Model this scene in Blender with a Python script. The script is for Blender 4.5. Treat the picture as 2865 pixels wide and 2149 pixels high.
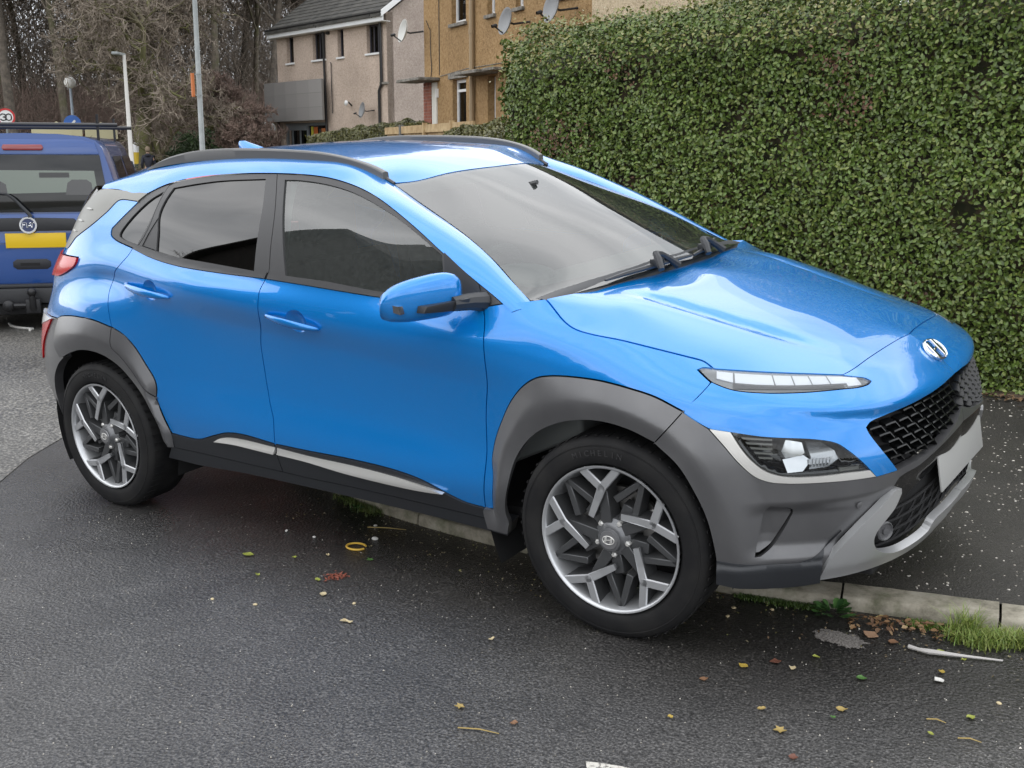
import bpy, bmesh, math, random
import numpy as np
from mathutils import Matrix, Vector, geometry
random.seed(7)
for _o in list(bpy.data.objects): bpy.data.objects.remove(_o)
scene=bpy.context.scene; COL=scene.collection
R=math.radians
# ------------------------------------------------------------------ camera
cam=bpy.data.cameras.new('camera'); camo=bpy.data.objects.new('camera',cam); COL.objects.link(camo)
cam.sensor_fit='HORIZONTAL'; cam.sensor_width=36.0; cam.lens=38.2639; cam.clip_start=.05; cam.clip_end=2000
camo.matrix_world=Matrix([[0.813546, -0.1242133, 0.5680792, 2.897115], [0.5814947, 0.169365, -0.7957257, -2.863757], [0.0026269, 0.9776945, 0.2100156, 1.540936], [0, 0, 0, 1]])
scene.camera=camo
CAR_MATRIX=Matrix([[0.9995831, -0.0017093, -0.0288208, -1.300826], [0.0, 0.9982459, -0.0592047, 0.798597], [0.0288714, 0.05918, 0.9978297, 0.009811], [0, 0, 0, 1]])
SLOPE=0.028883   # the street climbs gently towards +x

# ------------------------------------------------------------------ sky, sun, exposure
SUN_EL,SUN_AZ=R(48),R(205)            # azimuth measured from +x, counter-clockwise
world=bpy.data.worlds.new('World'); scene.world=world; world.use_nodes=True
_n=world.node_tree.nodes; _l=world.node_tree.links; _n.clear()
def _wn(t,**k):
    n=_n.new(t)
    for a,b in k.items(): setattr(n,a,b)
    return n
_sky=_wn('ShaderNodeTexSky',sky_type='NISHITA',sun_disc=False,sun_elevation=SUN_EL,sun_rotation=R(90)-SUN_AZ)
_bg1=_wn('ShaderNodeBackground'); _bg1.inputs[1].default_value=.07
_l.new(_sky.outputs[0],_bg1.inputs[0])
_tc=_wn('ShaderNodeTexCoord'); _map=_wn('ShaderNodeMapping'); _map.inputs['Scale'].default_value=(1,1,3.2)
_l.new(_tc.outputs['Generated'],_map.inputs['Vector'])
_no=_wn('ShaderNodeTexNoise'); _no.inputs['Scale'].default_value=2.3; _no.inputs['Detail'].default_value=5; _no.inputs['Roughness'].default_value=.5; _no.inputs['Distortion'].default_value=.4
_l.new(_map.outputs[0],_no.inputs['Vector'])
_cr=_wn('ShaderNodeValToRGB'); _cr.color_ramp.elements[0].position=.33; _cr.color_ramp.elements[0].color=(.66,.69,.73,1); _cr.color_ramp.elements[1].position=.68; _cr.color_ramp.elements[1].color=(1.25,1.26,1.28,1)
_l.new(_no.outputs['Fac'],_cr.inputs[0])
_bg2=_wn('ShaderNodeBackground'); _bg2.inputs[1].default_value=1.0
_l.new(_cr.outputs[0],_bg2.inputs[0])
_mx=_wn('ShaderNodeMixShader'); _mx.inputs[0].default_value=.88       # cloud cover
_l.new(_bg1.outputs[0],_mx.inputs[1]); _l.new(_bg2.outputs[0],_mx.inputs[2])
_wo=_wn('ShaderNodeOutputWorld'); _l.new(_mx.outputs[0],_wo.inputs[0])
sun=bpy.data.lights.new('sun','SUN'); sun.energy=.5; sun.angle=R(150); sun.color=(1,.96,.9)
suno=bpy.data.objects.new('sun',sun); COL.objects.link(suno)
suno.rotation_euler=Vector((-math.cos(SUN_EL)*math.cos(SUN_AZ),-math.cos(SUN_EL)*math.sin(SUN_AZ),-math.sin(SUN_EL))).to_track_quat('-Z','Y').to_euler()
scene.view_settings.view_transform='Standard'; scene.view_settings.look='None'; scene.view_settings.gamma=1; scene.view_settings.exposure=1.05
scene.view_settings.use_curve_mapping=False
# ------------------------------------------------------------------ helpers
def tag(o,label=None,cat=None,group=None,kind=None):
    if label: o['label']=label
    if cat: o['category']=cat
    if group: o['group']=group
    if kind: o['kind']=kind
    return o
def empty(name,loc=(0,0,0),rz=0,parent=None):
    o=bpy.data.objects.new(name,None); COL.objects.link(o); o.location=loc; o.rotation_euler=(0,0,rz); o.empty_display_size=.1
    if parent: o.parent=parent
    return o
def mesh(name,verts,faces,mat,parent=None,smooth=False,normals=None,mats=None,fmat=None,autosmooth=None):
    me=bpy.data.meshes.new(name); me.from_pydata([tuple(map(float,v)) for v in verts],[],[tuple(map(int,f)) for f in faces])
    for m in (mats or [mat]): me.materials.append(m)
    if fmat is not None: me.polygons.foreach_set('material_index',fmat)
    if smooth: me.polygons.foreach_set('use_smooth',[True]*len(me.polygons))
    me.update()
    if normals is not None: me.normals_split_custom_set(normals)
    o=bpy.data.objects.new(name,me); COL.objects.link(o)
    if parent: o.parent=parent
    return o
class MB:
    """collects simple solids into one mesh"""
    def __init__(s): s.v=[];s.f=[]
    def add(s,v,f):
        b=len(s.v); s.v+=[tuple(p) for p in v]; s.f+=[tuple(i+b for i in q) for q in f]; return s
    def box(s,a,b,M=None):
        (x0,y0,z0),(x1,y1,z1)=a,b
        v=[(x0,y0,z0),(x1,y0,z0),(x1,y1,z0),(x0,y1,z0),(x0,y0,z1),(x1,y0,z1),(x1,y1,z1),(x0,y1,z1)]
        if M is not None: v=[M@Vector(p) for p in v]
        return s.add(v,[(3,2,1,0),(4,5,6,7),(0,1,5,4),(1,2,6,5),(2,3,7,6),(3,0,4,7)])
    def tube(s,pts,r,n=8,cap=True):
        pts=[Vector(p) for p in pts]; k=len(pts); rr=r if hasattr(r,'__len__') else [r]*k
        ref=None; V=[];F=[]
        for i,p in enumerate(pts):
            t=(pts[min(i+1,k-1)]-pts[max(i-1,0)]).normalized()
            if ref is None:
                ref=t.cross(Vector((0,0,1)));
                if ref.length<1e-3: ref=t.cross(Vector((1,0,0)))
            ref=(ref-t*ref.dot(t)).normalized(); b=t.cross(ref)
            V+=[p+(ref*math.cos(a)+b*math.sin(a))*rr[i] for a in (2*math.pi*j/n for j in range(n))]
        for i in range(k-1):
            for j in range(n): F.append((i*n+j,i*n+(j+1)%n,(i+1)*n+(j+1)%n,(i+1)*n+j))
        if cap: F+=[tuple(range(n-1,-1,-1)),tuple(range((k-1)*n,k*n))]
        return s.add(V,F)
    def lathe(s,prof,n=32,M=None,closed=False):
        """prof: (radius, height) about +z"""
        V=[];F=[];k=len(prof)
        for r,h in prof:
            V+=[Vector((r*math.cos(2*math.pi*j/n),r*math.sin(2*math.pi*j/n),h)) for j in range(n)]
        if M is not None: V=[M@p for p in V]
        for i in range(k-1 if not closed else k):
            a=i*n;b=((i+1)%k)*n
            for j in range(n): F.append((a+j,a+(j+1)%n,b+(j+1)%n,b+j))
        return s.add(V,F)
    def prism(s,poly,z0,z1,M=None):
        n=len(poly); V=[Vector((x,y,z0)) for x,y in poly]+[Vector((x,y,z1)) for x,y in poly]
        if M is not None: V=[M@p for p in V]
        return s.add(V,[tuple(range(n-1,-1,-1)),tuple(range(n,2*n))]+[(i,(i+1)%n,n+(i+1)%n,n+i) for i in range(n)])
    def ball(s,c,r,n=12,m=8,sc=(1,1,1),M=None):
        V=[];F=[]
        for i in range(m+1):
            t=math.pi*i/m
            for j in range(n):
                p=2*math.pi*j/n; V.append(Vector((c[0]+r*sc[0]*math.sin(t)*math.cos(p),c[1]+r*sc[1]*math.sin(t)*math.sin(p),c[2]+r*sc[2]*math.cos(t))))
        if M is not None: V=[M@p for p in V]
        for i in range(m):
            for j in range(n): F.append((i*n+j,(i+1)*n+j,(i+1)*n+(j+1)%n,i*n+(j+1)%n))
        return s.add(V,F)
    def build(s,name,mat,parent=None,smooth=False,bevel=0,seg=2,angle=35):
        o=mesh(name,s.v,s.f,mat,parent)
        if bevel or smooth:
            bm=bmesh.new(); bm.from_mesh(o.data); bmesh.ops.remove_doubles(bm,verts=bm.verts,dist=1e-5)
            bmesh.ops.recalc_face_normals(bm,faces=bm.faces)
            if bevel:
                ed=[e for e in bm.edges if len(e.link_faces)==2 and e.calc_face_angle(0)>R(30)]
                bmesh.ops.bevel(bm,geom=ed,offset=bevel,segments=seg,affect='EDGES',profile=.6,clamp_overlap=True)
            for f_ in bm.faces: f_.smooth=True
            for e in bm.edges:
                if len(e.link_faces)==2 and e.calc_face_angle(0)>R(angle): e.smooth=False
            bm.to_mesh(o.data); bm.free()
        return o
def dup(o,parent=None):
    c=o.copy(); COL.objects.link(c); c.parent=parent
    for ch in list(o.children): dup(ch,c)
    return c
def zg(x):
    """height of the street at x"""
    x=np.asarray(x,float)
    return np.where(x>-2,SLOPE*x,-2*SLOPE-.09*(1-np.exp(-np.maximum(-2-x,0)*SLOPE/.09)))
def G(x): return float(zg(x))
# ------------------------------------------------------------------ materials
MATS={}
def mat(name,base=(.5,.5,.5),rough=.5,metal=0.,coat=0.,spec=.5,coat_rough=.03,build=None,**kw):
    if name in MATS: return MATS[name]
    m=bpy.data.materials.new(name); m.use_nodes=True; nt=m.node_tree; b=nt.nodes['Principled BSDF']
    b.inputs['Base Color'].default_value=(*base,1); b.inputs['Roughness'].default_value=rough; b.inputs['Metallic'].default_value=metal
    b.inputs['Coat Weight'].default_value=coat; b.inputs['Coat Roughness'].default_value=coat_rough; b.inputs['Specular IOR Level'].default_value=spec
    for k,v in kw.items(): b.inputs[k.replace('_',' ')].default_value=v
    if build: build(nt,b)
    MATS[name]=m; return m
def N(nt,t,ins=None,**k):
    n=nt.nodes.new(t)
    for a,b in k.items(): setattr(n,a,b)
    for a,b in (ins or {}).items():
        if hasattr(b,'links') or isinstance(b,bpy.types.NodeSocket): nt.links.new(b,n.inputs[a])
        else: n.inputs[a].default_value=b
    return n
def ramp(nt,fac,stops):
    r=N(nt,'ShaderNodeValToRGB'); nt.links.new(fac,r.inputs[0]); e=r.color_ramp.elements
    while len(e)<len(stops): e.new(.5)
    for i,(p,c) in enumerate(stops): e[i].position=p; e[i].color=(*c,1) if len(c)==3 else c
    return r.outputs[0]
def noise(nt,scale,detail=3,rough=.5,co=None,dist=0.):
    n=N(nt,'ShaderNodeTexNoise',{'Scale':scale,'Detail':detail,'Roughness':rough,'Distortion':dist})
    nt.links.new(co if co is not None else N(nt,'ShaderNodeTexCoord').outputs['Object'],n.inputs['Vector']); return n.outputs['Fac']
def bump(nt,b,h,strength=.3,dist=.01):
    n=N(nt,'ShaderNodeBump',{'Strength':strength,'Distance':dist}); nt.links.new(h,n.inputs['Height']); nt.links.new(n.outputs[0],b.inputs['Normal']); return n
def tint(nt,b,fac,c0,c1,p0=.3,p1=.7):
    nt.links.new(ramp(nt,fac,[(p0,c0),(p1,c1)]),b.inputs['Base Color'])
def glassmat(name,tintc,refl_ior=1.5,rough=.0,film=0.):
    """clear pane: see-through plus mirror by Fresnel, and a thin pale film that paints in haze"""
    if name in MATS: return MATS[name]
    m=bpy.data.materials.new(name); m.use_nodes=True; nt=m.node_tree; nt.nodes.clear()
    t=N(nt,'ShaderNodeBsdfTransparent',{'Color':(*tintc,1)}); g=N(nt,'ShaderNodeBsdfGlossy',{'Roughness':rough})
    body=t.outputs[0]
    if film:  # pale diffuse haze mixed in to brighten the pane
        d=N(nt,'ShaderNodeBsdfDiffuse',{'Color':(.70,.76,.73,1)}); f=noise(nt,60,3,.7)
        fm=ramp(nt,f,[(.3,(film*.75,)*3),(.7,(film*1.25,)*3)]); mf=N(nt,'ShaderNodeMixShader',{0:fm,1:t.outputs[0],2:d.outputs[0]}); body=mf.outputs[0]
    fr=N(nt,'ShaderNodeFresnel',{'IOR':refl_ior}); mx=N(nt,'ShaderNodeMixShader',{0:fr.outputs[0],1:body,2:g.outputs[0]})
    o=N(nt,'ShaderNodeOutputMaterial'); nt.links.new(mx.outputs[0],o.inputs[0]); MATS[name]=m; return m
#BODYDEF
import numpy as np, math
# ---- body skin of the hatchback: h(s,z) over a rounded plan line (car frame: x forward, y left, z up, metres)
D2R=math.pi/180
def _st(x,prof): return (x,[(z,y-.8) for z,y in prof])
def _ar(phi,prof,front=True): return ((2.6+.8*phi*D2R) if front else (-.8*phi*D2R),prof)
STN=[
_ar(90,[(.10,-.18),(.26,-.12),(.44,-.07),(.62,-.06),(.80,-.07),(.92,-.10),(1.0,-.115),(1.10,-.16),(1.2,-.245),(1.38,-.35),(1.46,-.38)],False),
_ar(45,[(.10,.0),(.26,.085),(.44,.15),(.62,.165),(.80,.135),(.93,.085),(1.0,.065),(1.09,.012),(1.2,-.095),(1.38,-.20),(1.46,-.26)],False),
_ar(18,[(.10,.0),(.27,.06),(.45,.095),(.66,.105),(.88,.07),(1.0,.025),(1.06,.015),(1.15,-.02),(1.28,-.075),(1.39,-.15),(1.46,-.24)],False),
_st(0,[(.12,.78),(.28,.84),(.46,.870),(.68,.880),(.93,.860),(1.048,.806),(1.068,.810),(1.19,.768),(1.30,.715),(1.40,.640),(1.47,.52)]),
_st(.28,[(.12,.78),(.28,.83),(.46,.860),(.68,.868),(.92,.862),(1.045,.836),(1.062,.837),(1.18,.785),(1.30,.735),(1.42,.650),(1.49,.55)]),
_st(.65,[(.12,.77),(.27,.815),(.45,.852),(.67,.842),(.90,.849),(1.033,.877),(1.047,.874),(1.125,.822),(1.29,.752),(1.445,.648),(1.505,.60)]),
_st(1.15,[(.12,.77),(.27,.812),(.43,.852),(.64,.832),(.86,.846),(.992,.884),(1.006,.881),(1.085,.840),(1.28,.757),(1.463,.645),(1.515,.61)]),
_st(1.7,[(.12,.77),(.27,.812),(.42,.855),(.60,.834),(.80,.848),(.936,.880),(.951,.878),(1.055,.832),(1.25,.750),(1.42,.638),(1.46,.615)]),
_st(2.12,[(.12,.77),(.28,.82),(.42,.858),(.57,.848),(.76,.858),(.893,.878),(.915,.876),(1.045,.805),(1.12,.777),(1.23,.725),(1.32,.68)]),
_st(2.35,[(.12,.78),(.28,.83),(.42,.86),(.57,.862),(.75,.868),(.84,.868),(.90,.860),(.975,.828),(1.035,.765),(1.062,.725),(1.09,.67)]),
_st(2.6,[(.12,.80),(.28,.845),(.42,.868),(.58,.876),(.72,.876),(.80,.868),(.85,.855),(.91,.82),(.955,.772),(.98,.72),(1.0,.65)]),
_ar(20,[(.12,.06),(.28,.10),(.40,.116),(.56,.124),(.68,.120),(.755,.108),(.80,.09),(.84,.052),(.875,-.01),(.90,-.07),(.92,-.13)]),
_ar(45,[(.14,.04),(.27,.10),(.36,.124),(.50,.136),(.62,.134),(.70,.112),(.735,.100),(.765,.098),(.80,.048),(.835,-.02),(.86,-.09)]),
_ar(70,[(.15,-.07),(.25,.010),(.34,.045),(.48,.060),(.60,.057),(.67,.038),(.715,.024),(.745,.022),(.785,-.020),(.825,-.08),(.85,-.14)]),
_ar(90,[(.15,-.11),(.25,-.035),(.34,.008),(.48,.020),(.60,.016),(.665,.002),(.705,-.008),(.735,-.010),(.78,-.053),(.82,-.098),(.85,-.15)]),
]
SS=np.array([a for a,_ in STN]); ZK=np.array([[q[0] for q in p] for _,p in STN]); HK=np.array([[q[1] for q in p] for _,p in STN])
def _d2(x,y):
    n=len(x);A=np.zeros((n,n));b=np.zeros((n,)+y.shape[1:]);h=np.diff(x)
    A[0,0]=1;A[0,1]=-1;A[-1,-1]=1;A[-1,-2]=-1   # near-parabolic ends
    for i in range(1,n-1):
        A[i,i-1]=h[i-1];A[i,i]=2*(h[i-1]+h[i]);A[i,i+1]=h[i]
        b[i]=6*((y[i+1]-y[i])/h[i]-(y[i]-y[i-1])/h[i-1])
    return np.linalg.solve(A,b)
_MZ=_d2(SS,ZK);_MH=_d2(SS,HK)
def _sp(x,y,M,q):
    i=np.clip(np.searchsorted(x,q)-1,0,len(x)-2);h=(x[i+1]-x[i])
    a=((x[i+1]-q)/h)[:,None];b=((q-x[i])/h)[:,None];h=h[:,None]
    return a*y[i]+b*y[i+1]+((a**3-a)*M[i]+(b**3-b)*M[i+1])*h*h/6
def hskin(s,z):
    s=np.atleast_1d(np.asarray(s,float));z=np.atleast_1d(np.asarray(z,float))
    sc=np.clip(s,SS[0],SS[-1])
    Z=_sp(SS,ZK,_MZ,sc);Hh=_sp(SS,HK,_MH,sc)
    n,K=Z.shape
    zc=np.clip(z,Z[:,0]+1e-6,Z[:,-1]-1e-6)
    k=np.clip((Z<=zc[:,None]).sum(1)-1,0,K-2);r=np.arange(n)
    dz=np.maximum(np.diff(Z,axis=1),4e-3);sl=np.diff(Hh,axis=1)/dz
    # centred tangents limited softly
    T=np.empty_like(Hh);T[:,1:-1]=(sl[:,:-1]*dz[:,1:]+sl[:,1:]*dz[:,:-1])/(dz[:,1:]+dz[:,:-1])
    T[:,0]=sl[:,0];T[:,-1]=sl[:,-1]
    _a=np.clip((sc-.02)/.3,0,1);_b=np.clip((2.28-sc)/.2,0,1);g=_a*_a*(3-2*_a)*_b*_b*(3-2*_b)   # the glass leaves the waist line steeper than the shoulder
    T[:,7]=T[:,7]*(1-g)+g*sl[:,7]*.80
    d=dz[r,k];t=(zc-Z[r,k])/d
    h00=2*t**3-3*t**2+1;h10=t**3-2*t**2+t;h01=-2*t**3+3*t**2;h11=t**3-t**2
    v=h00*Hh[r,k]+h10*d*T[r,k]+h01*Hh[r,k+1]+h11*d*T[r,k+1]
    return v+np.where(z>zc,(z-zc)*T[:,-1],0)+np.where(z<zc,(z-zc)*T[:,0],0)
def plan(s):
    s=np.atleast_1d(np.asarray(s,float));ph=np.where(s>2.6,(s-2.6)/.8,np.where(s<0,s/.8,0))
    sx=np.sin(ph);cx=np.cos(ph);x0=np.clip(s,0,2.6)
    return x0,sx,cx
def skin(s,z,off=0):
    """car-frame points of the right-hand skin at (s,z), moved out by off"""
    x0,sx,cx=plan(s);r=.8+hskin(s,z)+off
    return np.stack([x0+r*sx,-r*cx,np.broadcast_to(np.atleast_1d(np.asarray(z,float)),sx.shape)],-1)
def skinN(s,z):
    e=2e-3
    s=np.atleast_1d(np.asarray(s,float));z=np.atleast_1d(np.asarray(z,float))
    a=skin(s+e,z)-skin(s-e,z);b=skin(s,z+e)-skin(s,z-e)
    n=np.cross(a,b);n/=np.linalg.norm(n,axis=1)[:,None]
    return n
#ENDBODYDEF
CV={
'rear_seam':[(0.2706,1.1661),(0.2572,1.1404),(0.2133,1.0982),(0.1687,1.0636),(0.1291,1.0011),(0.1419,0.9454),(0.1569,0.8872),(0.1689,0.8355)],
'b_seam':[(1.1313,1.0806),(1.1199,1.0468),(1.1223,0.9971),(1.11,0.9412),(1.0609,0.8314),(1.0563,0.7279),(1.0693,0.6014),(1.0916,0.5289),(1.092,0.4334)],
'f_seam':[(2.1218,1.024),(2.1506,0.9593),(2.1609,0.8302),(2.1325,0.6666),(2.1225,0.5065),(2.0962,0.3373)],
'dlo_rear':[(0.2706,1.1661),(0.1232,1.1987),(0.088,1.2179),(0.0847,1.24),(0.1043,1.2561),(0.1573,1.2977),(0.2338,1.3523)],
'dlo_top_r':[(0.2867,1.3871),(0.3358,1.4046),(0.4379,1.4289),(0.5956,1.4457),(0.7565,1.4528),(0.9133,1.4549),(1.0439,1.4531)],
'dlo_top_f':[(1.0439,1.4527),(1.2149,1.4445),(1.3293,1.4314),(1.4249,1.4122),(1.5077,1.3894),(1.5918,1.3586),(1.6781,1.3202),(1.7643,1.2789),(1.8472,1.2357),(1.9309,1.1875),(1.996,1.1501),(2.091,1.094),(2.1921,1.0371)],
'belt_r':[(0.2706,1.1661),(0.4143,1.1351),(0.5998,1.1103),(0.8441,1.0937),(1.1313,1.0806)],
'belt_f':[(1.1382,1.08),(1.3234,1.0676),(1.4784,1.0559),(1.6762,1.0405),(1.9121,1.0287),(2.1218,1.024)],
'fender_top':[(2.1218,1.024),(2.1921,1.0371),(2.2798,1.0476),(2.3268,1.0521)],
'door_bot_r':[(0.4462,0.3957),(0.5189,0.3902),(0.617,0.3895),(0.7172,0.4181),(0.8047,0.4421),(0.9001,0.4491),(1.0945,0.4343)],
'door_bot_f':[(1.0945,0.4343),(1.2724,0.4318),(1.5105,0.431),(1.7141,0.421),(1.837,0.4016),(1.9149,0.375),(2.0076,0.3462),(2.098,0.3384)],
'trim_r_up':[(0.7306,0.3968),(0.7656,0.4149),(0.8252,0.4269),(0.904,0.4299),(1.0993,0.4227)],
'trim_r_lo':[(1.0888,0.3924),(0.9691,0.397),(0.8547,0.4004),(0.7304,0.3962)],
'trim_f_up':[(1.1067,0.4227),(1.2759,0.4135),(1.513,0.4088),(1.7157,0.3983),(1.8299,0.3864),(1.8936,0.3765),(1.9331,0.3676)],
'trim_f_lo':[(1.9325,0.3657),(1.8015,0.36),(1.4995,0.3692),(1.2666,0.3865),(1.0983,0.3922)],
'clad_line':[(0.4442,0.3277),(0.6936,0.3219),(0.9254,0.3155),(1.0563,0.3131),(1.2265,0.3095),(1.468,0.3087),(2.0927,0.2955),(2.1925,0.2967)],
'sill_bot':[(0.3689,0.2682),(0.4584,0.2639),(0.5616,0.2583),(0.8595,0.2633),(1.2783,0.2608),(1.7522,0.2519),(2.1638,0.2389)],
'flare_f_out':[(2.1316,0.3417),(2.1533,0.4609),(2.1497,0.5301),(2.1679,0.5975),(2.2,0.6612),(2.2443,0.7315),(2.2996,0.7897),(2.3541,0.8229),(2.4102,0.834),(2.5078,0.8368),(2.5927,0.8332),(2.6758,0.8217),(2.7529,0.8046),(2.8314,0.7701)],
'flare_f_out2':[(2.8314,0.7701),(2.8951,0.7274)],
'flare_f_in':[(2.2058,0.309),(2.2029,0.3489),(2.229,0.4487),(2.268,0.5534),(2.345,0.6402),(2.4353,0.6893),(2.5194,0.7111),(2.6069,0.7177),(2.687,0.7063),(2.7604,0.678)],
'flare_f_in2':[(2.7604,0.678),(2.8191,0.6213),(2.8614,0.543),(2.8899,0.4664),(2.9056,0.3858),(2.9116,0.3357),(2.9124,0.2704)],
'flare_r_out':[(-0.2816,0.8393),(-0.2442,0.8521),(-0.107,0.8675),(0.042,0.8621),(0.1648,0.8388)],
'flare_r_door':[(0.1733,0.8377),(0.2368,0.8126),(0.3005,0.7636),(0.3567,0.6892),(0.4001,0.6256),(0.4052,0.5869),(0.3932,0.5465)],
'flare_r_seam':[(0.1691,0.8396),(0.1701,0.8006),(0.1809,0.7561),(0.2281,0.7226),(0.2969,0.6573),(0.3428,0.6019),(0.3972,0.5476)],
'flare_r_low':[(0.3932,0.5465),(0.4133,0.4917),(0.4312,0.4415),(0.4477,0.3962),(0.4428,0.3272)],
'flare_r_in':[(-0.1906,0.6764),(-0.1546,0.6925),(-0.0516,0.7239),(0.0348,0.7251),(0.1192,0.7084),(0.2058,0.6696),(0.2705,0.6182),(0.3243,0.5606),(0.3649,0.4903),(0.3931,0.4234),(0.4004,0.3584),(0.4156,0.3361)],
'flare_r_back':[(-0.273,0.8407),(-0.2582,0.7626),(-0.2458,0.7114),(-0.2159,0.6709)],
'bump_r_in':[(-0.2073,0.6727),(-0.264,0.6381),(-0.3375,0.5652),(-0.3681,0.5094),(-0.386,0.4674)],
'bonnet_side':[(2.3268,1.0521),(2.3707,1.0225),(2.4224,0.9909),(2.4637,0.9726),(2.5204,0.9595),(2.6232,0.9434),(2.8262,0.8993),(2.8739,0.8868),(2.9027,0.8709)],
'bonnet_front':[(3.3001,0.8287),(3.4607,0.8433),(3.7317,0.8542),(3.8413,0.8586)],
'drl_low':[(2.8594,0.8708),(2.8797,0.8565),(2.8986,0.8436),(2.9128,0.8376),(2.957,0.8237),(3.0304,0.814),(3.1346,0.8067),(3.2498,0.802),(3.3239,0.7982),(3.3602,0.8004),(3.3767,0.8053)],
'drl_up':[(3.3767,0.8053),(3.3658,0.8134),(3.3341,0.8208),(3.2947,0.8285),(3.2006,0.8397),(3.0433,0.8553),(2.9027,0.8704),(2.8695,0.8737),(2.8594,0.8708)],
'diag':[(2.8994,0.8427),(2.8646,0.8062),(2.831,0.7693)],
'diag2':[(2.8328,0.7725),(2.7582,0.6753)],
'hl_top':[(2.8956,0.7256),(2.9491,0.7184),(3.0229,0.7055),(3.1484,0.6899),(3.208,0.6719),(3.2377,0.6479),(3.2719,0.613),(3.3021,0.5767),(3.3188,0.5554)],
'hl_trim_out':[(2.8959,0.7268),(2.9303,0.6825),(2.9698,0.6281),(3.0059,0.5907),(3.0391,0.5752),(3.0815,0.5692),(3.1753,0.5648),(3.3161,0.5573)],
'hl_trim_in':[(3.2957,0.5812),(3.2255,0.5851),(3.1432,0.5853),(3.0753,0.5902),(3.0331,0.6059),(3.0001,0.6361),(2.9762,0.6691),(2.949,0.7195)],
'nose_tip':[(3.3188,0.5554),(3.3915,0.557)],
'grille_left':[(3.3915,0.557),(3.3397,0.6282),(3.3058,0.6816),(3.2993,0.6988)],
'grille_top':[(3.2993,0.6988),(3.314,0.71),(3.3695,0.7189),(3.5186,0.7278),(3.7073,0.7353),(3.836,0.7362)],
'grille_bot':[(3.392,0.5579),(3.533,0.5672),(3.7024,0.5952),(3.7716,0.6063)],
'strip_low':[(3.356,0.5082),(3.4053,0.5287),(3.5007,0.539),(3.5897,0.5484)],
'bump_low':[(2.9113,0.2604),(2.9738,0.2502),(3.0568,0.2397),(3.1264,0.2413),(3.1748,0.2443)],
'skid_low':[(3.1722,0.248),(3.3533,0.2464),(3.5651,0.2632),(3.9185,-0.9739),(3.8288,0.3455)],
'skid_up':[(3.1722,0.248),(3.1852,0.3073),(3.2054,0.3445),(3.2697,0.4184),(3.3361,0.4717),(3.381,0.5034),(3.4009,0.5025)],
'skid_in':[(3.4009,0.5025),(3.4023,0.4858),(3.3797,0.4458),(3.3502,0.4167),(3.3234,0.3858),(3.3176,0.3578),(3.3348,0.3219),(3.3808,0.2949),(3.4513,0.2808),(3.5821,0.3014),(3.7022,0.3559)],
'intake_low':[(3.3266,0.3578),(3.3457,0.3394),(3.3826,0.3248),(3.452,0.3269),(3.5668,0.3427),(3.7059,0.3765)],
'lip_top':[(2.9127,0.3317),(3.0021,0.3234),(3.0672,0.3203),(3.1372,0.3247),(3.1809,0.3537),(3.2288,0.4011),(3.2688,0.4326)],
'vent':[(3.0435,0.4982),(3.0331,0.4847),(3.0228,0.4434),(3.006,0.3454),(3.0204,0.3456),(3.0524,0.3674),(3.073,0.4051),(3.1003,0.4686),(3.0983,0.4824),(3.0857,0.4922)],
'd_trim_up':[(-0.1052,1.4054),(0.0722,1.3974),(0.2867,1.3871)],
'd_trim_lo':[(0.2338,1.3523),(0.0869,1.358),(0.0621,1.35),(0.009,1.3063),(-0.0846,1.253),(-0.2381,1.1928)],
'lamp_r':[(-0.4191,1.1149),(-0.1439,1.1153),(-0.1553,1.0871),(-0.2202,1.0551),(-0.3501,1.0207),(-0.4326,1.0177)],
'rearw_frame':[(1.1028,1.3114),(1.1284,1.1747)],
'glass_rd':[(0.4392,1.4037),(0.5672,1.4176),(0.7224,1.4285),(0.9877,1.4332),(1.0259,1.3287),(1.0427,1.218),(1.0562,1.1069),(0.8246,1.1253),(0.5744,1.1441),(0.4385,1.1609),(0.4283,1.2309),(0.4066,1.3062),(0.4179,1.3564)],
'glass_fix':[(0.4066,1.2863),(0.43,1.1625),(0.3332,1.1775),(0.3627,1.2246)],
'glass_q':[(0.3811,1.389),(0.3091,1.3561),(0.206,1.2806),(0.1515,1.2168),(0.1781,1.2033),(0.2929,1.1823),(0.3445,1.2547),(0.3738,1.3412)],
'glass_fd':[(1.0999,1.4283),(1.1842,1.4253),(1.3209,1.4096),(1.4578,1.3807),(1.5966,1.3345),(1.7012,1.2923),(1.8051,1.2434),(1.8896,1.1993),(1.9265,1.1795),(1.9401,1.1241),(1.9588,1.041),(1.665,1.0605),(1.44,1.0831),(1.2303,1.0959)],
'sail':[(1.9347,1.1955),(1.998,1.156),(2.0936,1.0955),(2.1214,1.0266),(1.9708,1.0322)],
'frame_b_r':[(1.0439,1.4531),(1.1028,1.3114),(1.1284,1.1747),(1.139,1.1016),(1.1313,1.0806)],
'frame_split':[(0.3996,1.4143),(0.3917,1.3896),(0.375,1.3268),(0.3604,1.2559),(0.3076,1.1827),(0.2706,1.1661)],
'strip_r_up':[(0.3166,1.1826),(0.4569,1.1607),(0.5932,1.1451),(0.8417,1.1253),(1.0738,1.108),(1.143,1.1035)],
'strip_f_up':[(1.1462,1.1036),(1.2448,1.097),(1.4532,1.0843),(1.6767,1.0618),(1.969,1.0423)],
'pts_handle':[(0.2562,1.0246),(0.5826,0.9894),(1.1688,0.9581),(1.426,0.9184)],
'pts_badge':[(3.8536,0.8073)],
'pts_sensor':[(3.2768,0.4716),(2.0079,1.5357)],
'fog':[(3.4089,0.3553)],
}
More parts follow.
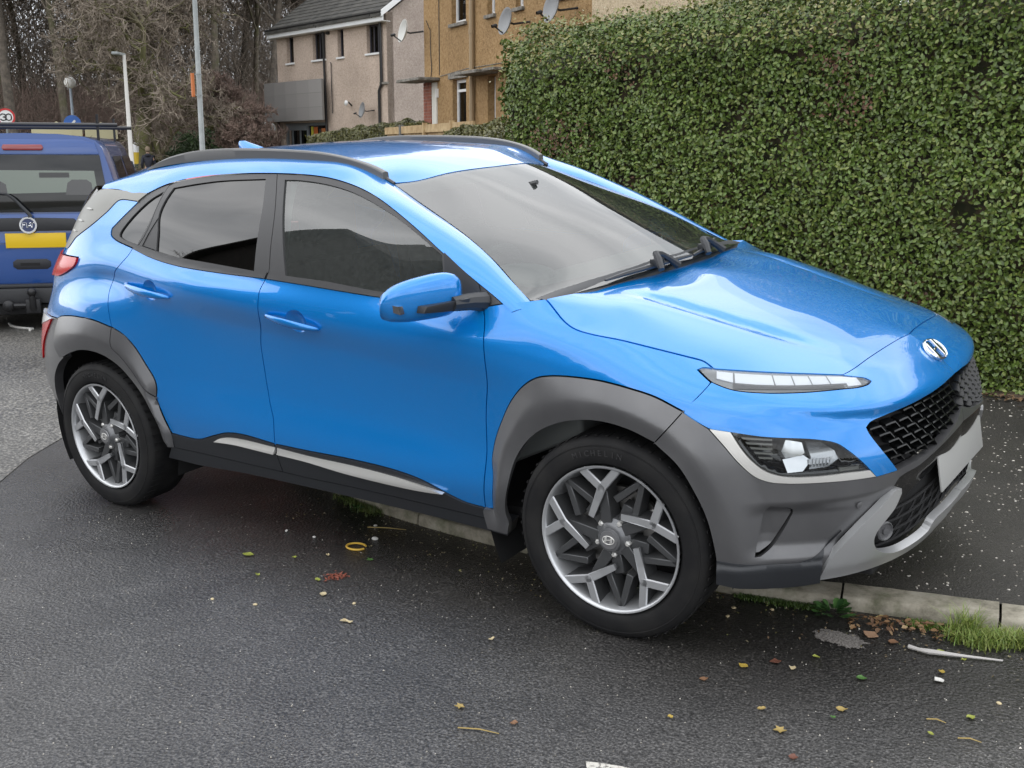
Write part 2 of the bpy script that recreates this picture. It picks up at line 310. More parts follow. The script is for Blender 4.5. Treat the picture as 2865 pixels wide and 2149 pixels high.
# ================================================================== the blue hatchback
def paint(name,base,flake=.5,metal=.34):
    def bld(nt,b):
        v=N(nt,'ShaderNodeTexVoronoi',{'Scale':900.}); nt.links.new(N(nt,'ShaderNodeTexCoord').outputs['Object'],v.inputs['Vector'])
        m=N(nt,'ShaderNodeMix',data_type='RGBA',ins={'Factor':.16}); m.inputs['A'].default_value=(*base,1)
        h=N(nt,'ShaderNodeHueSaturation',{'Saturation':.35,'Value':1.0}); nt.links.new(v.outputs['Color'],h.inputs['Color'])
        ml=N(nt,'ShaderNodeMix',data_type='RGBA',blend_type='MULTIPLY',ins={'Factor':1.}); ml.inputs['A'].default_value=(base[0]*1.8,base[1]*1.8,base[2]*1.8,1); nt.links.new(h.outputs[0],ml.inputs['B'])
        nt.links.new(ml.outputs['Result'],m.inputs['B']); nt.links.new(m.outputs['Result'],b.inputs['Base Color'])
    return mat(name,base,rough=.27,metal=metal,coat=1.,coat_rough=.012,spec=.25,build=bld,Coat_IOR=1.65)
M_BLUE=paint('blue_paint',(.0,.205,.62))
def _grain(sc,st,dark=None,light=None):
    def bld(nt,b):
        f=noise(nt,sc,2); bump(nt,b,f,st,.002)
        if dark:
            tint(nt,b,noise(nt,6,4),dark,light,.35,.65)
    return bld
M_CLAD=mat('satin_grey_cladding',(.075,.080,.09),rough=.30,spec=.9,metal=.30,build=_grain(260,.05,(.090,.090,.094),(.112,.112,.116)))
M_DCLAD=mat('dark_plastic',(.022,.024,.028),rough=.42,build=_grain(300,.15))
M_TRIMBLK=mat('window_trim_black',(.048,.048,.050),rough=.40,build=_grain(320,.1))
M_GLOSSBLK=mat('gloss_black',(.006,.006,.007),rough=.08,spec=.6,coat=.5)
M_SILVER=mat('satin_silver',(.74,.73,.70),rough=.33,metal=.6)
M_SKID=mat('skid_silver',(.47,.475,.48),rough=.34,metal=.55)
M_CHROME=mat('chrome',(.85,.86,.88),rough=.05,metal=1.)
M_PTRIM=mat('pillar_trim_grey',(.20,.20,.185),rough=.35,metal=.4)
M_RUBBER=mat('tyre_rubber',(.011,.011,.012),rough=.72,spec=.3,build=lambda nt,b:(tint(nt,b,noise(nt,9,4),(.008,.008,.009),(.018,.0175,.017),.4,.75),bump(nt,b,noise(nt,160,2),.15,.002)))
M_ALLOY=mat('machined_alloy',(.56,.57,.585),rough=.36,metal=.75)
M_ALLOYD=mat('dark_alloy',(.085,.087,.09),rough=.38,metal=.5)
M_DISC=mat('brake_steel',(.33,.32,.31),rough=.35,metal=.9)
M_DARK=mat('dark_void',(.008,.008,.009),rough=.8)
M_GLASS=glassmat('clear_glass',(.42,.50,.47),2.15,film=.05)
M_WSGLASS=glassmat('windscreen_glass',(.66,.78,.73),2.25,film=.03)
M_TINT=glassmat('privacy_glass',(.03,.03,.033),1.95)
M_LENS=glassmat('lamp_lens',(.90,.92,.93),1.45)
M_RED=mat('red_lens',(.50,.008,.012),rough=.2,coat=.25,spec=.3)
M_WHITELENS=mat('white_lens',(.75,.77,.80),rough=.15,coat=1.)
M_INT=mat('interior_grey',(.06,.062,.062),rough=.6)
M_INTL=mat('headlining',(.36,.37,.35),rough=.8)
M_DASH=mat('dashboard_grey',(.14,.15,.148),rough=.55)
car=empty('hatchback_car'); car.matrix_world=CAR_MATRIX
tag(car,'bright blue hatchback with grey wheel arches and five spoke alloys, front wheel by kerb','car')
PARTS={}
def sub(name,parent=None): return empty(name,parent=parent or car)
# ---- panels cut out of a smooth skin
def smooth(c,step=.012):
    """centripetal Catmull-Rom through control points, resampled"""
    P=np.array(c,float); P=P[np.r_[True,np.linalg.norm(np.diff(P,axis=0),axis=1)>1e-3]]
    if len(P)<3:
        n=max(2,int(np.ceil(np.linalg.norm(P[-1]-P[0])/step))+1); return np.linspace(P[0],P[-1],n)
    E=np.vstack([2*P[0]-P[1],P,2*P[-1]-P[-2]]); out=[]
    for i in range(1,len(E)-2):
        p0,p1,p2,p3=E[i-1:i+3]; a=max(np.linalg.norm(p1-p0),1e-6)**.5;b=max(np.linalg.norm(p2-p1),1e-6)**.5;d=max(np.linalg.norm(p3-p2),1e-6)**.5
        m1=(p1-p0)/a-(p2-p0)/(a+b)+(p2-p1)/b; m2=(p2-p1)/b-(p3-p1)/(b+d)+(p3-p2)/d; m1*=b;m2*=b
        n=max(1,int(np.ceil(np.linalg.norm(p2-p1)/step))); t=np.linspace(0,1,n,endpoint=False)[:,None]
        out.append((2*t**3-3*t**2+1)*p1+(t**3-2*t**2+t)*m1+(-2*t**3+3*t**2)*p2+(t**3-t**2)*m2)
    return np.vstack(out+[P[-1:]])
def C(n,rev=False):
    c=CV[n]; return c[::-1] if rev else c
def join(*cs,step=.012):
    P=[]
    for c in cs:
        for p in smooth(c,step):
            if not P or np.hypot(*(p-P[-1]))>.0025: P.append(p)
    if np.hypot(*(P[0]-P[-1]))<.0025: P.pop()
    P=np.array(P)
    a=(P[:,0]*np.roll(P[:,1],-1)-P[:,1]*np.roll(P[:,0],-1)).sum()
    return P if a>0 else P[::-1]
def inset(P,g):
    if g==0: return P
    e=np.roll(P,-1,0)-P; n=np.stack([-e[:,1],e[:,0]],1); n/=np.linalg.norm(n,axis=1)[:,None]
    m=n+np.roll(n,1,0); m/=np.maximum((m*m).sum(1,keepdims=True)/2,.25)
    return P+m*g
def inside(P,q):
    x,y=q[:,0],q[:,1]; r=np.zeros(len(q),bool)
    for (x0,y0),(x1,y1) in zip(P,np.roll(P,-1,0)):
        c=(y0>y)!=(y1>y)
        if y1!=y0: r^=c&(x<(x1-x0)*(y-y0)/(y1-y0)+x0)
    return r
def pdist(L,q,closed=True):
    A=L; B=np.roll(L,-1,0)
    if not closed: A=L[:-1];B=L[1:]
    d=np.full(len(q),1e9)
    for a,b in zip(A,B):
        ab=b-a; t=np.clip(((q-a)@ab)/max(ab@ab,1e-12),0,1); d=np.minimum(d,np.linalg.norm(q-a-t[:,None]*ab,axis=1))
    return d
def sskin(off=0.):
    if callable(off): return lambda u,v: skin(u,v,off(u,v))
    return lambda u,v: skin(u,v,off)
def panel(name,P,mat_,parent=None,surf=None,holes=(),gap=.0022,grid=.022,lip=.014,flip=False,mirror=True,label=None):
    parent=parent or car; surf=surf or sskin(0)
    P=inset(P,gap); H=[inset(h,-gap) for h in holes]
    lo,hi=P.min(0),P.max(0)
    gx,gy=np.meshgrid(np.arange(lo[0]+grid/3,hi[0],grid),np.arange(lo[1]+grid/3,hi[1],grid*.87))
    gx[1::2]+=grid/2; q=np.stack([gx.ravel(),gy.ravel()],1)
    assert len(q)<60000,name
    loops=[P]+H; k=inside(P,q)
    for h in H: k&=~inside(h,q)
    q=q[k]
    if len(q):
        k=np.ones(len(q),bool)
        for L in loops: k&=pdist(L,q)>grid*.4
        q=q[k]
    vs=np.vstack(loops+[q]); ed=[];b=0
    for L in loops:
        n=len(L); ed+=[(b+i,b+(i+1)%n) for i in range(n)]; b+=n
    r=geometry.delaunay_2d_cdt([Vector(p) for p in vs],ed,[],0,1e-6)
    V2=np.array([tuple(p) for p in r[0]]); F=np.array([f for f in r[2] if len(f)==3])
    cen=V2[F].mean(1); k=inside(P,cen)
    for h in H: k&=~inside(h,cen)
    F=F[k]
    X=surf(V2[:,0],V2[:,1]); e=1.5e-3
    du=surf(V2[:,0]+e,V2[:,1])-surf(V2[:,0]-e,V2[:,1]); dv=surf(V2[:,0],V2[:,1]+e)-surf(V2[:,0],V2[:,1]-e)
    Nn=np.cross(du,dv); Nn/=np.linalg.norm(Nn,axis=1)[:,None]
    a=V2[F]; ar=(a[:,1,0]-a[:,0,0])*(a[:,2,1]-a[:,0,1])-(a[:,1,1]-a[:,0,1])*(a[:,2,0]-a[:,0,0])
    F=np.where((ar>0)[:,None],F,F[:,::-1])
    if flip: F=F[:,::-1]; Nn=-Nn
    verts=[tuple(x) for x in X]; faces=[tuple(f) for f in F]; nor=[tuple(Nn[i]) for f in F for i in f]
    if lip:
        from collections import Counter
        cnt={}
        for f in faces:
            for i in range(3):
                a,b_=f[i],f[(i+1)%3]
                cnt[(a,b_)]=1
        bd=[(a,b_) for (a,b_) in cnt if (b_,a) not in cnt]; idx={}
        for a,b_ in bd:
            for i in (a,b_):
                if i not in idx: idx[i]=len(verts); verts.append(tuple(X[i]-Nn[i]*lip))
        for a,b_ in bd:
            f=(b_,a,idx[a],idx[b_]); faces.append(f)
            n=np.cross(np.subtract(verts[f[1]],verts[f[0]]),np.subtract(verts[f[3]],verts[f[0]])); n=n/(np.linalg.norm(n)+1e-12)
            nor+=[tuple(n)]*4
    out=[]
    o=mesh(name,verts,faces,mat_,parent,smooth=True,normals=nor); out.append(o)
    if label: o['label']=label
    if mirror:
        par=mirror if isinstance(mirror,bpy.types.Object) else parent
        vm=[(x,-y,z) for x,y,z in verts]; fm=[f[::-1] for f in faces]; nm=[];c=0
        for f in faces:
            l=nor[c:c+len(f)][::-1]; c+=len(f); nm+=[(x,-y,z) for x,y,z in l]
        out.append(mesh(name,vm,fm,mat_,par,smooth=True,normals=nm))
    return out
def S3(c,off=0.): c=np.array(c); return skin(c[:,0],c[:,1],off)
def spl(x,y):
    x=np.array(x,float);y=np.array(y,float)
    if y.ndim==1: y=y[:,None]
    M_=_d2(x,y); return lambda q:_sp(x,y,M_,np.clip(np.asarray(q,float),x[0],x[-1]))
def tps(P):
    P=np.array(P,float); p=P[:,:2]; n=len(P)
    def U(d2): return np.where(d2>1e-12,.5*d2*np.log(np.maximum(d2,1e-12)),0)
    K=U(((p[:,None]-p[None])**2).sum(-1)); A=np.zeros((n+3,n+3)); A[:n,:n]=K; A[:n,n]=1; A[:n,n+1:]=p; A[n:,:n]=A[:n,n:].T
    w=np.linalg.solve(A,np.r_[P[:,2],0,0,0])
    def f(u,v):
        u=np.asarray(u,float);v=np.asarray(v,float); q=np.stack([u,v],-1)
        return U(((q[:,None]-p[None])**2).sum(-1))@w[:n]+w[n]+u*w[n+1]+v*w[n+2]
    return f
def height(f,extra=None):
    def s(u,v):
        z=f(u,v)
        if extra is not None: z=z+extra(u,v)
        return np.stack([u,v,z],-1)
    return s
def sstep(t): t=np.clip(t,0,1); return t*t*(3-2*t)
def loft(name,A,B,mat_,parent=None,n=6,bulge=0.,mirror=True,flip=False,lip=0.):
    A=np.array(A);B=np.array(B);m=len(A); t=np.linspace(0,1,n+1)
    up=np.cross(np.gradient(A,axis=0),B-A); up/=np.linalg.norm(up,axis=1)[:,None]
    if flip: up=-up
    X=A[:,None]*(1-t)[None,:,None]+B[:,None]*t[None,:,None]+up[:,None]*(bulge*4*t*(1-t))[None,:,None]
    du=np.gradient(X,axis=0);dv=np.gradient(X,axis=1); Nn=np.cross(du,dv); Nn/=np.linalg.norm(Nn,axis=2)[:,:,None]+1e-12
    if flip: Nn=-Nn
    V=X.reshape(-1,3); w=n+1; F=[]
    for i in range(m-1):
        for j in range(n):
            f=(i*w+j,(i+1)*w+j,(i+1)*w+j+1,i*w+j+1); F.append(f[::-1] if flip else f)
    Nf=Nn.reshape(-1,3); nor=[tuple(Nf[i]) for f in F for i in f]
    V=[tuple(p) for p in V]
    o=mesh(name,V,F,mat_,parent or car,smooth=True,normals=nor)
    if mirror:
        nm=[];c=0
        for f in F: l=nor[c:c+4][::-1]; c+=4; nm+=[(x,-y,z) for x,y,z in l]
        mesh(name,[(x,-y,z) for x,y,z in V],[f[::-1] for f in F],mat_,mirror if isinstance(mirror,bpy.types.Object) else (parent or car),smooth=True,normals=nm)
    return o
# ---- doors, wings and quarter panels
rd=sub('rear_door'); rdm=sub('rear_door'); fd=sub('front_door'); fdm=sub('front_door')
def cup_poly(s0,z0,s1,z1,k=1.):
    return [(s0+(s1-s0)*.56+.052*k*math.cos(a),(z0+z1)/2+.001+.041*k*math.sin(a)) for a in np.linspace(0,2*math.pi,29)]
HR=(.264,1.023,.585,.989); HF=(1.164,.955,1.425,.9165)
P_rd=join(C('rear_seam',1),C('belt_r'),C('b_seam'),C('door_bot_r',1),C('flare_r_low',1)[1:],C('flare_r_door',1))
panel('door_skin',P_rd,M_BLUE,rd,mirror=rdm,holes=[join(cup_poly(*HR))],gap=.0022)
P_fd=join(C('belt_f'),C('f_seam'),C('door_bot_f',1),C('b_seam',1))
panel('door_skin',P_fd,M_BLUE,fd,mirror=fdm,holes=[join(cup_poly(*HF))])
P_q=join(C('dlo_rear'),C('d_trim_lo'),[(-.2386,1.1927),(-.4037,1.1163)],C('lamp_r')[:2],C('lamp_r')[1:],[(-.4357,1.0173),(-.70,.980),(-.735,.93),(-.745,.86)],[(-.745,.86),(-.5,.838),(-.2803,.8395)],C('flare_r_out'),C('rear_seam',1))
panel('rear_quarter',P_q,M_BLUE)
P_f=join(C('fender_top'),C('bonnet_side'),C('drl_up')[-3:],C('drl_low')[:3],C('diag'),C('flare_f_out',1),[(2.1315,.3416),(2.0961,.3373)],C('f_seam',1))
panel('front_wing',P_f,M_BLUE,grid=.018)
nose=[p for p in CV['bonnet_front'] if p[0]<3.80]; nose+=[(3.8566,nose[-1][1]+(.003 if nose[-1][0]<3.7 else .001))]
P_n=join(C('diag')+C('flare_f_out2')[1:],C('hl_top'),C('nose_tip'),C('grille_left'),C('grille_top')[:-1]+[(3.77,.7385),(3.8566,.7395)],[(3.8566,.7395),nose[-1]],nose[::-1],C('drl_up',1)[-4:],C('drl_low',1)[:-2])
# one nose panel across the centre line: mirrored halves meet without a gap
def both(P):
    return P
panel('nose_panel',P_n,M_BLUE,grid=.013,gap=.0)
# ---- satin grey cladding
def flare(out_c,in_c,h=.020,base=.003,w=.45):
    o=smooth(out_c);i=smooth(in_c)
    def f(u,v):
        q=np.stack([np.asarray(u,float),np.asarray(v,float)],1); a=pdist(o,q,False);b=pdist(i,q,False); t=a/(a+b+1e-9)
        x=t/w; return base+h*.5*(x+1-np.sqrt((x-1)**2+.025))-.012*sstep((t-w)/(1-w)*.7)
    return sskin(f)
P_ff=join(C('flare_f_out'),C('diag2'),C('flare_f_in',1),[(2.2058,.309),(2.19,.262)],[(2.19,.262),(2.098,.262)],[(2.098,.262),(2.0961,.3373),(2.1315,.3416)])
panel('wheel_arch',P_ff,M_CLAD,surf=flare(C('flare_f_out'),C('flare_f_in'),.030,.002,.52),lip=.024,grid=.013)
R_OUT=C('flare_r_out')+C('flare_r_door')[1:]+C('flare_r_low')[1:]
P_fr=join(C('flare_r_out'),C('flare_r_seam'),C('flare_r_low'),[(.4427,.3272),(.4155,.3361)],C('flare_r_in',1),C('flare_r_back',1))
panel('wheel_arch',P_fr,M_CLAD,surf=flare(R_OUT,C('flare_r_in'),.026,.002,.5),lip=.024,grid=.013)
P_frd=join(C('flare_r_door'),C('flare_r_seam',1))
panel('door_arch_trim',P_frd,M_CLAD,rd,surf=flare(R_OUT,C('flare_r_in'),.026,.002,.5),mirror=rdm,grid=.014)
# bumper
arch2=smooth(C('flare_f_in2')); outc2=smooth(CV['flare_f_out2'])
lip_c=smooth(C('lip_top')); vent_c=join(C('vent')+[CV['vent'][0]])
def bump_off(u,v):
    q=np.stack([np.asarray(u,float),np.asarray(v,float)],1)
    d=pdist(arch2,q,False); x=np.maximum((.150-d)/.085,0); x=x*x/(x+.18); o=.002+.030*.5*(x+1-np.sqrt((x-1)**2+.03))-.006*sstep(1-d/.06)
    # swell down from the lamp, hollow beside the skid, pocket for the vent, lip at the bottom
    u_,z_=q[:,0],q[:,1]
    hollow=sstep((u_-2.96)/.10)*sstep((.515-z_)/.05)*sstep((z_-.325)/.05)
    o=o-.026*hollow*(1-.35*sstep((u_-3.12)/.2))
    return o
def pocket(u,v):
    q=np.stack([np.asarray(u,float),np.asarray(v,float)],1)
    ins=inside(vent_c,q); d=np.where(ins,pdist(vent_c,q),0)
    return bump_off(u,v)-.012*sstep(d/.012)-.010*ins*sstep((3.09-q[:,0])/.06)
strip=C('strip_low'); 
BUMP_C=3.8566
P_b=join(C('diag2',1)[:1]+C('diag2',1)[1:],C('flare_f_out2'),C('hl_trim_out'),C('nose_tip'),C('grille_bot')[1:]+[(3.8566,.632)],[(3.8566,.632),(3.8566,.582)],[(3.8566,.582),(3.70,.577),(3.5623,.5598),(3.4868,.5456),(3.4001,.5318),(3.3772,.5058)],C('skid_up',1)[1:],C('bump_low',1),[(2.9113,.2603),(2.9123,.2703)],C('flare_f_in2',1))
vent_h=join(C('vent')[:4],C('vent')[3:5],C('vent')[4:8],C('vent')[7:],[CV['vent'][-1],CV['vent'][0]])
panel('front_bumper',P_b,M_CLAD,surf=sskin(bump_off),holes=[vent_h],gap=.001,lip=.03,grid=.013)
def scoop(u,v):
    u=np.asarray(u,float);v=np.asarray(v,float); return bump_off(u,v)-.004-.030*np.clip((3.10-u)/.075,0,1)+.012*np.clip((.40-v)/.06,0,1)
panel('corner_vent',vent_h,M_CLAD,surf=sskin(scoop),gap=.0035,lip=.008,grid=.010)
P_ch=join(C('lip_top')[:6],[(3.1811,.3534),(3.172,.30),(3.1725,.2476)],C('bump_low',1),[(2.9113,.2603),(2.9127,.3317)])
panel('chin_lip',P_ch,M_DCLAD,surf=sskin(lambda u,v:bump_off(u,v)+.006+.010*sstep((.325-np.asarray(v))/.02)),gap=.0,lip=.03,grid=.012)
P_sk=join([CV['skid_low'][0],(3.35,.246),(3.55,.243),(3.72,.242),(3.8566,.242)],[(3.8566,.242),(3.8566,.345)],[(3.8566,.345),(3.72,.343),(3.60,.330)]+C('skid_in',1)[1:-1],C('skid_in',1)[-2:],C('skid_up',1))
panel('skid_plate',P_sk,M_SKID,surf=sskin(lambda u,v:.006+.008*sstep((np.asarray(v)-.25)/.05)),gap=.001,lip=.025,grid=.014)
# intake behind: dark panel and lower mesh
P_in=join([(3.3772,.51),(3.4001,.535),(3.4868,.549),(3.5623,.563),(3.70,.580),(3.8566,.585)],[(3.8566,.585),(3.8566,.40)],[(3.8566,.40),(3.64,.37),(3.54,.31),(3.44,.28),(3.36,.29),(3.305,.35),(3.33,.42),(3.3772,.51)])
panel('intake_panel',P_in,M_DARK,surf=sskin(-.035),gap=0,lip=0)
P_mid=join([(3.392,.50),(3.41,.532),(3.4868,.545),(3.5623,.559),(3.70,.576),(3.8566,.581)],[(3.8566,.581),(3.8566,.515)],[(3.8566,.515),(3.70,.508),(3.60,.495),(3.50,.468),(3.40,.430),(3.392,.50)])
panel('intake_surround',P_mid,M_GLOSSBLK,surf=sskin(lambda u,v:-.004-.018*sstep((.55-np.asarray(v))/.08)),gap=0,lip=.02)
# lower lip (dark chin)
# ---- sills and door bottoms
P_dr=join(C('door_bot_r'),[(1.0945,.4343),(1.0945,.3131)],CV['clad_line'][:3][::-1] if False else [(1.0945,.3131),(.9253,.3155),(.6935,.3219),(.4442,.3277)],[(.4442,.3277),(.4461,.3957)])
panel('door_cladding',P_dr,M_DCLAD,rd,surf=sskin(.006),mirror=rdm)
P_df=join(C('door_bot_f'),[(2.0979,.3384),(2.0927,.2955)],[(2.0927,.2955),(1.4679,.3087),(1.2265,.3095),(1.0945,.3131)],[(1.0945,.3131),(1.0945,.4343)])
panel('door_cladding',P_df,M_DCLAD,fd,surf=sskin(.006),mirror=fdm)
panel('door_strip',join(C('trim_r_up'),[(1.0992,.4227),(1.0886,.3923)],C('trim_r_lo')),M_SILVER,rd,surf=sskin(lambda u,v:.020-.012*sstep((np.asarray(v)-.392)/.034)),mirror=rdm,gap=.001,grid=.012)
panel('door_strip',join(C('trim_f_up'),C('trim_f_lo'),[(1.0981,.3921),(1.1066,.4226)]),M_SILVER,fd,surf=sskin(lambda u,v:.020-.012*sstep((np.asarray(v)-.368)/.045)),mirror=fdm,gap=.001,grid=.012)
P_s=join(C('clad_line'),[(2.1925,.2967),(2.1638,.2389)],C('sill_bot',1),[(.3689,.2682),(.42,.332)])
panel('sill',P_s,M_DCLAD,surf=sskin(.002),lip=.05)
# ---- window surrounds and glass
GCOR={'glass_rd':(0,3,6,9),'glass_fd':(0,8,10,13),'glass_q':(0,5),'glass_fix':(0,1,2,3),'sail':(0,2,3,4)}
def gp_(n):
    c=C(n); k=GCOR[n]; return join(*[(c[a:b+1] if b>a else c[a:]+[c[0]]) for a,b in zip(k,k[1:]+(0,))])
P_fr_r=join(C('frame_split',1),[(.3981,1.4143),(.4373,1.4289)],C('dlo_top_r')[2:],C('frame_b_r'),C('belt_r',1))
panel('window_frame',P_fr_r,M_TRIMBLK,rd,surf=sskin(-.003),holes=[gp_('glass_rd'),gp_('glass_fix')],mirror=rdm,gap=.0016)
P_fr_q=join(C('dlo_rear'),[(.2267,1.3518),(.2832,1.3869)],C('dlo_top_r')[:3],[(.4373,1.4289),(.3981,1.4143)],C('frame_split'))
panel('quarter_window_frame',P_fr_q,M_TRIMBLK,surf=sskin(-.003),holes=[gp_('glass_q')],gap=.0016)
P_fr_f=join(C('frame_b_r',1),C('dlo_top_f'),[(2.1918,1.037),(2.1235,1.0245)],C('belt_f',1))
panel('window_frame',P_fr_f,M_TRIMBLK,fd,surf=sskin(-.003),holes=[gp_('glass_fd')],mirror=fdm,gap=.0016)
panel('window',gp_('glass_rd'),M_TINT,rd,surf=sskin(-.010),gap=-.004,lip=0,mirror=rdm)
panel('fixed_window',gp_('glass_fix'),M_TRIMBLK,rd,surf=sskin(-.006),gap=0,lip=0,mirror=rdm)
panel('quarter_window',gp_('glass_q'),M_TINT,surf=sskin(-.010),gap=-.004,lip=0)
panel('window',gp_('glass_fd'),M_GLASS,fd,surf=sskin(-.010),gap=-.004,lip=0,mirror=fdm)
panel('mirror_base_trim',gp_('sail'),M_DCLAD,fd,surf=sskin(.003),mirror=fdm)
panel('waist_strip',join(C('strip_r_up'),[(1.1389,1.1028),(1.1295,1.0803)],C('belt_r',1)),M_TRIMBLK,rd,surf=sskin(lambda u,v:.006+0*np.asarray(u)),mirror=rdm,gap=.0018,grid=.014)
panel('waist_strip',join(C('strip_f_up'),[(1.9712,1.0429),(1.97,1.0285)],C('belt_f',1)[2:]),M_TRIMBLK,fd,surf=sskin(.006),mirror=fdm,gap=.0018,grid=.014)
# ---- rear end
P_dt=join(C('d_trim_up'),[(.2832,1.3869),(.2267,1.3518)],C('d_trim_lo'),[(-.2386,1.1927),(-.34,1.140),(-.44,1.17),(-.36,1.25),(-.26,1.33),(-.17,1.40)],[(-.17,1.40),(-.1079,1.4053)])
panel('rear_pillar_trim',P_dt,M_PTRIM,surf=sskin(.003))
for s_,z_ in ((-.155,1.318),(-.215,1.268),(-.262,1.222)):
    panel('pillar_fin',join([(s_-.045,z_+.005),(s_+.0,z_-.0),(s_+.035,z_+.001),(s_+.0,z_+.008),(s_-.045,z_+.005)]),mat('fin_grey',(.42,.42,.40),rough=.35,metal=.4),surf=sskin(.008),gap=0,grid=.05,lip=.006)
tg=sub('tailgate')
panel('tailgate_skin',join([(-1.2566,.74),(-.87,.74),(-.75,.86),(-.74,.93),(-.60,.985),(-.44,1.11),(-.44,1.145)],[(-.44,1.145),(-1.2566,1.145)],[(-1.2566,1.145),(-1.2566,.74)]),M_BLUE,tg,gap=0,mirror=True)
panel('rear_window',join([(-1.2566,1.15),(-.46,1.15),(-.36,1.25),(-.26,1.33),(-.19,1.385),(-1.2566,1.385)],[(-1.2566,1.385),(-1.2566,1.15)]),M_TINT,tg,gap=0)
P_rb=join([(-1.2566,.735),(-.875,.735),(-.76,.85),(-.5,.834),(-.2803,.8395)],C('flare_r_back'),C('bump_r_in'),[(-.386,.4674),(-.40,.40),(-.44,.30),(-.8,.27),(-1.2566,.27)],[(-1.2566,.27),(-1.2566,.735)])
panel('rear_bumper',P_rb,M_CLAD,gap=.001,surf=sskin(.004),lip=.04)
tl_=panel('tail_light',join(C('lamp_r')[:2],C('lamp_r')[1:],[(-.4357,1.0173),(-.70,.985)],[(-.70,.985),(-.62,1.105),(-.4037,1.1163)]),M_RED,surf=sskin(.010),gap=.001,lip=.03,grid=.016)
panel('lower_tail_light',join([(-.33,.835),(-.47,.838),(-.60,.83),(-.63,.70),(-.50,.62),(-.45,.70),(-.33,.835)]),M_RED,surf=sskin(.012),gap=.001,lip=.02)
panel('reverse_light',join([(-.31,.838),(-.46,.842),(-.62,.835),(-.62,.775),(-.45,.80),(-.31,.838)]),M_WHITELENS,surf=sskin(.016),gap=.001,lip=.015)
# ---- roof side, pillars, roof
low=[(-.17,1.4055)]+C('d_trim_up')[:2]+C('dlo_top_r')[:-1]+C('dlo_top_f')+[(2.25,1.002)]
lowf=spl([p[0] for p in low],[[p[1]] for p in low])
UPX=[-.16,0,.15,.49,.73,.96,1.2,1.364,1.44,1.505,1.653,1.8,1.941,2.081,2.152,2.26,2.32]
UPY=[.53,.535,.545,.55,.55,.55,.545,.535,.522,.512,.55,.59,.631,.679,.708,.751,.776]
UPZ=[1.425,1.458,1.482,1.509,1.513,1.507,1.492,1.466,1.433,1.398,1.336,1.277,1.217,1.146,1.104,1.042,1.004]
upf=spl(UPX,np.stack([UPY,UPZ],1))
def up3(x): x=np.asarray(x,float); r=upf(x); return np.stack([x,-r[:,0],r[:,1]],1)
ts=np.linspace(-.165,2.235,112)
A=skin(ts,lowf(ts)[:,0]+.003-.006*np.clip((.28-ts)/.1,0,1),.002); B=up3(-.155+(ts+.165)*(2.258+.155)/(2.1918+.165))
loft('roof_side',A,B,M_BLUE,n=8,bulge=.013)
# roof skin
rx=np.linspace(-.155,1.505,30); E_=up3(rx)
RT=[tuple(p+np.array([0,.010,.002])) for p in E_]+[(x,-y,z) for x,y,z in (p+np.array([0,.010,.002]) for p in E_)]
RC=[(-.36,1.462),(-.2,1.488),(0,1.512),(.26,1.534),(.6,1.547),(.9,1.545),(1.2,1.522),(1.4,1.487),(1.56,1.440)]
RT+=[(x,0,z) for x,z in RC]+[(x,s*.3,z-.010) for x,z in RC[1:-1] for s in (1,-1)]+[(1.60,0,1.424),(1.575,.3,1.416),(1.575,-.3,1.416),(-.30,.3,1.45),(-.30,-.3,1.45)]
roof_s=height(tps(RT))
edge=E_[:,:2]+np.array([0,.010])
wtop=[(1.505,-.500),(1.552,-.40),(1.588,-.2),(1.60,0),(1.588,.2),(1.552,.40),(1.505,.500)]
P_roof=join([tuple(p) for p in edge],wtop,[(x,-y) for x,y in edge[::-1]],[(-.155,.52),(-.26,.45),(-.35,.2),(-.36,0),(-.35,-.2),(-.26,-.45),(-.155,-.52)],step=.02)
panel('roof',P_roof,M_BLUE,surf=roof_s,gap=.003,grid=.035,mirror=False)
for s in (1,-1):
    xs=np.linspace(1.40,1.51,8); p=up3(xs); MB().tube([(x,s*-y-s*.002,z+.004) for x,y,z in p],.007,6).build('roof_moulding',M_TRIMBLK,car,smooth=True)
# rails
RXB=[.13,.2,.3,.45,.74,1.01,1.236,1.36,1.44,1.475]; RTZ=[1.482,1.506,1.530,1.5475,1.551,1.539,1.517,1.490,1.462,1.444]
rt=spl(RXB,[[z] for z in RTZ])
for s in (1,-1):
    xs=np.linspace(.13,1.475,60); b=up3(xs); tz=rt(xs)[:,0]; V=[];F=[]
    for i,(x,t) in enumerate(zip(xs,tz)):
        y=-b[i,1]; zb=b[i,2]-.004; t=max(t,zb+.004); h=t-zb; w=.017
        for dy,z in ((w,zb),(w*.92,zb+h*.80),(w*.72,t-.002),(0.,t),(-w*.72,t-.002),(-w*.92,zb+h*.8),(-w,zb)): V.append((x,-s*(y+dy),z))
    for i in range(59):
        for j in range(6):
            f=(i*7+j,(i+1)*7+j,(i+1)*7+j+1,i*7+j+1); F.append(f if s<0 else f[::-1])
    F+=[tuple(range(7)),tuple(range(59*7,60*7))]
    r=MB().add(V,F).build('roof_rail',mat('rail_satin',(.10,.10,.10),rough=.38,spec=.7),car,smooth=True,angle=25)
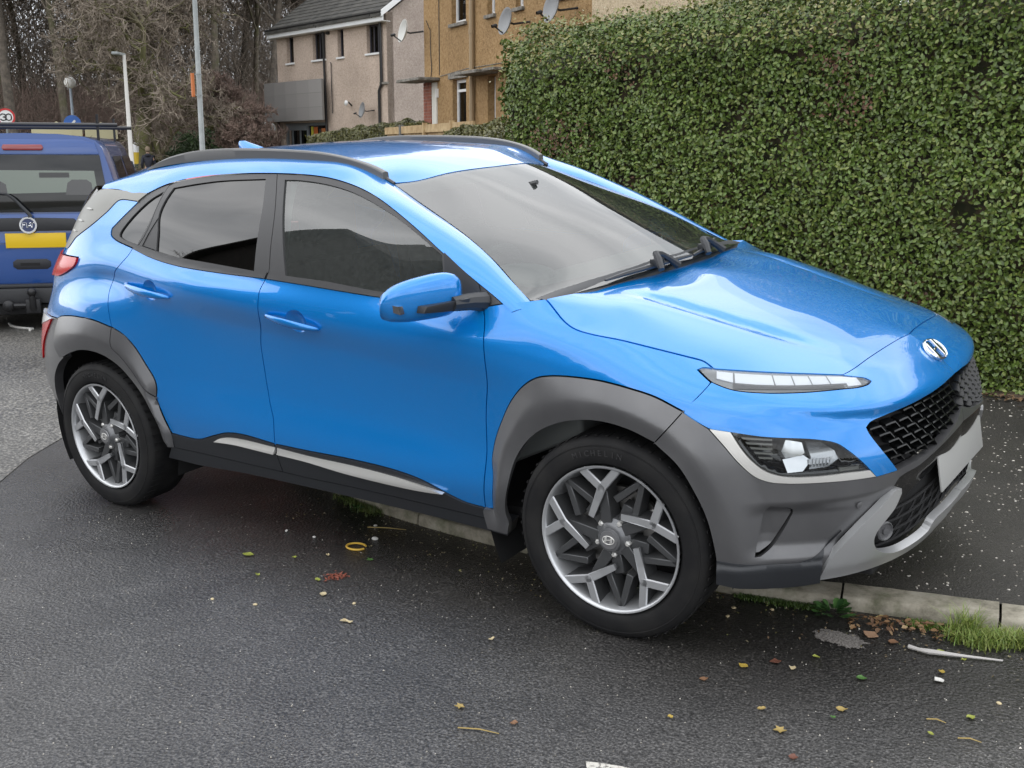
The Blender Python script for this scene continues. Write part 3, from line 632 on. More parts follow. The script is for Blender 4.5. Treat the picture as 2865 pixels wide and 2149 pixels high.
# ---- windscreen, cowl, bonnet
WS=[(1.505,.509,1.396),(1.653,.55,1.336),(1.8,.59,1.277),(1.941,.631,1.217),(2.081,.679,1.146),(2.152,.708,1.104),(2.26,.751,1.042)]
WSp=[(x,s*y,z) for x,y,z in WS for s in (1,-1)]+[(1.575,.3,1.416),(1.575,-.3,1.416),(1.60,0,1.424),(2.36,.55,1.064),(2.36,-.55,1.064),(2.322,.752,1.040),(2.322,-.752,1.040),(2.43,.3,1.071),(2.43,-.3,1.071),(2.455,0,1.075),(2.03,0,1.258),(1.8,0,1.346),(2.25,0,1.166)]
wsf=tps(WSp); ws_s=height(wsf)
wedge=[(x,-y) for x,y,z in WS]
wbot=[(2.26,-.751),(2.318,-.752),(2.372,-.60),(2.41,-.45),(2.435,-.3),(2.455,0),(2.435,.3),(2.41,.45),(2.372,.60),(2.318,.752),(2.26,.751)]
P_ws=join(wedge[::-1],wtop,[(x,-y) for x,y in wedge],wbot[::-1][:2],wbot[::-1][1:-1],wbot[::-1][-2:],step=.025)
ws=sub('windscreen')
panel('windscreen_glass',P_ws,M_WSGLASS,ws,surf=ws_s,gap=.004,grid=.04,lip=0,mirror=False)
inn=[(1.614,-.509),(1.651,-.526),(1.8,-.572),(1.932,-.616),(2.07,-.664),(2.145,-.692),(2.179,-.696)]
itop=[(1.614,-.509),(1.669,-.341),(1.695,-.2)]
fr_bot=[(2.179,-.696),(2.211,-.687),(2.272,-.586),(2.344,-.371),(2.372,-.17),(2.380,0),(2.372,.17),(2.344,.371),(2.272,.586),(2.211,.687),(2.179,.696)]
cam_=[(1.715,-.2),(1.86,-.11),(1.86,.07),(1.80,.12),(1.715,.2)]
hole=join(inn,fr_bot,[(x,-y) for x,y in inn[::-1]],[(x,-y) for x,y in itop],[(1.695,.2),(1.71,.177)],[(1.71,.177),(1.814,.125)],[(1.814,.125),(1.817,-.102)],[(1.817,-.102),(1.700,-.130)],[(1.700,-.130),(1.695,-.2)],itop[::-1],step=.025)
panel('black_band',P_ws,M_TRIMBLK,ws,surf=height(wsf,lambda u,v:-.004+0*u),holes=[hole],gap=.006,grid=.04,lip=0,mirror=False)
bs=S3(join(C('bonnet_side')+[]) if False else smooth(C('bonnet_side'),.03)); bf=S3(smooth(nose,.03))
brear=[(2.3271,-.756),(2.372,-.55),(2.402,-.25),(2.412,0),(2.402,.25),(2.372,.55),(2.3271,.756)]
du_=S3(smooth(C('drl_up')[3:7],.03))[::-1]    # along the lamp's upper edge
edge_b=np.vstack([bs[:-1],du_,bf])
BT=[tuple(p) for p in edge_b]+[(x,-y,z) for x,y,z in edge_b if y<-.01]
BT+=[(2.372,s*.55,1.0490) for s in (1,-1)]+[(2.402,s*.25,1.055) for s in (1,-1)]+[(2.412,0,1.056)]
for x,zc,y1,z1,y2,z2 in ((2.52,1.044,.36,1.036,.60,1.020),(2.66,1.012,.36,1.002,.58,.984),(2.80,.975,.34,.966,.56,.944),(2.93,.942,.33,.932,.53,.909),(3.06,.908,.31,.898,.50,.873),(3.15,.883,.28,.874,.43,.857)):
    BT+=[(x,0,zc)]+[(x,s*y1,z1) for s in (1,-1)]+[(x,s*y2,z2) for s in (1,-1)]
def ridge(u,v):
    u=np.asarray(u,float);a=np.abs(np.asarray(v,float)); y0=.47-.11*(u-2.45)/.7
    fade=sstep((u-2.42)/.2)*sstep((3.14-u)/.22)
    return fade*(.007*sstep((y0+.035-a)/.05)-.006*np.exp(-((a-y0-.03)/.03)**2))
bon_s=height(tps(BT),ridge)
e2=edge_b[:,:2]
P_bon=join([tuple(p) for p in bs[:,:2]],[tuple(p) for p in du_[:,:2]],[tuple(p) for p in bf[:,:2]],[(x,-y) for x,y in bf[::-1,:2]],[(x,-y) for x,y in du_[::-1,:2]],[(x,-y) for x,y in bs[::-1,:2]],brear[::-1],step=.02)
panel('bonnet',P_bon,M_BLUE,surf=bon_s,gap=.0028,grid=.024,mirror=False)
# cowl
ys=np.linspace(-.74,.74,40); xr=np.interp(ys,[p[1] for p in brear],[p[0] for p in brear]); 
A=np.stack([xr+.03,ys,np.full(40,1.022)],1); xb=np.interp(ys,[p[1] for p in wbot],[p[0] for p in wbot])-.045
B=np.stack([xb,ys,wsf(xb,ys)+.004],1)
loft('cowl',A,B,M_DCLAD,n=4,bulge=.01,mirror=False)
# wipers
def on_ws(x,y,h=.0): return Vector((x,y,float(wsf(np.array([x]),np.array([y]))[0])+h))
for pts_,hk in (([(2.392,-.497),(2.409,-.398),(2.430,-.27),(2.443,-.134),(2.450,.02)],-.215),([(2.452,.03),(2.437,.14),(2.405,.27),(2.362,.40)],.165)):
    w=sub('wiper'); P_=[on_ws(x,y,.012) for x,y in pts_]
    MB().tube(P_,[.004,.008,.009,.008,.005][:len(P_)],6).build('wiper_blade',M_DCLAD,w,smooth=True)
    xh=float(np.interp(hk,[p[1] for p in pts_],[p[0] for p in pts_])); a=on_ws(xh,hk,.012)
    m=MB(); m.tube([a+Vector((.035,-.035,-.012)),a+Vector((.015,-.018,.020)),a+Vector((-.004,.0,.036)),a+Vector((.0,.035,.030)),a+Vector((.012,.075,.008)),a+Vector((.03,.10,-.015))],[.012,.014,.013,.012,.013,.016],8); m.build('wiper_arm',M_DCLAD,w,smooth=True)
    m=MB(); m.box((-.014,-.03,-.006),(.014,.03,.022),Matrix.Translation(a)); m.build('wiper_clip',M_DCLAD,w,bevel=.005)
# ---- lights and front details
for sd in (-1,1):
    pass
def one_side(fn):
    """build on the right (y<0) and mirror every new part to the left"""
    before=set(bpy.data.objects); fn(); new=[o for o in bpy.data.objects if o not in before]
    mp={}
    for o in new:
        if o.type=='MESH':
            me=o.data.copy(); me.transform(Matrix.Diagonal((1,-1,1,1))); me.flip_normals(); c=o.copy(); c.data=me
        else: c=o.copy()
        COL.objects.link(c); mp[o]=c
    sw_={rd:rdm,fd:fdm}
    for o,c in mp.items(): c.parent=mp.get(o.parent,sw_.get(o.parent,o.parent))
def drl():
    L=sub('daytime_light')
    P=join(C('drl_low'),C('drl_up'))
    panel('lamp_housing',P,mat('drl_housing',(.34,.345,.35),rough=.25,metal=.3),L,surf=sskin(-.012),gap=0,lip=0,grid=.02,mirror=False)
    panel('lens',P,M_LENS,L,surf=sskin(.001),gap=.002,lip=.012,grid=.02,mirror=False)
    # row of light blocks along the upper half
    up=smooth(C('drl_up',1)[1:-1],.004); lo=smooth(C('drl_low')[1:-1],.004)
    def pair(t): 
        a=up[int(t*(len(up)-1))]; b=lo[np.argmin(np.abs(lo[:,0]-a[0]))]; return a,b
    for i in range(8):
        t0=.10+.84*i/8; t1=t0+.84/8*.95; a0,b0=pair(t0);a1,b1=pair(t1)
        q=lambda a,b,w:a+(b-a)*w
        k=.62 if i<7 else .85
        p=[tuple(q(a0,b0,.16)),tuple(q(a1,b1,.16)),tuple(q(a1,b1,k)),tuple(q(a0,b0,k))]
        panel('light_block',join([p[0],p[1]],[p[1],p[2]],[p[2],p[3]],[p[3],p[0]]),mat('drl_block',(.90,.92,.95),rough=.25,coat=.6),L,surf=sskin(-.006),gap=0,lip=.006,grid=.02,mirror=False)
    a0,b0=pair(.20);a1,b1=pair(.80)
    m=[tuple(a0+(b0-a0)*.66),tuple(a1+(b1-a1)*.70),tuple(a1+(b1-a1)*.93),tuple(a0+(b0-a0)*.93)]
    panel('indicator_strip',join([m[0],m[1]],[m[1],m[2]],[m[2],m[3]],[m[3],m[0]]),mat('indicator_grey',(.17,.17,.175),rough=.2,coat=.5),L,surf=sskin(-.007),gap=0,lip=0,grid=.02,mirror=False)
one_side(drl)
def headlight():
    L=sub('headlight')
    P=join([CV['hl_trim_in'][-1]]+CV['hl_top'][2:],[CV['hl_top'][-1],CV['hl_trim_in'][0]],C('hl_trim_in'))
    panel('lens',P,M_LENS,L,surf=sskin(-.002),gap=.001,lip=0,grid=.02,mirror=False)
    panel('housing',P,M_GLOSSBLK,L,surf=sskin(lambda u,v:-.012-.05*sstep(pdist(P,np.stack([np.asarray(u,float),np.asarray(v,float)],1))/.035)),gap=0,lip=0,grid=.015,mirror=False)
    panel('chrome_surround',join(C('hl_trim_out'),[CV['hl_trim_out'][-1],CV['hl_trim_in'][0]],C('hl_trim_in'),[CV['hl_trim_in'][-1],CV['hl_trim_out'][0]]),M_SILVER,L,surf=sskin(lambda u,v:.004+0*np.asarray(u)),gap=.001,lip=.02,grid=.012,mirror=False)
    def fr(s,z,d): 
        X=skin(np.array([s]),np.array([z]),d)[0]; n=skinN(np.array([s]),np.array([z]))[0]; return Vector(X),Vector(n)
    def proj_unit(s,z,r,name,mt,d=-.045,sc=(1.,.8,1.)):
        X,n=fr(s,z,d); q=Vector((.75,-.65,-.05)).normalized().to_track_quat('Z','Y').to_matrix().to_4x4(); Mx=Matrix.Translation(X)@q@Matrix.Diagonal((*sc,1))
        m=MB(); m.lathe([(r,-.012),(r*1.02,.0),(r*.94,.006),(r*.85,.003),(r*.5,-.004),(0,-.006)],24,Mx); return m.build(name,mt,L,smooth=True)
    A=[(3.085,.685),(3.125,.676),(3.130,.648),(3.115,.632),(3.085,.630),(3.072,.655)]
    panel('reflector',join(*[[A[i],A[(i+1)%6]] for i in range(6)]),mat('reflector_metal',(.62,.63,.64),rough=.16,metal=.95),L,surf=sskin(lambda u,v:-.018-.012*np.cos((np.asarray(u)-3.1)*40)),gap=0,lip=.03,grid=.012,mirror=False)
    A=[(3.075,.632),(3.128,.640),(3.145,.625),(3.122,.598),(3.085,.596)]
    panel('reflector',join(*[[A[i],A[(i+1)%5]] for i in range(5)]),mat('reflector_metal',(.62,.63,.64)),L,surf=sskin(lambda u,v:-.014-.01*(np.asarray(v)-.6)/.03),gap=0,lip=.03,grid=.012,mirror=False)
    A=[(3.135,.676),(3.175,.672),(3.215,.640),(3.222,.618),(3.19,.602),(3.14,.600),(3.15,.63)]
    panel('projector_bowl',join(*[[A[i],A[(i+1)%7]] for i in range(7)]),mat('bowl_grey',(.42,.43,.44),rough=.18,metal=.8),L,surf=sskin(lambda u,v:-.022-.016*np.sin((np.asarray(v)-.6)*40)),gap=0,lip=.02,grid=.012,mirror=False)
    for k in range(7):
        s_=3.139+.009*k; A=[(s_,.632),(s_+.006,.632),(s_+.004,.617),(s_-.002,.617)]
        panel('bulb_fin',join(*[[A[i],A[(i+1)%4]] for i in range(4)]),M_WHITELENS,L,surf=sskin(-.012),gap=0,lip=.006,grid=.05,mirror=False)
    A=[(3.215,.598),(3.27,.594),(3.272,.585),(3.217,.585)]
    panel('marker_strip',join(*[[A[i],A[(i+1)%4]] for i in range(4)]),M_PTRIM,L,surf=sskin(-.014),gap=0,lip=.01,grid=.05,mirror=False)
    for k in range(5):
        s_=2.985+.02*k; A=[(s_,.706-.004*k),(s_+.09,.690-.004*k),(s_+.09,.686-.004*k),(s_+.002,.701-.004*k)]
        A=[(2.975+.010*k,.700-.014*k),(3.05,.693-.013*k),(3.05,.688-.013*k),(2.979+.010*k,.694-.014*k)]
        panel('lamp_louvre',join(*[[A[i],A[(i+1)%4]] for i in range(4)]),M_PTRIM,L,surf=sskin(-.016),gap=0,lip=.012,grid=.05,mirror=False)
one_side(headlight)
# grille
gr=sub('grille')
P_g=join([(3.3875,.5605)]+CV['grille_bot'][1:]+[(3.8566,.634)],[(3.8566,.634),(3.8566,.738)],[(3.8566,.738),(3.77,.737)]+CV['grille_top'][:-1][::-1],C('grille_left',1))
panel('grille_back',P_g,M_DARK,gr,surf=sskin(-.045),gap=-.01,lip=0)
Pin=inset(P_g,.006)
def blade(s,z):
    """one dark wing-shaped blade of the grille"""
    w=.052; pts=[]; V=[];F=[]
    prof=[(-.5,.000,-.010),(-.18,.004,-.004),(.18,.004,-.004),(.40,-.012,-.001),(.5,-.015,-.006)]
    for t,dz,o in prof:
        for oo,dd in ((o,0.),(o,-.0045),(o-.028,-.010),(o-.028,.004)):
            V.append(skin(np.array([s+t*w]),np.array([z+dz+dd]),oo)[0])
    k=4
    for i in range(len(prof)-1):
        for j in range(k): F.append((i*k+j,(i+1)*k+j,(i+1)*k+(j+1)%k,i*k+(j+1)%k))
    F+=[(0,1,2,3),(16,19,18,17)]
    return MB().add(V,F)
bl=mat('grille_blade_black',(.006,.0065,.007),rough=.28,coat=.2)
rows=0
for r_ in range(8):
    z=.572+.0235*r_
    for k in range(0,12):
        s=3.315+.058*k+(.029 if r_%2 else 0)
        if s>3.85: continue
        if inside(Pin,np.array([[s-.016,z+.004],[s+.016,z+.002],[s,z-.012]])).all():
            o=blade(s,z).build('grille_blade',bl,gr,smooth=True,angle=25)
            me=o.data.copy(); me.transform(Matrix.Diagonal((1,-1,1,1))); me.flip_normals(); c=o.copy(); c.data=me; COL.objects.link(c); c.parent=gr
# lower intake bars and fog lamps
lg=sub('lower_grille')
for k in range(4):
    z=.315+.036*k; ss=np.linspace(3.345,3.8566,26); zz=z+.045*sstep((ss-3.4)/.45)+0*ss
    X=skin(ss,zz,-.022); m=MB(); m.tube(X,.0045,6); o=m.build('intake_bar',M_DARK,lg,smooth=True)
    me=o.data.copy(); me.transform(Matrix.Diagonal((1,-1,1,1))); me.flip_normals(); c=o.copy(); c.data=me; COL.objects.link(c); c.parent=lg
for k in range(8):
    s=3.42+.06*k
    for r_ in range(3):
        z=.333+.036*r_+.045*float(sstep((s-3.4)/.45)); m=MB(); m.tube(skin(np.array([s,s+.02,s+.03]),np.array([z-.018,z,z+.018]),-.022),.004,5)
        o=m.build('intake_link',M_DARK,lg,smooth=True)
        me=o.data.copy(); me.transform(Matrix.Diagonal((1,-1,1,1))); me.flip_normals(); c=o.copy(); c.data=me; COL.objects.link(c); c.parent=lg
def fog():
    L=sub('front_sensor'); X=Vector(skin(np.array([3.372]),np.array([.365]),-.012)[0]); q=Vector((.85,-.5,0)).to_track_quat('Z','Y').to_matrix().to_4x4(); Mx=Matrix.Translation(X)@q
    MB().lathe([(.030,-.03),(.030,.002),(.026,.006),(.022,.001),(.012,.0),(.010,.006),(0,.007)],20,Mx).build('sensor_ring',mat('sensor_grey',(.10,.10,.105),rough=.25),L,smooth=True)
    X=Vector(skin(np.array([3.276]),np.array([.472]),-.012)[0]); n=Vector(skinN(np.array([3.276]),np.array([.472]))[0]); Mx=Matrix.Translation(X)@n.to_track_quat('Z','Y').to_matrix().to_4x4()
    MB().lathe([(.0105,-.004),(.0105,.003),(.008,.004),(0,.004)],16,Mx).build('parking_sensor',M_CLAD,car,smooth=True)
one_side(fog)
def vent_line():
    panel('corner_vent',inset(vent_c,.004),M_CLAD,surf=sskin(lambda u,v:pocket(u,v)+.0),gap=.002,lip=.008,grid=.02,mirror=False)
# badge (oval with slanted H)
bp=Vector(skin(np.array([3.845]),np.array([.8091]),.004)[0]); bp.y=0
bq=Vector(skinN(np.array([3.8566]),np.array([.8091]))[0]); bq.y=0; bq.normalize()
Mb=Matrix.Translation(bp)@Matrix(((0,bq.z and -bq.z or 0,bq.x,0),(1,0,0,0),(0,bq.x,bq.z,0),(0,0,0,1)))
def emblem(Mx,w,h,t,mt,parent,name='emblem'):
    e=sub(name,parent); n=36; V=[];F=[]
    for i in range(n):
        a=2*math.pi*i/n; c,s=math.cos(a),math.sin(a)
        for k,z in ((1.,0),(1.,t*.6),(.94,t),(.86,t*.6),(.86,0)): V.append(Mx@Vector((c*w*k,s*h*k,z)))
    for i in range(n):
        for j in range(4): F.append((i*5+j,((i+1)%n)*5+j,((i+1)%n)*5+j+1,i*5+j+1))
    MB().add(V,F).build('emblem_ring',mt,e,smooth=True)
    m=MB()
    for x0 in (-.46,.46):   # two leaning uprights, curved to the ring
        q=[(x0*w-.17*w-.10*w,-.78*h*(1 if x0>0 else .86)),(x0*w+.17*w-.10*w,-.80*h*(.86 if x0>0 else 1)),(x0*w+.17*w+.10*w,.80*h*(.86 if x0>0 else 1)),(x0*w-.17*w+.10*w,.80*h*(1 if x0>0 else .86))]
        m.prism(q,0,t*.9,Mx)
    m.prism([(-.40*w,-.16*h),(.36*w,.02*h),(.40*w,.22*h),(-.36*w,.04*h)],0,t*.8,Mx)
    m.build('emblem_letter',mt,e,bevel=t*.2)
    return e
emblem(Mb,.066,.043,.010,M_CHROME,car,'badge')
# number plate, blank
pl=sub('number_plate'); xp=3.408
m=MB(); Mp=Matrix.Translation((xp+.012,0,.478))@Matrix.Rotation(R(-8),4,'Y'); m.box((-.006,-.26,-.056),(.0,.26,.056),Mp); m.build('plate',mat('plate_white',(.40,.40,.39),rough=.35),pl,bevel=.002)
m=MB(); m.box((-.045,-.16,-.040),(-.006,.16,.040),Mp); m.build('plate_holder',M_DCLAD,pl,bevel=.003)
# tail details, aerial
def fin():
    V=[];F=[]
    st=[(.095,.0,.0),(.085,.030,.40),(.088,.022,.85),(.105,.010,1.0),(.14,.016,.97),(.20,.024,.45),(.27,.010,.0)]
    n=10
    prof=[(.09,.017,1.530),(.080,.016,1.548),(.080,.011,1.563),(.088,.005,1.5715),]
    L=[( .096,.285,.026,1.526),(.090,.262,.023,1.536),(.086,.215,.017,1.549),(.086,.165,.011,1.562),(.094,.135,.005,1.5715)]
    for x0,x1,w,z in L:
        for i in range(n):
            a=2*math.pi*i/n; c,s=math.cos(a),math.sin(a); V.append(((x0+x1)/2+c*(x1-x0)/2,s*w,z))
    for i in range(len(L)-1):
        for j in range(n): F.append((i*n+j,i*n+(j+1)%n,(i+1)*n+(j+1)%n,(i+1)*n+j))
    F.append(tuple(range((len(L)-1)*n,len(L)*n)))
    MB().add(V,F).build('roof_aerial',M_BLUE,car,smooth=True)
fin()
# ---- door handles and mirrors
def handle(s0,z0,s1,z1,parent,front):
    h=sub('door_handle',parent)
    n=14; V=[];F=[]
    for i in range(n):
        t=i/(n-1); s=s0+(s1-s0)*t; z=z0+(z1-z0)*t; k=math.sin(math.pi*min(1,max(0,t*.9+.07)))**.45
        hz=.0165*k*(.85+.25*t); o=.012+.030*math.sin(math.pi*min(1.,t*1.02))**.6
        for a in range(8):
            an=2*math.pi*a/8; V.append(skin(np.array([s]),np.array([z+hz*math.sin(an)]),o+.009*math.cos(an)-.004)[0])
    for i in range(n-1):
        for j in range(8): F.append((i*8+j,(i+1)*8+j,(i+1)*8+(j+1)%8,i*8+(j+1)%8))
    F+=[tuple(range(8)),tuple(range((n-1)*8,n*8))]
    MB().add(V,F).build('handle_grip',M_BLUE,h,smooth=True,angle=70)
    if front:
        for t in (.06,.19):
            X=Vector(skin(np.array([s0+(s1-s0)*t]),np.array([z0+(z1-z0)*t-.001]),.010+.028*math.sin(math.pi*(t+.02))**.6)[0]); MB().ball(X,.0055,10,6,(1,1.2,1)).build('handle_button',M_DCLAD,h,smooth=True)
    # cup: a dished oval behind the grip
    sc=s0+(s1-s0)*.56; zc=(z0+z1)/2+.001; V=[];F=[];n=28
    for r_,o in ((1.06,-.0006),(.93,-.004),(.70,-.017),(.35,-.024),(.0,-.026)):
        for i in range(n):
            a=2*math.pi*i/n; V.append(skin(np.array([sc+.052*r_*math.cos(a)]),np.array([zc+.041*r_*math.sin(a)]),o)[0])
    for k in range(4):
        for i in range(n): F.append((k*n+i,k*n+(i+1)%n,(k+1)*n+(i+1)%n,(k+1)*n+i))
    MB().add(V,F).build('handle_cup',M_BLUE,h,smooth=True,angle=80)
def hr(): handle(*HR,rd,False)
def hf(): handle(*HF,fd,True)
one_side(hr); one_side(hf)
def mirror():
    L=sub('wing_mirror',fd)
    # shell: rounded pod, profile along x (front) with superellipse sections
    V=[];F=[];n=24;st=[]
    # station: y outwards, centre x,z, half sizes
    for t in np.linspace(0,1,15):
        y=.865+.215*t; k=(1-abs(2*t-1)**3.2)**.42 if 0<t<1 else .0
        zc=1.078+.006*t-.028*t**2; hz=.075*max(k,.04)*(1.04-.20*t); xc=2.052-.135*t**1.5; hx=.062*max(k,.04)*(1.0-.2*t)
        for i in range(n):
            a=2*math.pi*i/n; c,s=math.cos(a),math.sin(a); e=.75
            V.append((xc+hx*math.copysign(abs(c)**e,c),-y,zc+hz*math.copysign(abs(s)**e,s)+.012*c))
    for i in range(14):
        for j in range(n): F.append((i*n+j,i*n+(j+1)%n,(i+1)*n+(j+1)%n,(i+1)*n+j))
    F+=[tuple(range(n)),tuple(range(14*n,15*n))]
    MB().add(V,F).build('mirror_shell',M_BLUE,L,smooth=True,angle=80)
    m=MB(); m.tube([(2.115,-.80,1.040),(2.10,-.86,1.048),(2.085,-.93,1.052)],[.034,.028,.024],10); m.build('mirror_arm',M_DCLAD,L,smooth=True)
    m=MB(); m.add([(2.128,-.885,1.066),(2.060,-1.02,1.058),(2.052,-1.03,1.036),(2.112,-.885,1.026),(2.08,-.885,1.066),(2.02,-1.02,1.058),(2.02,-1.03,1.036),(2.08,-.885,1.026)],[(0,1,2,3),(7,6,5,4),(0,4,5,1),(1,5,6,2),(2,6,7,3),(3,7,4,0)]); m.build('mirror_trim',M_DCLAD,L,bevel=.004)
    m=MB(); m.add([(1.985,-1.074,1.062),(1.960,-1.070,1.064),(1.958,-1.066,1.040),(1.992,-1.072,1.036),(1.985,-1.05,1.06),(1.962,-1.05,1.062),(1.962,-1.05,1.04),(1.99,-1.05,1.036)],[(0,1,2,3),(7,6,5,4),(0,4,5,1),(1,5,6,2),(2,6,7,3),(3,7,4,0)]); m.build('mirror_lamp',mat('smoke_lens',(.06,.06,.065),rough=.1,coat=1.),L,smooth=True)
    m=MB(); m.box((1.96,-1.045,1.03),(1.975,-.895,1.115)); m.build('mirror_glass',M_CHROME,L,bevel=.006)
    for o in L.children: pass
_b=set(bpy.data.objects); one_side(mirror)
for o in set(bpy.data.objects)-_b:
    if o.type=='EMPTY' and o.name.startswith('wing_mirror') and o.children and o.children[0].data.vertices[0].co.y>0:
        h_=Vector((2.09,.88,0)); o.parent=fdm; o.matrix_basis=Matrix.Translation(h_)@Matrix.Translation((-.10,-.035,-.045))@Matrix.Rotation(R(84),4,'Z')@Matrix.Translation(-h_)   # the far mirror is folded in
# ---- wheels
LETTERS={}
def letter_mesh(c):
    if c not in LETTERS:
        fc=bpy.data.curves.new('sidewall_letter','FONT'); fc.body=c; fc.size=.026; fc.extrude=.0012; fc.align_x='CENTER'
        fo=bpy.data.objects.new('sidewall_letter',fc); COL.objects.link(fo); me=bpy.data.meshes.new_from_object(fo.evaluated_get(bpy.context.evaluated_depsgraph_get())); me.name='sidewall_letter'
        bpy.data.objects.remove(fo); me.materials.clear(); me.materials.append(mat('raised_rubber',(.030,.030,.031),rough=.6)); LETTERS[c]=me
    return LETTERS[c]
def wheel(x,side,z=.335,rot=0.,steer=0.):
    """side=-1: right (y<0). Local +Z of the lathe points outwards"""
    W=empty('wheel',(x,side*.875,z-.005),parent=car); W.scale=(.988,.988,1); W.rotation_euler=(R(90) if side<0 else R(-90),0,R(steer))
    # tyre
    tp=[(.232,-.20),(.245,-.222),(.300,-.222),(.322,-.212),(.3335,-.190),(.335,-.15),(.3355,-.10),(.335,-.05),(.3335,-.018),(.326,-.004),(.312,.004),(.296,.0075),(.275,.0085),(.258,.006),(.248,.000),(.2455,-.012),(.238,-.02)]
    MB().lathe(tp,72).build('tyre',M_RUBBER,W,smooth=True,angle=50)
    m=MB()
    for i in range(56):     # tread blocks as shallow sipes across the shoulder
        a=2*math.pi*i/56; Mx=Matrix.Rotation(a,4,'Z')
        m.box((.3335,-.003,-.060),(.3372,.006,-.012),Mx)
    m.build('tread',M_RUBBER,W)['kind']='stuff'
    # letter-like raised ring on the sidewall
    MB().lathe([(.3105,.003),(.3105,.0062),(.3085,.0068),(.3065,.0062)],72).build('sidewall_ring',M_RUBBER,W,smooth=True)
    if side<0:
        for i,c_ in enumerate('MICHELIN'):
            fo=bpy.data.objects.new('sidewall_letter',letter_mesh(c_)); COL.objects.link(fo); fo.parent=W; a=R(112+rot-4.6*i); fo.matrix_local=Matrix.Translation((.276*math.cos(a),.276*math.sin(a),.0092))@Matrix.Rotation(a-R(90),4,'Z')
    rp=[(.2435,.004),(.2425,.0075),(.238,.0075),(.233,.001),(.228,-.02),(.222,-.05),(.216,-.12),(.222,-.19),(.236,-.20)]
    MB().lathe(rp,72).build('rim',M_ALLOY,W,smooth=True,angle=60)
    MB().lathe([(.0,-.085),(.150,-.085),(.150,-.10),(.0,-.10)],40).build('brake_disc',M_DISC,W,smooth=True)
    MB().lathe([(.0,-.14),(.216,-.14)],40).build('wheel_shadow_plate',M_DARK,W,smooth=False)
    cal=MB(); cal.prism([(.155*math.cos(R(a)),.155*math.sin(R(a))) for a in range(-10,50,10)]+[(.085*math.cos(R(a)),.085*math.sin(R(a))) for a in range(40,-20,-10)],-.11,-.068); cal.build('caliper',M_DISC,W,bevel=.004)
    def pol(r,a): return (r*math.cos(R(a)),r*math.sin(R(a)))
    def bar(m,p,q,w0,w1,z0,z1,zo=0):
        dx,dy=q[0]-p[0],q[1]-p[1]; l=math.hypot(dx,dy); nx,ny=-dy/l,dx/l
        V=[]
        for (px,py,w,zt) in ((p[0],p[1],w0,z1),(q[0],q[1],w1,z1+zo)):
            V+=[(px+nx*w,py+ny*w,zt),(px-nx*w,py-ny*w,zt),(px-nx*w*1.25,py-ny*w*1.25,z0),(px+nx*w*1.25,py+ny*w*1.25,z0)]
        m.add(V,[(0,1,5,4),(1,2,6,5),(2,3,7,6),(3,0,4,7),(3,2,1,0),(4,5,6,7)])
    sp=MB(); fa=MB(); dk=MB()
    ch=1 if side<0 else 1
    for k in range(5):
        a=96.5+72*k+rot
        f=pol(.168,a+1); e1=pol(.236,a+15.5); e2=pol(.236,a-15); st=pol(.092,a+38)
        for mm,z0,z1,g in ((sp,-.075,-.0045,1.10),(fa,-.0045,.0,1.0)):
            bar(mm,st,f,.0080*g,.0120*g,z0,z1-.010,.010)
            bar(mm,f,e1,.0115*g,.0115*g,z0,z1); bar(mm,f,e2,.0115*g,.0115*g,z0,z1); mm.lathe([(.0001,z1),(.0118*g,z1),(.0118*g,z0)],14,Matrix.Translation((*f,0.)))
        md=a+36
        tip=pol(.232,md); i1=pol(.118,md-16); i2=pol(.130,md+22)
        bar(dk,tip,i1,.009,.012,-.070,-.016); bar(dk,tip,i2,.009,.012,-.070,-.016)
        bar(dk,pol(.05,a+14),pol(.16,a+3),.020,.014,-.075,-.018)
        bar(dk,pol(.05,md-6),pol(.124,md+2),.020,.018,-.075,-.030)
    sp.build('spokes_dark',M_ALLOYD,W,bevel=.0015,seg=1); fa.build('spoke_faces',M_ALLOY,W); dk.build('inner_spokes',M_ALLOYD,W,bevel=.002,seg=1)
    MB().lathe([(.066,-.09),(.062,-.028),(.050,-.018),(.042,-.012),(.0385,.000),(.034,.0015),(.0,.0015)],36).build('hub',mat('hub_grey',(.16,.163,.17),rough=.35,metal=.5),W,smooth=True,angle=40)
    MB().lathe([(.031,.0015),(.030,.004),(0,.0045)],30).build('hub_cap',mat('cap_grey',(.30,.30,.31),rough=.3,metal=.7),W,smooth=True)
    e=emblem(Matrix.Translation((0,0,.0045))@Matrix.Rotation(R(90 if side<0 else -90)*0,4,'Z'),.022,.0145,.002,M_SILVER,W,'cap_emblem')
    for o in list(e.children): o.parent=W; o.name='cap_emblem'
    bpy.data.objects.remove(e)
    nb=MB()
    for k in range(5):
        a=60+72*k+rot; Mx=Matrix.Translation((*pol(.0565,a),-.03)); nb=MB(); nb.lathe([(.0095,-.01),(.0095,.012),(.006,.017),(0,.018)],6,Mx); nb.build('wheel_nut',M_SILVER,W,smooth=True,angle=20)
    va=MB(); va.tube([(*pol(.205,112+rot),-.05),(*pol(.196,112+rot),-.015)],[.004,.0035],6); va.build('valve',M_DISC,W,smooth=True)
    return W
wheel(2.6,-1,.337,0,2.0); wheel(0,-1,.337,-5); wheel(2.6,1,.337,20,2.0); wheel(0,1,.337,40)
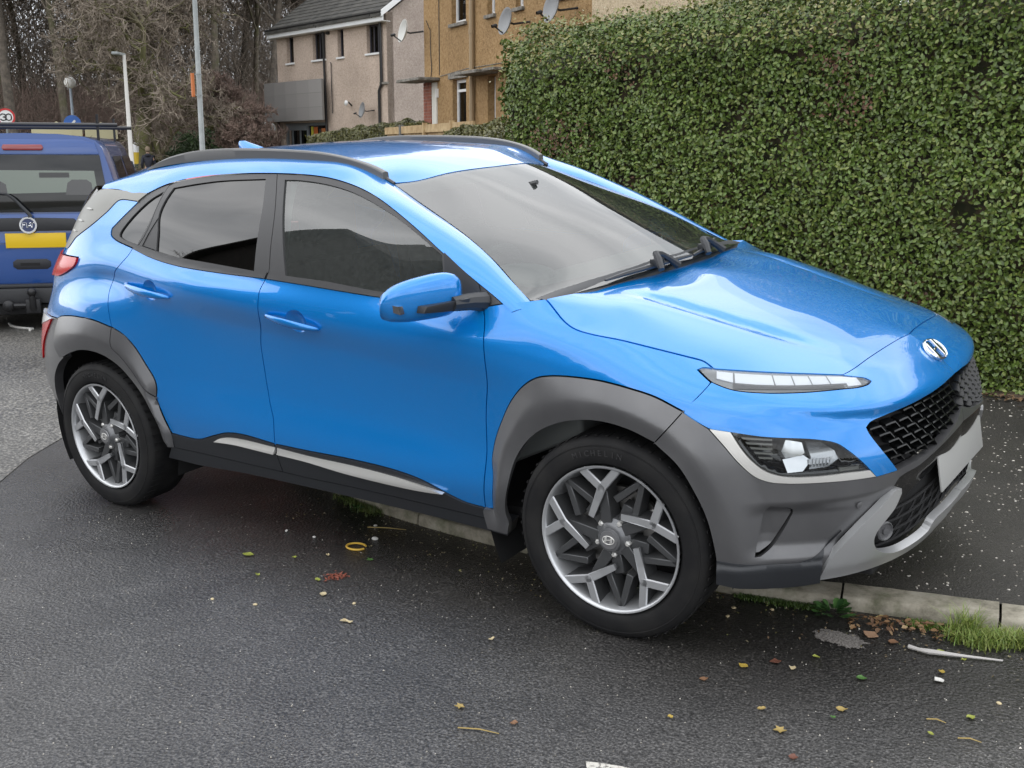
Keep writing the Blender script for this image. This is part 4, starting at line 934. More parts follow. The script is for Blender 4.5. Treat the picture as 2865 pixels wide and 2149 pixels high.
# wheel wells and underside
def well(x,r,y0,y1,a0,a1):
    V=[];F=[];n=28
    for i in range(n+1):
        a=R(a0+(a1-a0)*i/n)
        for y in (y0,y1): V.append((x+r*math.cos(a),y,.335+r*math.sin(a)))
    for i in range(n): F.append((2*i,2*i+1,2*i+3,2*i+2))
    b=len(V); V.append((x,y1,.335)); F+=[(b,2*i+1,2*i+3) for i in range(n)]
    return MB().add(V,F)
for s in (-1,1):
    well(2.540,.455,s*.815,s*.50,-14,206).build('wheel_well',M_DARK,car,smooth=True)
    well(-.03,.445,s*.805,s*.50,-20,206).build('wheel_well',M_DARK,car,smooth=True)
m=MB(); m.box((.42,-.68,.25),(2.17,.68,.31)); m.box((2.15,-.52,.22),(3.30,.52,.27)); m.box((-.62,-.50,.22),(.44,.50,.30)); m.tube([(-.45,-.3,.22),(-.66,-.3,.24)],.03,8); m.build('underbody',M_DARK,car,bevel=.01)
for s in (-1,1):
    m=MB(); m.tube([(0,s*.5,.335),(0,s*.80,.335)],.06,10); m.tube([(.30,s*.70,.27),(.05,s*.72,.30)],.045,8); m.build('axle',M_DARK,car,smooth=True)
# ---- cabin seen through the glass
panel('door_card',join([(.34,.30),(2.12,.30)],[(2.12,.30),(2.12,1.03)],[(2.12,1.03),(1.7,1.05),(1.0,1.09),(.34,1.16)],[(.34,1.16),(.34,.30)]),M_INT,surf=sskin(-.075),gap=0,lip=0,grid=.06)
m=MB(); m.box((.0,-.74,.28),(2.35,.74,.32)); m.build('cabin_floor',M_DARK,car)
da=[(1.86,.98),(1.93,1.035),(2.05,1.045),(2.25,1.035),(2.40,1.02),(2.42,.6),(2.10,.45),(1.90,.7)]
m=MB(); m.add([(x,-.72,z) for x,z in da]+[(x,.72,z) for x,z in da],[tuple(range(7,-1,-1)),tuple(range(8,16))]+[(i,(i+1)%8,8+(i+1)%8,8+i) for i in range(8)]); m.build('dashboard',M_DASH,car,bevel=.02,seg=3)
m=MB(); m.ball((1.93,-.37,1.035),.19,20,10,(.75,1.,.30)); m.build('instrument_hood',M_DASH,car,smooth=True)
sw=sub('steering_wheel'); Ms=Matrix.Translation((1.80,-.37,.985))@Matrix.Rotation(R(-65),4,'Y')
m=MB(); m.lathe([(.185+.016*math.cos(a),.016*math.sin(a)) for a in np.linspace(0,2*math.pi,10,endpoint=False)],36,Ms,closed=True); m.build('wheel_rim',M_INT,sw,smooth=True)
m=MB(); m.lathe([(0,-.03),(.065,-.03),(.06,.02),(0,.03)],20,Ms); m.box((-.02,-.17,-.015),(.02,.17,.005),Ms); m.build('wheel_boss',M_INT,sw,smooth=True)
def seat(x,y,w,rear=False):
    s=sub('seat'); Ms=Matrix.Translation((x,y,.0))
    m=MB(); m.box((-.05,-w,.40),(.50,w,.58),Ms); m.build('seat_cushion',M_INT,s,bevel=.05,seg=3)
    m=MB(); m.box((-.10,-w,0),(.06,w,.62),Ms@Matrix.Translation((-.02,0,.52))@Matrix.Rotation(R(-16),4,'Y')); m.build('seat_back',M_INT,s,bevel=.05,seg=3)
    for yy in ((0,) if not rear else (-.38,.38)):
        m=MB(); m.box((-.30,yy-.13,1.16),(-.19,yy+.13,1.33),Ms); m.build('headrest',M_INT,s,bevel=.04,seg=3)
seat(1.25,-.37,.25); seat(1.25,.37,.25); seat(.35,0,.60,True)
E1=E_.copy(); RB=[(x,y,z-.05) for x,y,z in RT]; 
hx=np.linspace(-.1,1.52,20); hu=up3(hx); V=[];F=[]
for i,x in enumerate(hx):
    for t in np.linspace(-1,1,11): V.append((x,t*(-hu[i,1]+.03),float(hu[i,2])-.035+.02*(1-t*t)))
for i in range(19):
    for j in range(10): F.append((i*11+j,i*11+j+1,(i+1)*11+j+1,(i+1)*11+j))
MB().add(V,F).build('headlining',M_INTL,car,smooth=True)
# inner faces of the pillars so the cabin reads as lined
panel('pillar_lining',join([(.93,1.08),(1.20,1.08)],[(1.20,1.08),(1.13,1.44)],[(1.13,1.44),(.96,1.44)],[(.96,1.44),(.93,1.08)]),M_INTL,surf=sskin(-.04),gap=0,lip=0,grid=.06)
im=sub('interior_mirror'); m=MB(); m.box((1.72,-.12,1.30),(1.745,.12,1.36)); m.build('mirror_housing',M_INT,im,bevel=.012); m=MB(); m.tube([(1.745,0,1.35),(1.80,0,1.36)],.01,6); m.build('mirror_stem',M_INT,im)
# ================================================================== street
def fastmesh(name,V,F,mat_,parent=None,smooth=False):
    V=np.asarray(V,np.float32);F=np.asarray(F,np.int32); me=bpy.data.meshes.new(name); k=F.shape[1]
    me.vertices.add(len(V)); me.vertices.foreach_set('co',V.ravel()); me.loops.add(F.size); me.loops.foreach_set('vertex_index',F.ravel())
    me.polygons.add(len(F)); me.polygons.foreach_set('loop_start',np.arange(0,F.size,k,dtype=np.int32))
    if smooth: me.polygons.foreach_set('use_smooth',np.ones(len(F),bool))
    me.materials.append(mat_); me.update(calc_edges=True); me.validate()
    o=bpy.data.objects.new(name,me); COL.objects.link(o)
    if parent: o.parent=parent
    return o
rng=np.random.default_rng(5)
def bank(x,y):
    w=-.82*np.asarray(x,float)+.57*np.asarray(y,float)
    return 1.35*sstep((w-44)/4.5)+.9*sstep((w-53)/10)+.055*np.maximum(w-62,0)
def gz(x,y): return zg(x)+bank(x,y)
def asphalt(name,base,lo,hi,gr_sc,gr_b,wet,gutter=False):
    def bld(nt,b):
        co=N(nt,'ShaderNodeTexCoord').outputs['Object']
        n1=noise(nt,.55,4,.6,co); n2=noise(nt,gr_sc,3,.7,co); v=N(nt,'ShaderNodeTexVoronoi',{'Scale':gr_sc*.55}); nt.links.new(co,v.inputs['Vector'])
        n3=noise(nt,3.5,4,.6,co)
        c=ramp(nt,n2,[(.34,lo),(.50,base),(.66,hi)])
        d=N(nt,'ShaderNodeMix',data_type='RGBA',blend_type='MULTIPLY',ins={'Factor':1.}); nt.links.new(c,d.inputs['A']); nt.links.new(ramp(nt,n1,[(.35,(.72,.72,.74)),(.65,(1.12,1.1,1.08))]),d.inputs['B'])
        e=N(nt,'ShaderNodeMix',data_type='RGBA',blend_type='MULTIPLY',ins={'Factor':.6}); nt.links.new(d.outputs['Result'],e.inputs['A']); nt.links.new(ramp(nt,n3,[(.3,(.7,.7,.7)),(.7,(1.2,1.2,1.2))]),e.inputs['B'])
        col=e.outputs['Result']
        if gutter:   # colour darkens across the lane towards the kerb
            sx=N(nt,'ShaderNodeSeparateXYZ'); nt.links.new(co,sx.inputs[0])
            a=N(nt,'ShaderNodeMath',operation='MULTIPLY_ADD',ins={1:.9}); nt.links.new(noise(nt,.9,4,.6,co),a.inputs[0]); nt.links.new(sx.outputs['Y'],a.inputs[2])
            g=N(nt,'ShaderNodeMix',data_type='RGBA',blend_type='MULTIPLY',ins={'Factor':1.}); nt.links.new(col,g.inputs['A']); nt.links.new(ramp(nt,a.outputs[0],[(.08,(1,1,1)),(.62,(.46,.44,.42))]),g.inputs['B']); col=g.outputs['Result']
        nt.links.new(col,b.inputs['Base Color'])
        nt.links.new(ramp(nt,noise(nt,.8,3,.55,co),[(.38,(wet,)*3),(.66,(wet+.20,)*3)]),b.inputs['Roughness'])
        mm=N(nt,'ShaderNodeMath',operation='ADD'); nt.links.new(n2,mm.inputs[0]); nt.links.new(v.outputs['Distance'],mm.inputs[1])
        bump(nt,b,mm.outputs[0],gr_b,.004)
    return mat(name,base,.4,spec=.5,build=bld)
M_ROAD=asphalt('wet_asphalt',(.054,.053,.053),(.018,.018,.018),(.165,.162,.158),150,.8,.22,True)
M_ROADOLD=asphalt('worn_asphalt',(.090,.087,.080),(.022,.022,.021),(.34,.33,.30),60,1.0,.30)
M_PAVE=asphalt('pavement_asphalt',(.046,.042,.038),(.022,.021,.019),(.085,.078,.07),220,.6,.40)
def sheet(name,fn,xs,ys,mt,off=0.,kind='structure'):
    X,Y=np.meshgrid(xs,ys,indexing='ij'); V=np.stack([X,Y,fn(X,Y)+off],-1).reshape(-1,3); m,n=X.shape
    i=np.arange((m-1)*(n-1)); a=i//(n-1)*n+i%(n-1)
    o=fastmesh(name,V,np.stack([a,a+n,a+n+1,a+1],1),mt,smooth=True); tag(o,kind=kind); return o
xs=np.r_[-400,-250,-150,np.arange(-110,-20,3),np.arange(-20,-2,1.),np.arange(-2,14.1,2),30,90,250]
def ground_mat():
    def bld(nt,b):
        co=N(nt,'ShaderNodeTexCoord').outputs['Object']
        tint(nt,b,noise(nt,.35,5,.65,co),(.050,.060,.022),(.105,.070,.042),.40,.62)
        bump(nt,b,noise(nt,3,4,.7,co),.6,.1)
    return mat('verge_ground',(.07,.06,.04),rough=.9,build=bld)
sheet('ground',gz,xs,np.r_[-250,-120,-60,-30,np.arange(-15,80,3.),120,250,400],ground_mat(),-.03)
sheet('road',gz,np.r_[np.arange(-40,-20,2.),np.arange(-20,-2,1.),np.arange(-2,14.1,1)],np.r_[-9,-6,-4,np.arange(-3,14,1.)],M_ROAD,-.0)
# older rougher surface across the junction, butted along a sawn seam
OLD=[(-1.95,-.55),(-2.13,-.151),(-2.432,.175),(-2.727,.594),(-3.2,1.3),(-3.6,2.6),(-3.7,6)]
V=[];F=[]
for i,(x,y) in enumerate(OLD):
    xr=np.r_[x,np.linspace(x-.6,-19,18)]
    for q in xr: V.append((q,y if q==x else y+.0,float(zg(q))+.004))
w_=19
for i in range(len(OLD)-1):
    for j in range(18): F.append((i*w_+j,(i+1)*w_+j,(i+1)*w_+j+1,i*w_+j+1))
tag(fastmesh('old_road_surface',V,F,M_ROADOLD),kind='structure')
# a side street beyond, climbing past the wood
def strip_z(x,y): return gz(x,y)
V=[];F=[]
for i in range(25):
    a=-30+i*2.6; c=np.array([-.82,.57]); t=np.array([.57,.82]); 
    for w in (47.6,52.0):
        p=c*w+t*a; V.append((p[0],p[1],float(gz(p[0],p[1]))+.02))
for i in range(24): F.append((2*i,2*i+1,2*i+3,2*i+2))
tag(fastmesh('side_street',V,F,mat('pale_tarmac',(.13,.12,.12),rough=.7)),kind='structure')
# kerb line
KB=[(-2.75,3.6),(-2.55,2.7),(-2.2,1.95),(-1.65,1.22),(-1.05,.79),(-.5,.565),(-.1,.47),(.3,.42),(.65,.405),(1.2,.42),(1.65,.47),(1.9,.535),(2.36,.635),(3.2,.80),(4.5,1.02),(8,1.6)]
KC=smooth(KB,.04); kd=np.r_[0,np.cumsum(np.linalg.norm(np.diff(KC,axis=0),axis=1))]
def kat(d): return np.stack([np.interp(d,kd,KC[:,0]),np.interp(d,kd,KC[:,1])],-1)
def knrm(d): t=kat(d+.02)-kat(d-.02); t/=np.linalg.norm(t,axis=-1,keepdims=True); return np.stack([-t[...,1],t[...,0]],-1)   # towards the pavement side
# make sure the normal points to +y
KH=.046; KW=.125
def kerb_mat():
    def bld(nt,b):
        co=N(nt,'ShaderNodeTexCoord').outputs['Object']
        n=noise(nt,9,6,.7,co); c=ramp(nt,n,[(.30,(.11,.10,.072)),(.48,(.28,.255,.20)),(.70,(.42,.39,.32))])
        g=N(nt,'ShaderNodeMix',data_type='RGBA'); nt.links.new(c,g.inputs['A']); g.inputs['B'].default_value=(.07,.085,.03,1); nt.links.new(ramp(nt,noise(nt,5.5,5,.7,co),[(.48,(0,0,0)),(.68,(.75,.75,.75))]),g.inputs['Factor'])
        nt.links.new(g.outputs['Result'],b.inputs['Base Color']); bump(nt,b,noise(nt,70,4,.7,co),.5,.006)
    return mat('kerb_concrete',(.25,.23,.19),rough=.75,build=bld)
kerb=empty('kerb'); tag(kerb,kind='structure')
# joints seen in the photo at x=.055 .508 1.826 2.295
jx=[-2.75,-2.6,-2.3,-1.75,-1.25,-.83,-.40,.055,.508,.945,1.385,1.826,2.295,3.2,4.1,5.0,5.9,6.8,7.9]
jd=[float(np.interp(x,KC[:,0],kd)) for x in jx]
for a,b in zip(jd[:-1],jd[1:]):
    if b-a<.12: continue
    dd=np.linspace(a+.004,b-.004,8); P=kat(dd);Nn_=knrm(dd); sgn=1.; V=[];F=[]; dz=rng.uniform(-.004,.005); dy=rng.uniform(-.006,.006)
    prof=[(0,-.10),(.0,KH-.016),(.005,KH-.005),(.014,KH),(KW-.006,KH+.002),(KW,KH-.004),(KW,-.10)]
    for p,n_ in zip(P,Nn_):
        for w,h in prof:
            q=p+n_*(w+dy+rng.uniform(-.0012,.0012)); V.append((q[0],q[1],G(q[0])+h+dz+rng.uniform(-.001,.001)))
    k=len(prof)
    for i in range(7):
        for j in range(k-1): F.append((i*k+j,i*k+j+1,(i+1)*k+j+1,(i+1)*k+j))
    F+=[tuple(range(k-1,-1,-1)),tuple(range(7*k,8*k))]
    MB().add(V,F).build('kerb_stone',kerb_mat(),kerb,smooth=True,angle=45)
# pavement between kerb and hedge
def pave_z(x,y,yk): 
    d=np.maximum(np.asarray(y)-np.asarray(yk),0); return zg(x)+KH-.004+.046*np.minimum(d,1.2)+.018*np.maximum(d-1.2,0)
V=[];F=[]; dd=np.r_[np.arange(.0,kd[-1],.12),kd[-1]]
P=kat(dd)+knrm(dd)*(KW-.002); rows=14
for p in P:
    e=np.array([max(p[0],-1.9) if p[1]<3.6 else p[0],4.6])
    e=np.array([p[0]+.05 if p[0]>-1.5 else -1.55+ (p[0]+1.5)*.2,4.7])
    for t in np.linspace(0,1,rows)**1.3:
        q=p+(e-p)*t; yk=np.interp(q[0],KC[:,0],KC[:,1])+KW
        V.append((q[0],q[1],float(pave_z(q[0],q[1],yk if q[0]>-1.2 else max(yk-.0,q[1]-1.5)))))
for i in range(len(P)-1):
    for j in range(rows-1): F.append((i*rows+j,(i+1)*rows+j,(i+1)*rows+j+1,i*rows+j+1))
tag(fastmesh('pavement',V,F,M_PAVE,smooth=True),kind='structure')
def PZ(x,y): return float(pave_z(x,y,np.interp(x,KC[:,0],KC[:,1])+KW))
# loose grit on the carriageway
n=1500; x=rng.uniform(-1.5,2.6,n); y=rng.uniform(-1.8,.5,n); k=y<np.interp(x,KC[:,0],KC[:,1])-.03; x,y=x[k],y[k]; n=len(x); s=rng.uniform(.0012,.0032,n)*np.where(rng.random(n)<.06,1.6,1)
T_=np.array([[1,0,.0],[-.5,.87,0],[-.5,-.87,0],[0,0,.9]]); V=np.stack([x,y,zg(x)+.001],1)[:,None]+T_[None]*s[:,None,None]; b=(np.arange(n)*4)[:,None]
GRIT=(V.reshape(-1,3),np.concatenate([b+np.array([[0,1,3]]),b+np.array([[1,2,3]]),b+np.array([[2,0,3]])]))
# white chippings rolled into the pavement: too many to count
n=5200; x=rng.uniform(-.6,5,n); y=rng.uniform(.72,3.7,n)**1.0
k=(rng.random(n)<np.clip(1.15-.22*np.abs(y-1.6),.25,1)); x,y=x[k],y[k]; n=len(x)
yk=np.interp(x,KC[:,0],KC[:,1])+KW; k=y>yk+.03; x,y,yk=x[k],y[k],yk[k]; n=len(x); z=pave_z(x,y,yk)+.0005
s=rng.uniform(.0022,.0075,n)*np.where(rng.random(n)<.1,1.35,.9); a=rng.uniform(0,6.28,n); V=[];
ang=np.arange(5)*2*np.pi/5; rr=rng.uniform(.65,1.2,(n,5)); px=x[:,None]+rr*s[:,None]*np.cos(ang+a[:,None]); py=y[:,None]+rr*s[:,None]*.7*np.sin(ang+a[:,None])
low=np.stack([px,py,np.repeat(z[:,None],5,1)-.001],-1); top=np.stack([x+(px-x[:,None]).mean(1),y,z+s*.35],-1)
top5=np.stack([x[:,None]+(px-x[:,None])*.7,y[:,None]+(py-y[:,None])*.7,np.repeat((z+s*.28)[:,None],5,1)],-1)
V=np.concatenate([low,top5,top[:,None]],1).reshape(-1,3); b=(np.arange(n)*11)[:,None]
F=[]
for j in range(5):
    j2=(j+1)%5; F.append(np.stack([b[:,0]+j,b[:,0]+j2,b[:,0]+5+j2],1)); F.append(np.stack([b[:,0]+j,b[:,0]+5+j2,b[:,0]+5+j],1)); F.append(np.stack([b[:,0]+5+j,b[:,0]+5+j2,b[:,0]+10],1))
def chip_mat():
    def bld(nt,b):
        r=N(nt,'ShaderNodeNewGeometry').outputs['Random Per Island']; nt.links.new(ramp(nt,r,[(0,(.16,.145,.12)),(.5,(.36,.33,.28)),(1,(.62,.59,.53))]),b.inputs['Base Color'])
    return mat('pale_chipping',(.4,.4,.35),rough=.6,build=bld)
tag(fastmesh('road_grit',GRIT[0],GRIT[1],chip_mat()),'fine pale grit scattered over the wet road','grit',kind='stuff')
tag(fastmesh('stone_chippings',V,np.concatenate(F),chip_mat()),'pale stone chippings set in the dark pavement','chippings',kind='stuff')
# dry pale patch and painted mark on the road
def flat(name,pts,mt,h=.004,lab=None,cat=None,kind='structure',step=.05):
    P=smooth(pts+[pts[0]],step)[:-1]; c=P.mean(0)
    V=[(p[0],p[1],G(p[0])+h) for p in P]+[(c[0],c[1],G(c[0])+h)]; n=len(P)
    o=fastmesh(name,V,[(i,(i+1)%n,n) for i in range(n)],mt); tag(o,lab,cat,kind=kind); return o
def patch_mat():
    m=asphalt('dry_patch_asphalt',(.19,.175,.16),(.10,.09,.082),(.30,.28,.26),170,.5,.85); 
    nt=m.node_tree; b=nt.nodes['Principled BSDF']; co=N(nt,'ShaderNodeTexCoord').outputs['Object']
    mp=N(nt,'ShaderNodeMapping',{'Location':(-1.905*5.6,-.29*9.5,0),'Scale':(5.6,9.5,0.)}); nt.links.new(co,mp.inputs[0])
    g=N(nt,'ShaderNodeVectorMath',operation='LENGTH'); nt.links.new(mp.outputs[0],g.inputs[0])
    mm=N(nt,'ShaderNodeMath',operation='ADD'); nt.links.new(g.outputs['Value'],mm.inputs[0]); nt.links.new(noise(nt,26,5,.7,co),mm.inputs[1])
    nt.links.new(ramp(nt,mm.outputs[0],[(.95,(1,1,1)),(1.32,(0,0,0))]),b.inputs['Alpha']); return m
flat('dry_patch',[(1.72,.30),(1.80,.20),(1.90,.16),(2.02,.18),(2.09,.25),(2.05,.36),(1.92,.42),(1.78,.40)],patch_mat())
def paint_mat():
    def bld(nt,b):
        co=N(nt,'ShaderNodeTexCoord').outputs['Object']
        tint(nt,b,noise(nt,90,4,.7,co),(.14,.13,.12),(.55,.53,.48),.38,.52)
    return mat('worn_white_paint',(.6,.6,.55),rough=.6,build=bld)
flat('road_marking',[(1.622,-.757),(1.66,-.742),(1.75,-.722),(1.80,-.74),(1.80,-.85),(1.65,-.79)],paint_mat(),.005,step=.02)
# ------------------------------------------------------------------ leaves: clouds of small folded blades
def leaf_mat(name,cols,rough=.38,trans=.0):
    def bld(nt,b):
        g=N(nt,'ShaderNodeNewGeometry').outputs['Random Per Island']; st=[(i/(len(cols)-1),c) for i,c in enumerate(cols)]
        nt.links.new(ramp(nt,g,st),b.inputs['Base Color'])
    return mat(name,cols[0],rough=rough,spec=.5,build=bld)
def leaf_cloud(name,P,Nrm,size,mt,parent=None,tilt=.8,aspect=.55,fold=.25):
    """P (n,3) centres, Nrm (n,3) mean facing; each leaf = two folded quads"""
    n=len(P); r=rng.normal(size=(n,3)); nr=Nrm+tilt*r*.8; nr/=np.linalg.norm(nr,axis=1)[:,None]
    t=np.cross(nr,rng.normal(size=(n,3))); t/=np.linalg.norm(t,axis=1)[:,None]; b=np.cross(nr,t)
    L=size*rng.uniform(.65,1.25,n)[:,None]; W=L*aspect*.5
    A=P-t*L*.5;B=P+t*L*.5; mA=P-t*L*.12; mB=P+t*L*.18
    up=nr*(L*fold*.3)
    V=np.stack([A,mA+b*W+up,mB+b*W*.85+up,B,mB-b*W*.85+up,mA-b*W+up],1).reshape(-1,3); k=(np.arange(n)*6)[:,None]
    F=np.concatenate([k+np.array([[0,1,2,3]])[:, ::-1],k+np.array([[0,3,4,5]])[:, ::-1]])
    return fastmesh(name,V,F,mt,parent)
def hedge(name,label,x0,x1,y0,y1,zb,zt,dens,leaf,cols,rnd=.25,ends=(1,0),bumpy=.05,topcol=None,rot=0,org=(0,0),jit=.10,rough=.38,gaps=False):
    """clipped hedge: rounded box; local x along its face at y0, y0<y1 going back"""
    H=empty(name,(org[0],org[1],0),rot); tag(H,label,'hedge')
    def top(x):
        z=zt(x) if callable(zt) else np.full_like(x,zt)
        for e,xe,sg in ((ends[0],x0,1),(ends[1],x1,-1)):
            if e:
                d=np.clip((x-xe)*sg/rnd,0,1); z=z-rnd*.9*(1-np.sqrt(np.clip(1-(1-d)**2,0,1)))
        return z
    def bmp(a,b,s): return bumpy*(np.sin(a*3.1+s)+np.sin(b*4.3+1.7*s)+.6*np.sin(a*7.7+b*5.1+s)+.5*np.sin(b*11+a*2.3))/2.2
    P=[];Q=[]
    L=x1-x0; hz=float(np.mean(top(np.linspace(x0,x1,20))))-zb
    n=int(dens*L*hz); x=rng.uniform(x0,x1,n); v=rng.random(n); zt_=top(x); z=zb+v*(zt_-zb)
    y=y0+bmp(x,z,0)-rng.random(n)**1.6*0+rng.random(n)**1.5*jit
    # round the top front edge
    d=np.clip((zt_-z)/rnd,0,1); y=y+rnd*.8*(1-np.sqrt(np.clip(1-(1-d)**2,0,1)))
    e=np.clip((x-x0)/rnd,0,1) if ends[0] else np.ones(n); y=y+rnd*.8*(1-np.sqrt(1-(1-e)**2))
    nn=np.stack([-(1-e)*.8,-np.ones(n),.25+1.2*(1-d)],1); P.append(np.stack([x,y,z],1)); Q.append(nn)
    n=int(dens*.8*L*(y1-y0)); x=rng.uniform(x0+rnd*.4,x1,n); y=rng.uniform(y0+rnd*.6,y1,n); z=top(x)+bmp(x,y,2)-rng.random(n)**1.5*jit
    P.append(np.stack([x,y,z],1)); Q.append(np.tile([0,-.15,1.],(n,1)))
    for en,xe,sg in ((ends[0],x0,-1),(ends[1],x1,1)):
        if en:
            n=int(dens*hz*(y1-y0)); y=rng.uniform(y0+rnd*.5,y1,n); z=zb+rng.random(n)*(float(top(np.array([xe-sg*rnd*.5]))[0])-zb); x=xe+bmp(y,z,4)-sg*rng.random(n)**1.5*jit
            P.append(np.stack([x,y,z],1)); Q.append(np.tile([sg,-.2,.3],(n,1)))
    P=np.concatenate(P);Q=np.concatenate(Q)
    if gaps:   # thin places where the clipping cut into bare wood
        g_=np.sin(P[:,0]*6.1+1.3*np.sin(P[:,2]*4.7))+np.sin(P[:,2]*8.3+P[:,0]*2.9)+.8*np.sin(P[:,0]*13.7-P[:,2]*9.1); k=rng.random(len(P))<np.clip(1.25-.42*np.maximum(g_-.7,0)*1.4,.18,1); P,Q=P[k],Q[k]
    Q/=np.linalg.norm(Q,axis=1)[:,None]
    o=leaf_cloud('foliage',P,Q,leaf,leaf_mat(name+'_leaf',cols,rough),H); tag(o,kind='stuff')
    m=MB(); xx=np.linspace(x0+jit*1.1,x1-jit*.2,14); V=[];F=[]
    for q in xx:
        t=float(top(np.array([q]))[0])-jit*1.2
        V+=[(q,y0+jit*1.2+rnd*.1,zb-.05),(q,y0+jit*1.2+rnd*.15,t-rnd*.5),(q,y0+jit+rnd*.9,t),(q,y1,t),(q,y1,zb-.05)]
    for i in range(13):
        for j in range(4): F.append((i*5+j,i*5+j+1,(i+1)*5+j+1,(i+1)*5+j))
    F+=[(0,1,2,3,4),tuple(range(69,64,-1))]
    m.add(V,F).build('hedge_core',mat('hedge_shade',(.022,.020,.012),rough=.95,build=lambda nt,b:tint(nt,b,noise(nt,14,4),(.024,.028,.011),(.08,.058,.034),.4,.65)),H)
    return H,P,top
HB=.14
bh,_,btop=hedge('clipped_hedge','tall clipped privet hedge along the pavement behind the blue hatchback',-2.0,7.2,3.66,5.2,.13,lambda x:2.36+.055*(x+2),7000,.031,
  [(.055,.078,.014),(.084,.130,.022),(.112,.180,.032),(.145,.205,.040),(.072,.115,.019),(.185,.220,.050),(.098,.146,.028)],rnd=.34,bumpy=.065,gaps=True)
# yellower young growth along the top and twigs showing through
n=8500; x=rng.uniform(-1.9,7,n); z=btop(x)-rng.random(n)**2*.34+.03+.07*rng.random(n)**6; y=3.66+.28*rng.random(n)**.7-.25*np.clip((btop(x)-z)/.3,0,1)+.02
o=leaf_cloud('young_foliage',np.stack([x,y,z],1),np.tile([0,-.6,.8],(n,1)),.030,leaf_mat('young_privet',[(.145,.150,.033),(.19,.18,.045),(.11,.13,.028)]),bh); tag(o,kind='stuff')
n=2600; cx=rng.uniform(-1.9,6.5,26); cz=rng.uniform(.5,2.2,26); w=rng.integers(0,26,n); x=cx[w]+rng.normal(0,.10,n); z=cz[w]+rng.normal(0,.07,n)
o=leaf_cloud('dead_leaves',np.stack([x,np.full(n,3.665)+rng.uniform(0,.06,n),z],1),np.tile([0,-1.,.2],(n,1)),.026,leaf_mat('dead_privet',[(.10,.045,.022),(.16,.085,.045),(.06,.035,.020)],.6),bh); tag(o,kind='stuff')
# soil and litter at the hedge foot
def soil(nt,b): tint(nt,b,noise(nt,14,5,.7),(.045,.03,.018),(.16,.115,.075),.35,.65); bump(nt,b,noise(nt,40,3),.7,.02)
V=[];F=[]
for i,x in enumerate(np.linspace(-2.2,7,60)):
    y0=3.60+.05*math.sin(x*5)+.03*math.sin(x*13); V+=[(x,y0,PZ(x,y0)+.004),(x,y0+.06,PZ(x,y0)+.022),(x,4.4,PZ(x,4.4)+.03)]
for i in range(59):
    for j in range(2): F.append((i*3+j,i*3+3+j,i*3+4+j,i*3+1+j))
tag(fastmesh('soil_strip',V,F,mat('soil',(.09,.06,.04),rough=.95,build=soil)),kind='structure')
n=1400; x=rng.uniform(-1,5,n); y=3.62+rng.normal(0,.07,n); z=np.array([PZ(a,b) for a,b in zip(x,y)])+.012
o=leaf_cloud('leaf_litter',np.stack([x,y,z],1),np.tile([0,0,1.],(n,1)),.034,leaf_mat('litter_leaf',[(.12,.065,.03),(.20,.13,.07),(.07,.045,.028),(.26,.20,.11)],.7),tilt=.35); tag(o,'brown leaf litter along the foot of the tall hedge','leaf litter',kind='stuff')
# ================================================================== houses beyond the hedge
def render_mat(name,a,b_,c):
    def bld(nt,b):
        co=N(nt,'ShaderNodeTexCoord').outputs['Object']
        n=noise(nt,16,4,.75,co); n2=noise(nt,.8,4,.6,co)
        col=ramp(nt,n,[(.33,a),(.5,b_),(.68,c)])
        m=N(nt,'ShaderNodeMix',data_type='RGBA',blend_type='MULTIPLY',ins={'Factor':1.}); nt.links.new(col,m.inputs['A']); nt.links.new(ramp(nt,n2,[(.3,(.82,.81,.80)),(.7,(1.08,1.08,1.08))]),m.inputs['B'])
        nt.links.new(m.outputs['Result'],b.inputs['Base Color']); bump(nt,b,noise(nt,30,3,.7,co),.9,.03)
    return mat(name,b_,rough=.9,build=bld)
M_PALE=render_mat('pale_pink_roughcast',(.40,.31,.25),(.52,.42,.345),(.60,.50,.42))
M_OCHRE=render_mat('ochre_roughcast',(.22,.13,.05),(.34,.215,.095),(.42,.28,.14))
M_CREAM=render_mat('cream_roughcast',(.42,.33,.21),(.54,.44,.30),(.62,.52,.37))
M_TILE=mat('grey_roof_tile',(.055,.052,.050),rough=.8,build=lambda nt,b:(tint(nt,b,noise(nt,2.2,6,.7),(.030,.030,.028),(.095,.090,.080),.35,.7),bump(nt,b,noise(nt,12,3),.5,.03)))
M_UPVC=mat('white_upvc',(.72,.73,.73),rough=.35)
M_ANTH=mat('anthracite_frame',(.045,.043,.055),rough=.4)
M_PANE=glassmat('house_pane',(.10,.11,.12),1.6)
M_ROOMDARK=mat('dim_room',(.05,.055,.06),rough=.8)
M_STONE=mat('grey_sill',(.20,.185,.16),rough=.85,build=lambda nt,b:tint(nt,b,noise(nt,9,5,.7),(.09,.085,.07),(.27,.25,.22),.35,.65))
M_BLACKPIPE=mat('black_pipe',(.02,.02,.021),rough=.4)
M_TANPIPE=mat('painted_pipe',(.30,.22,.13),rough=.6)
M_DISH=mat('dish_grey',(.22,.225,.23),rough=.5)
M_DISHL=mat('dish_pale',(.50,.50,.47),rough=.5)
M_BRICK=mat('red_brick',(.27,.085,.05),rough=.85,build=lambda nt,b:(tint(nt,b,noise(nt,5,4,.7),(.19,.06,.04),(.36,.14,.09),.35,.65)))
M_MORTAR=mat('mortar',(.33,.29,.25),rough=.9)
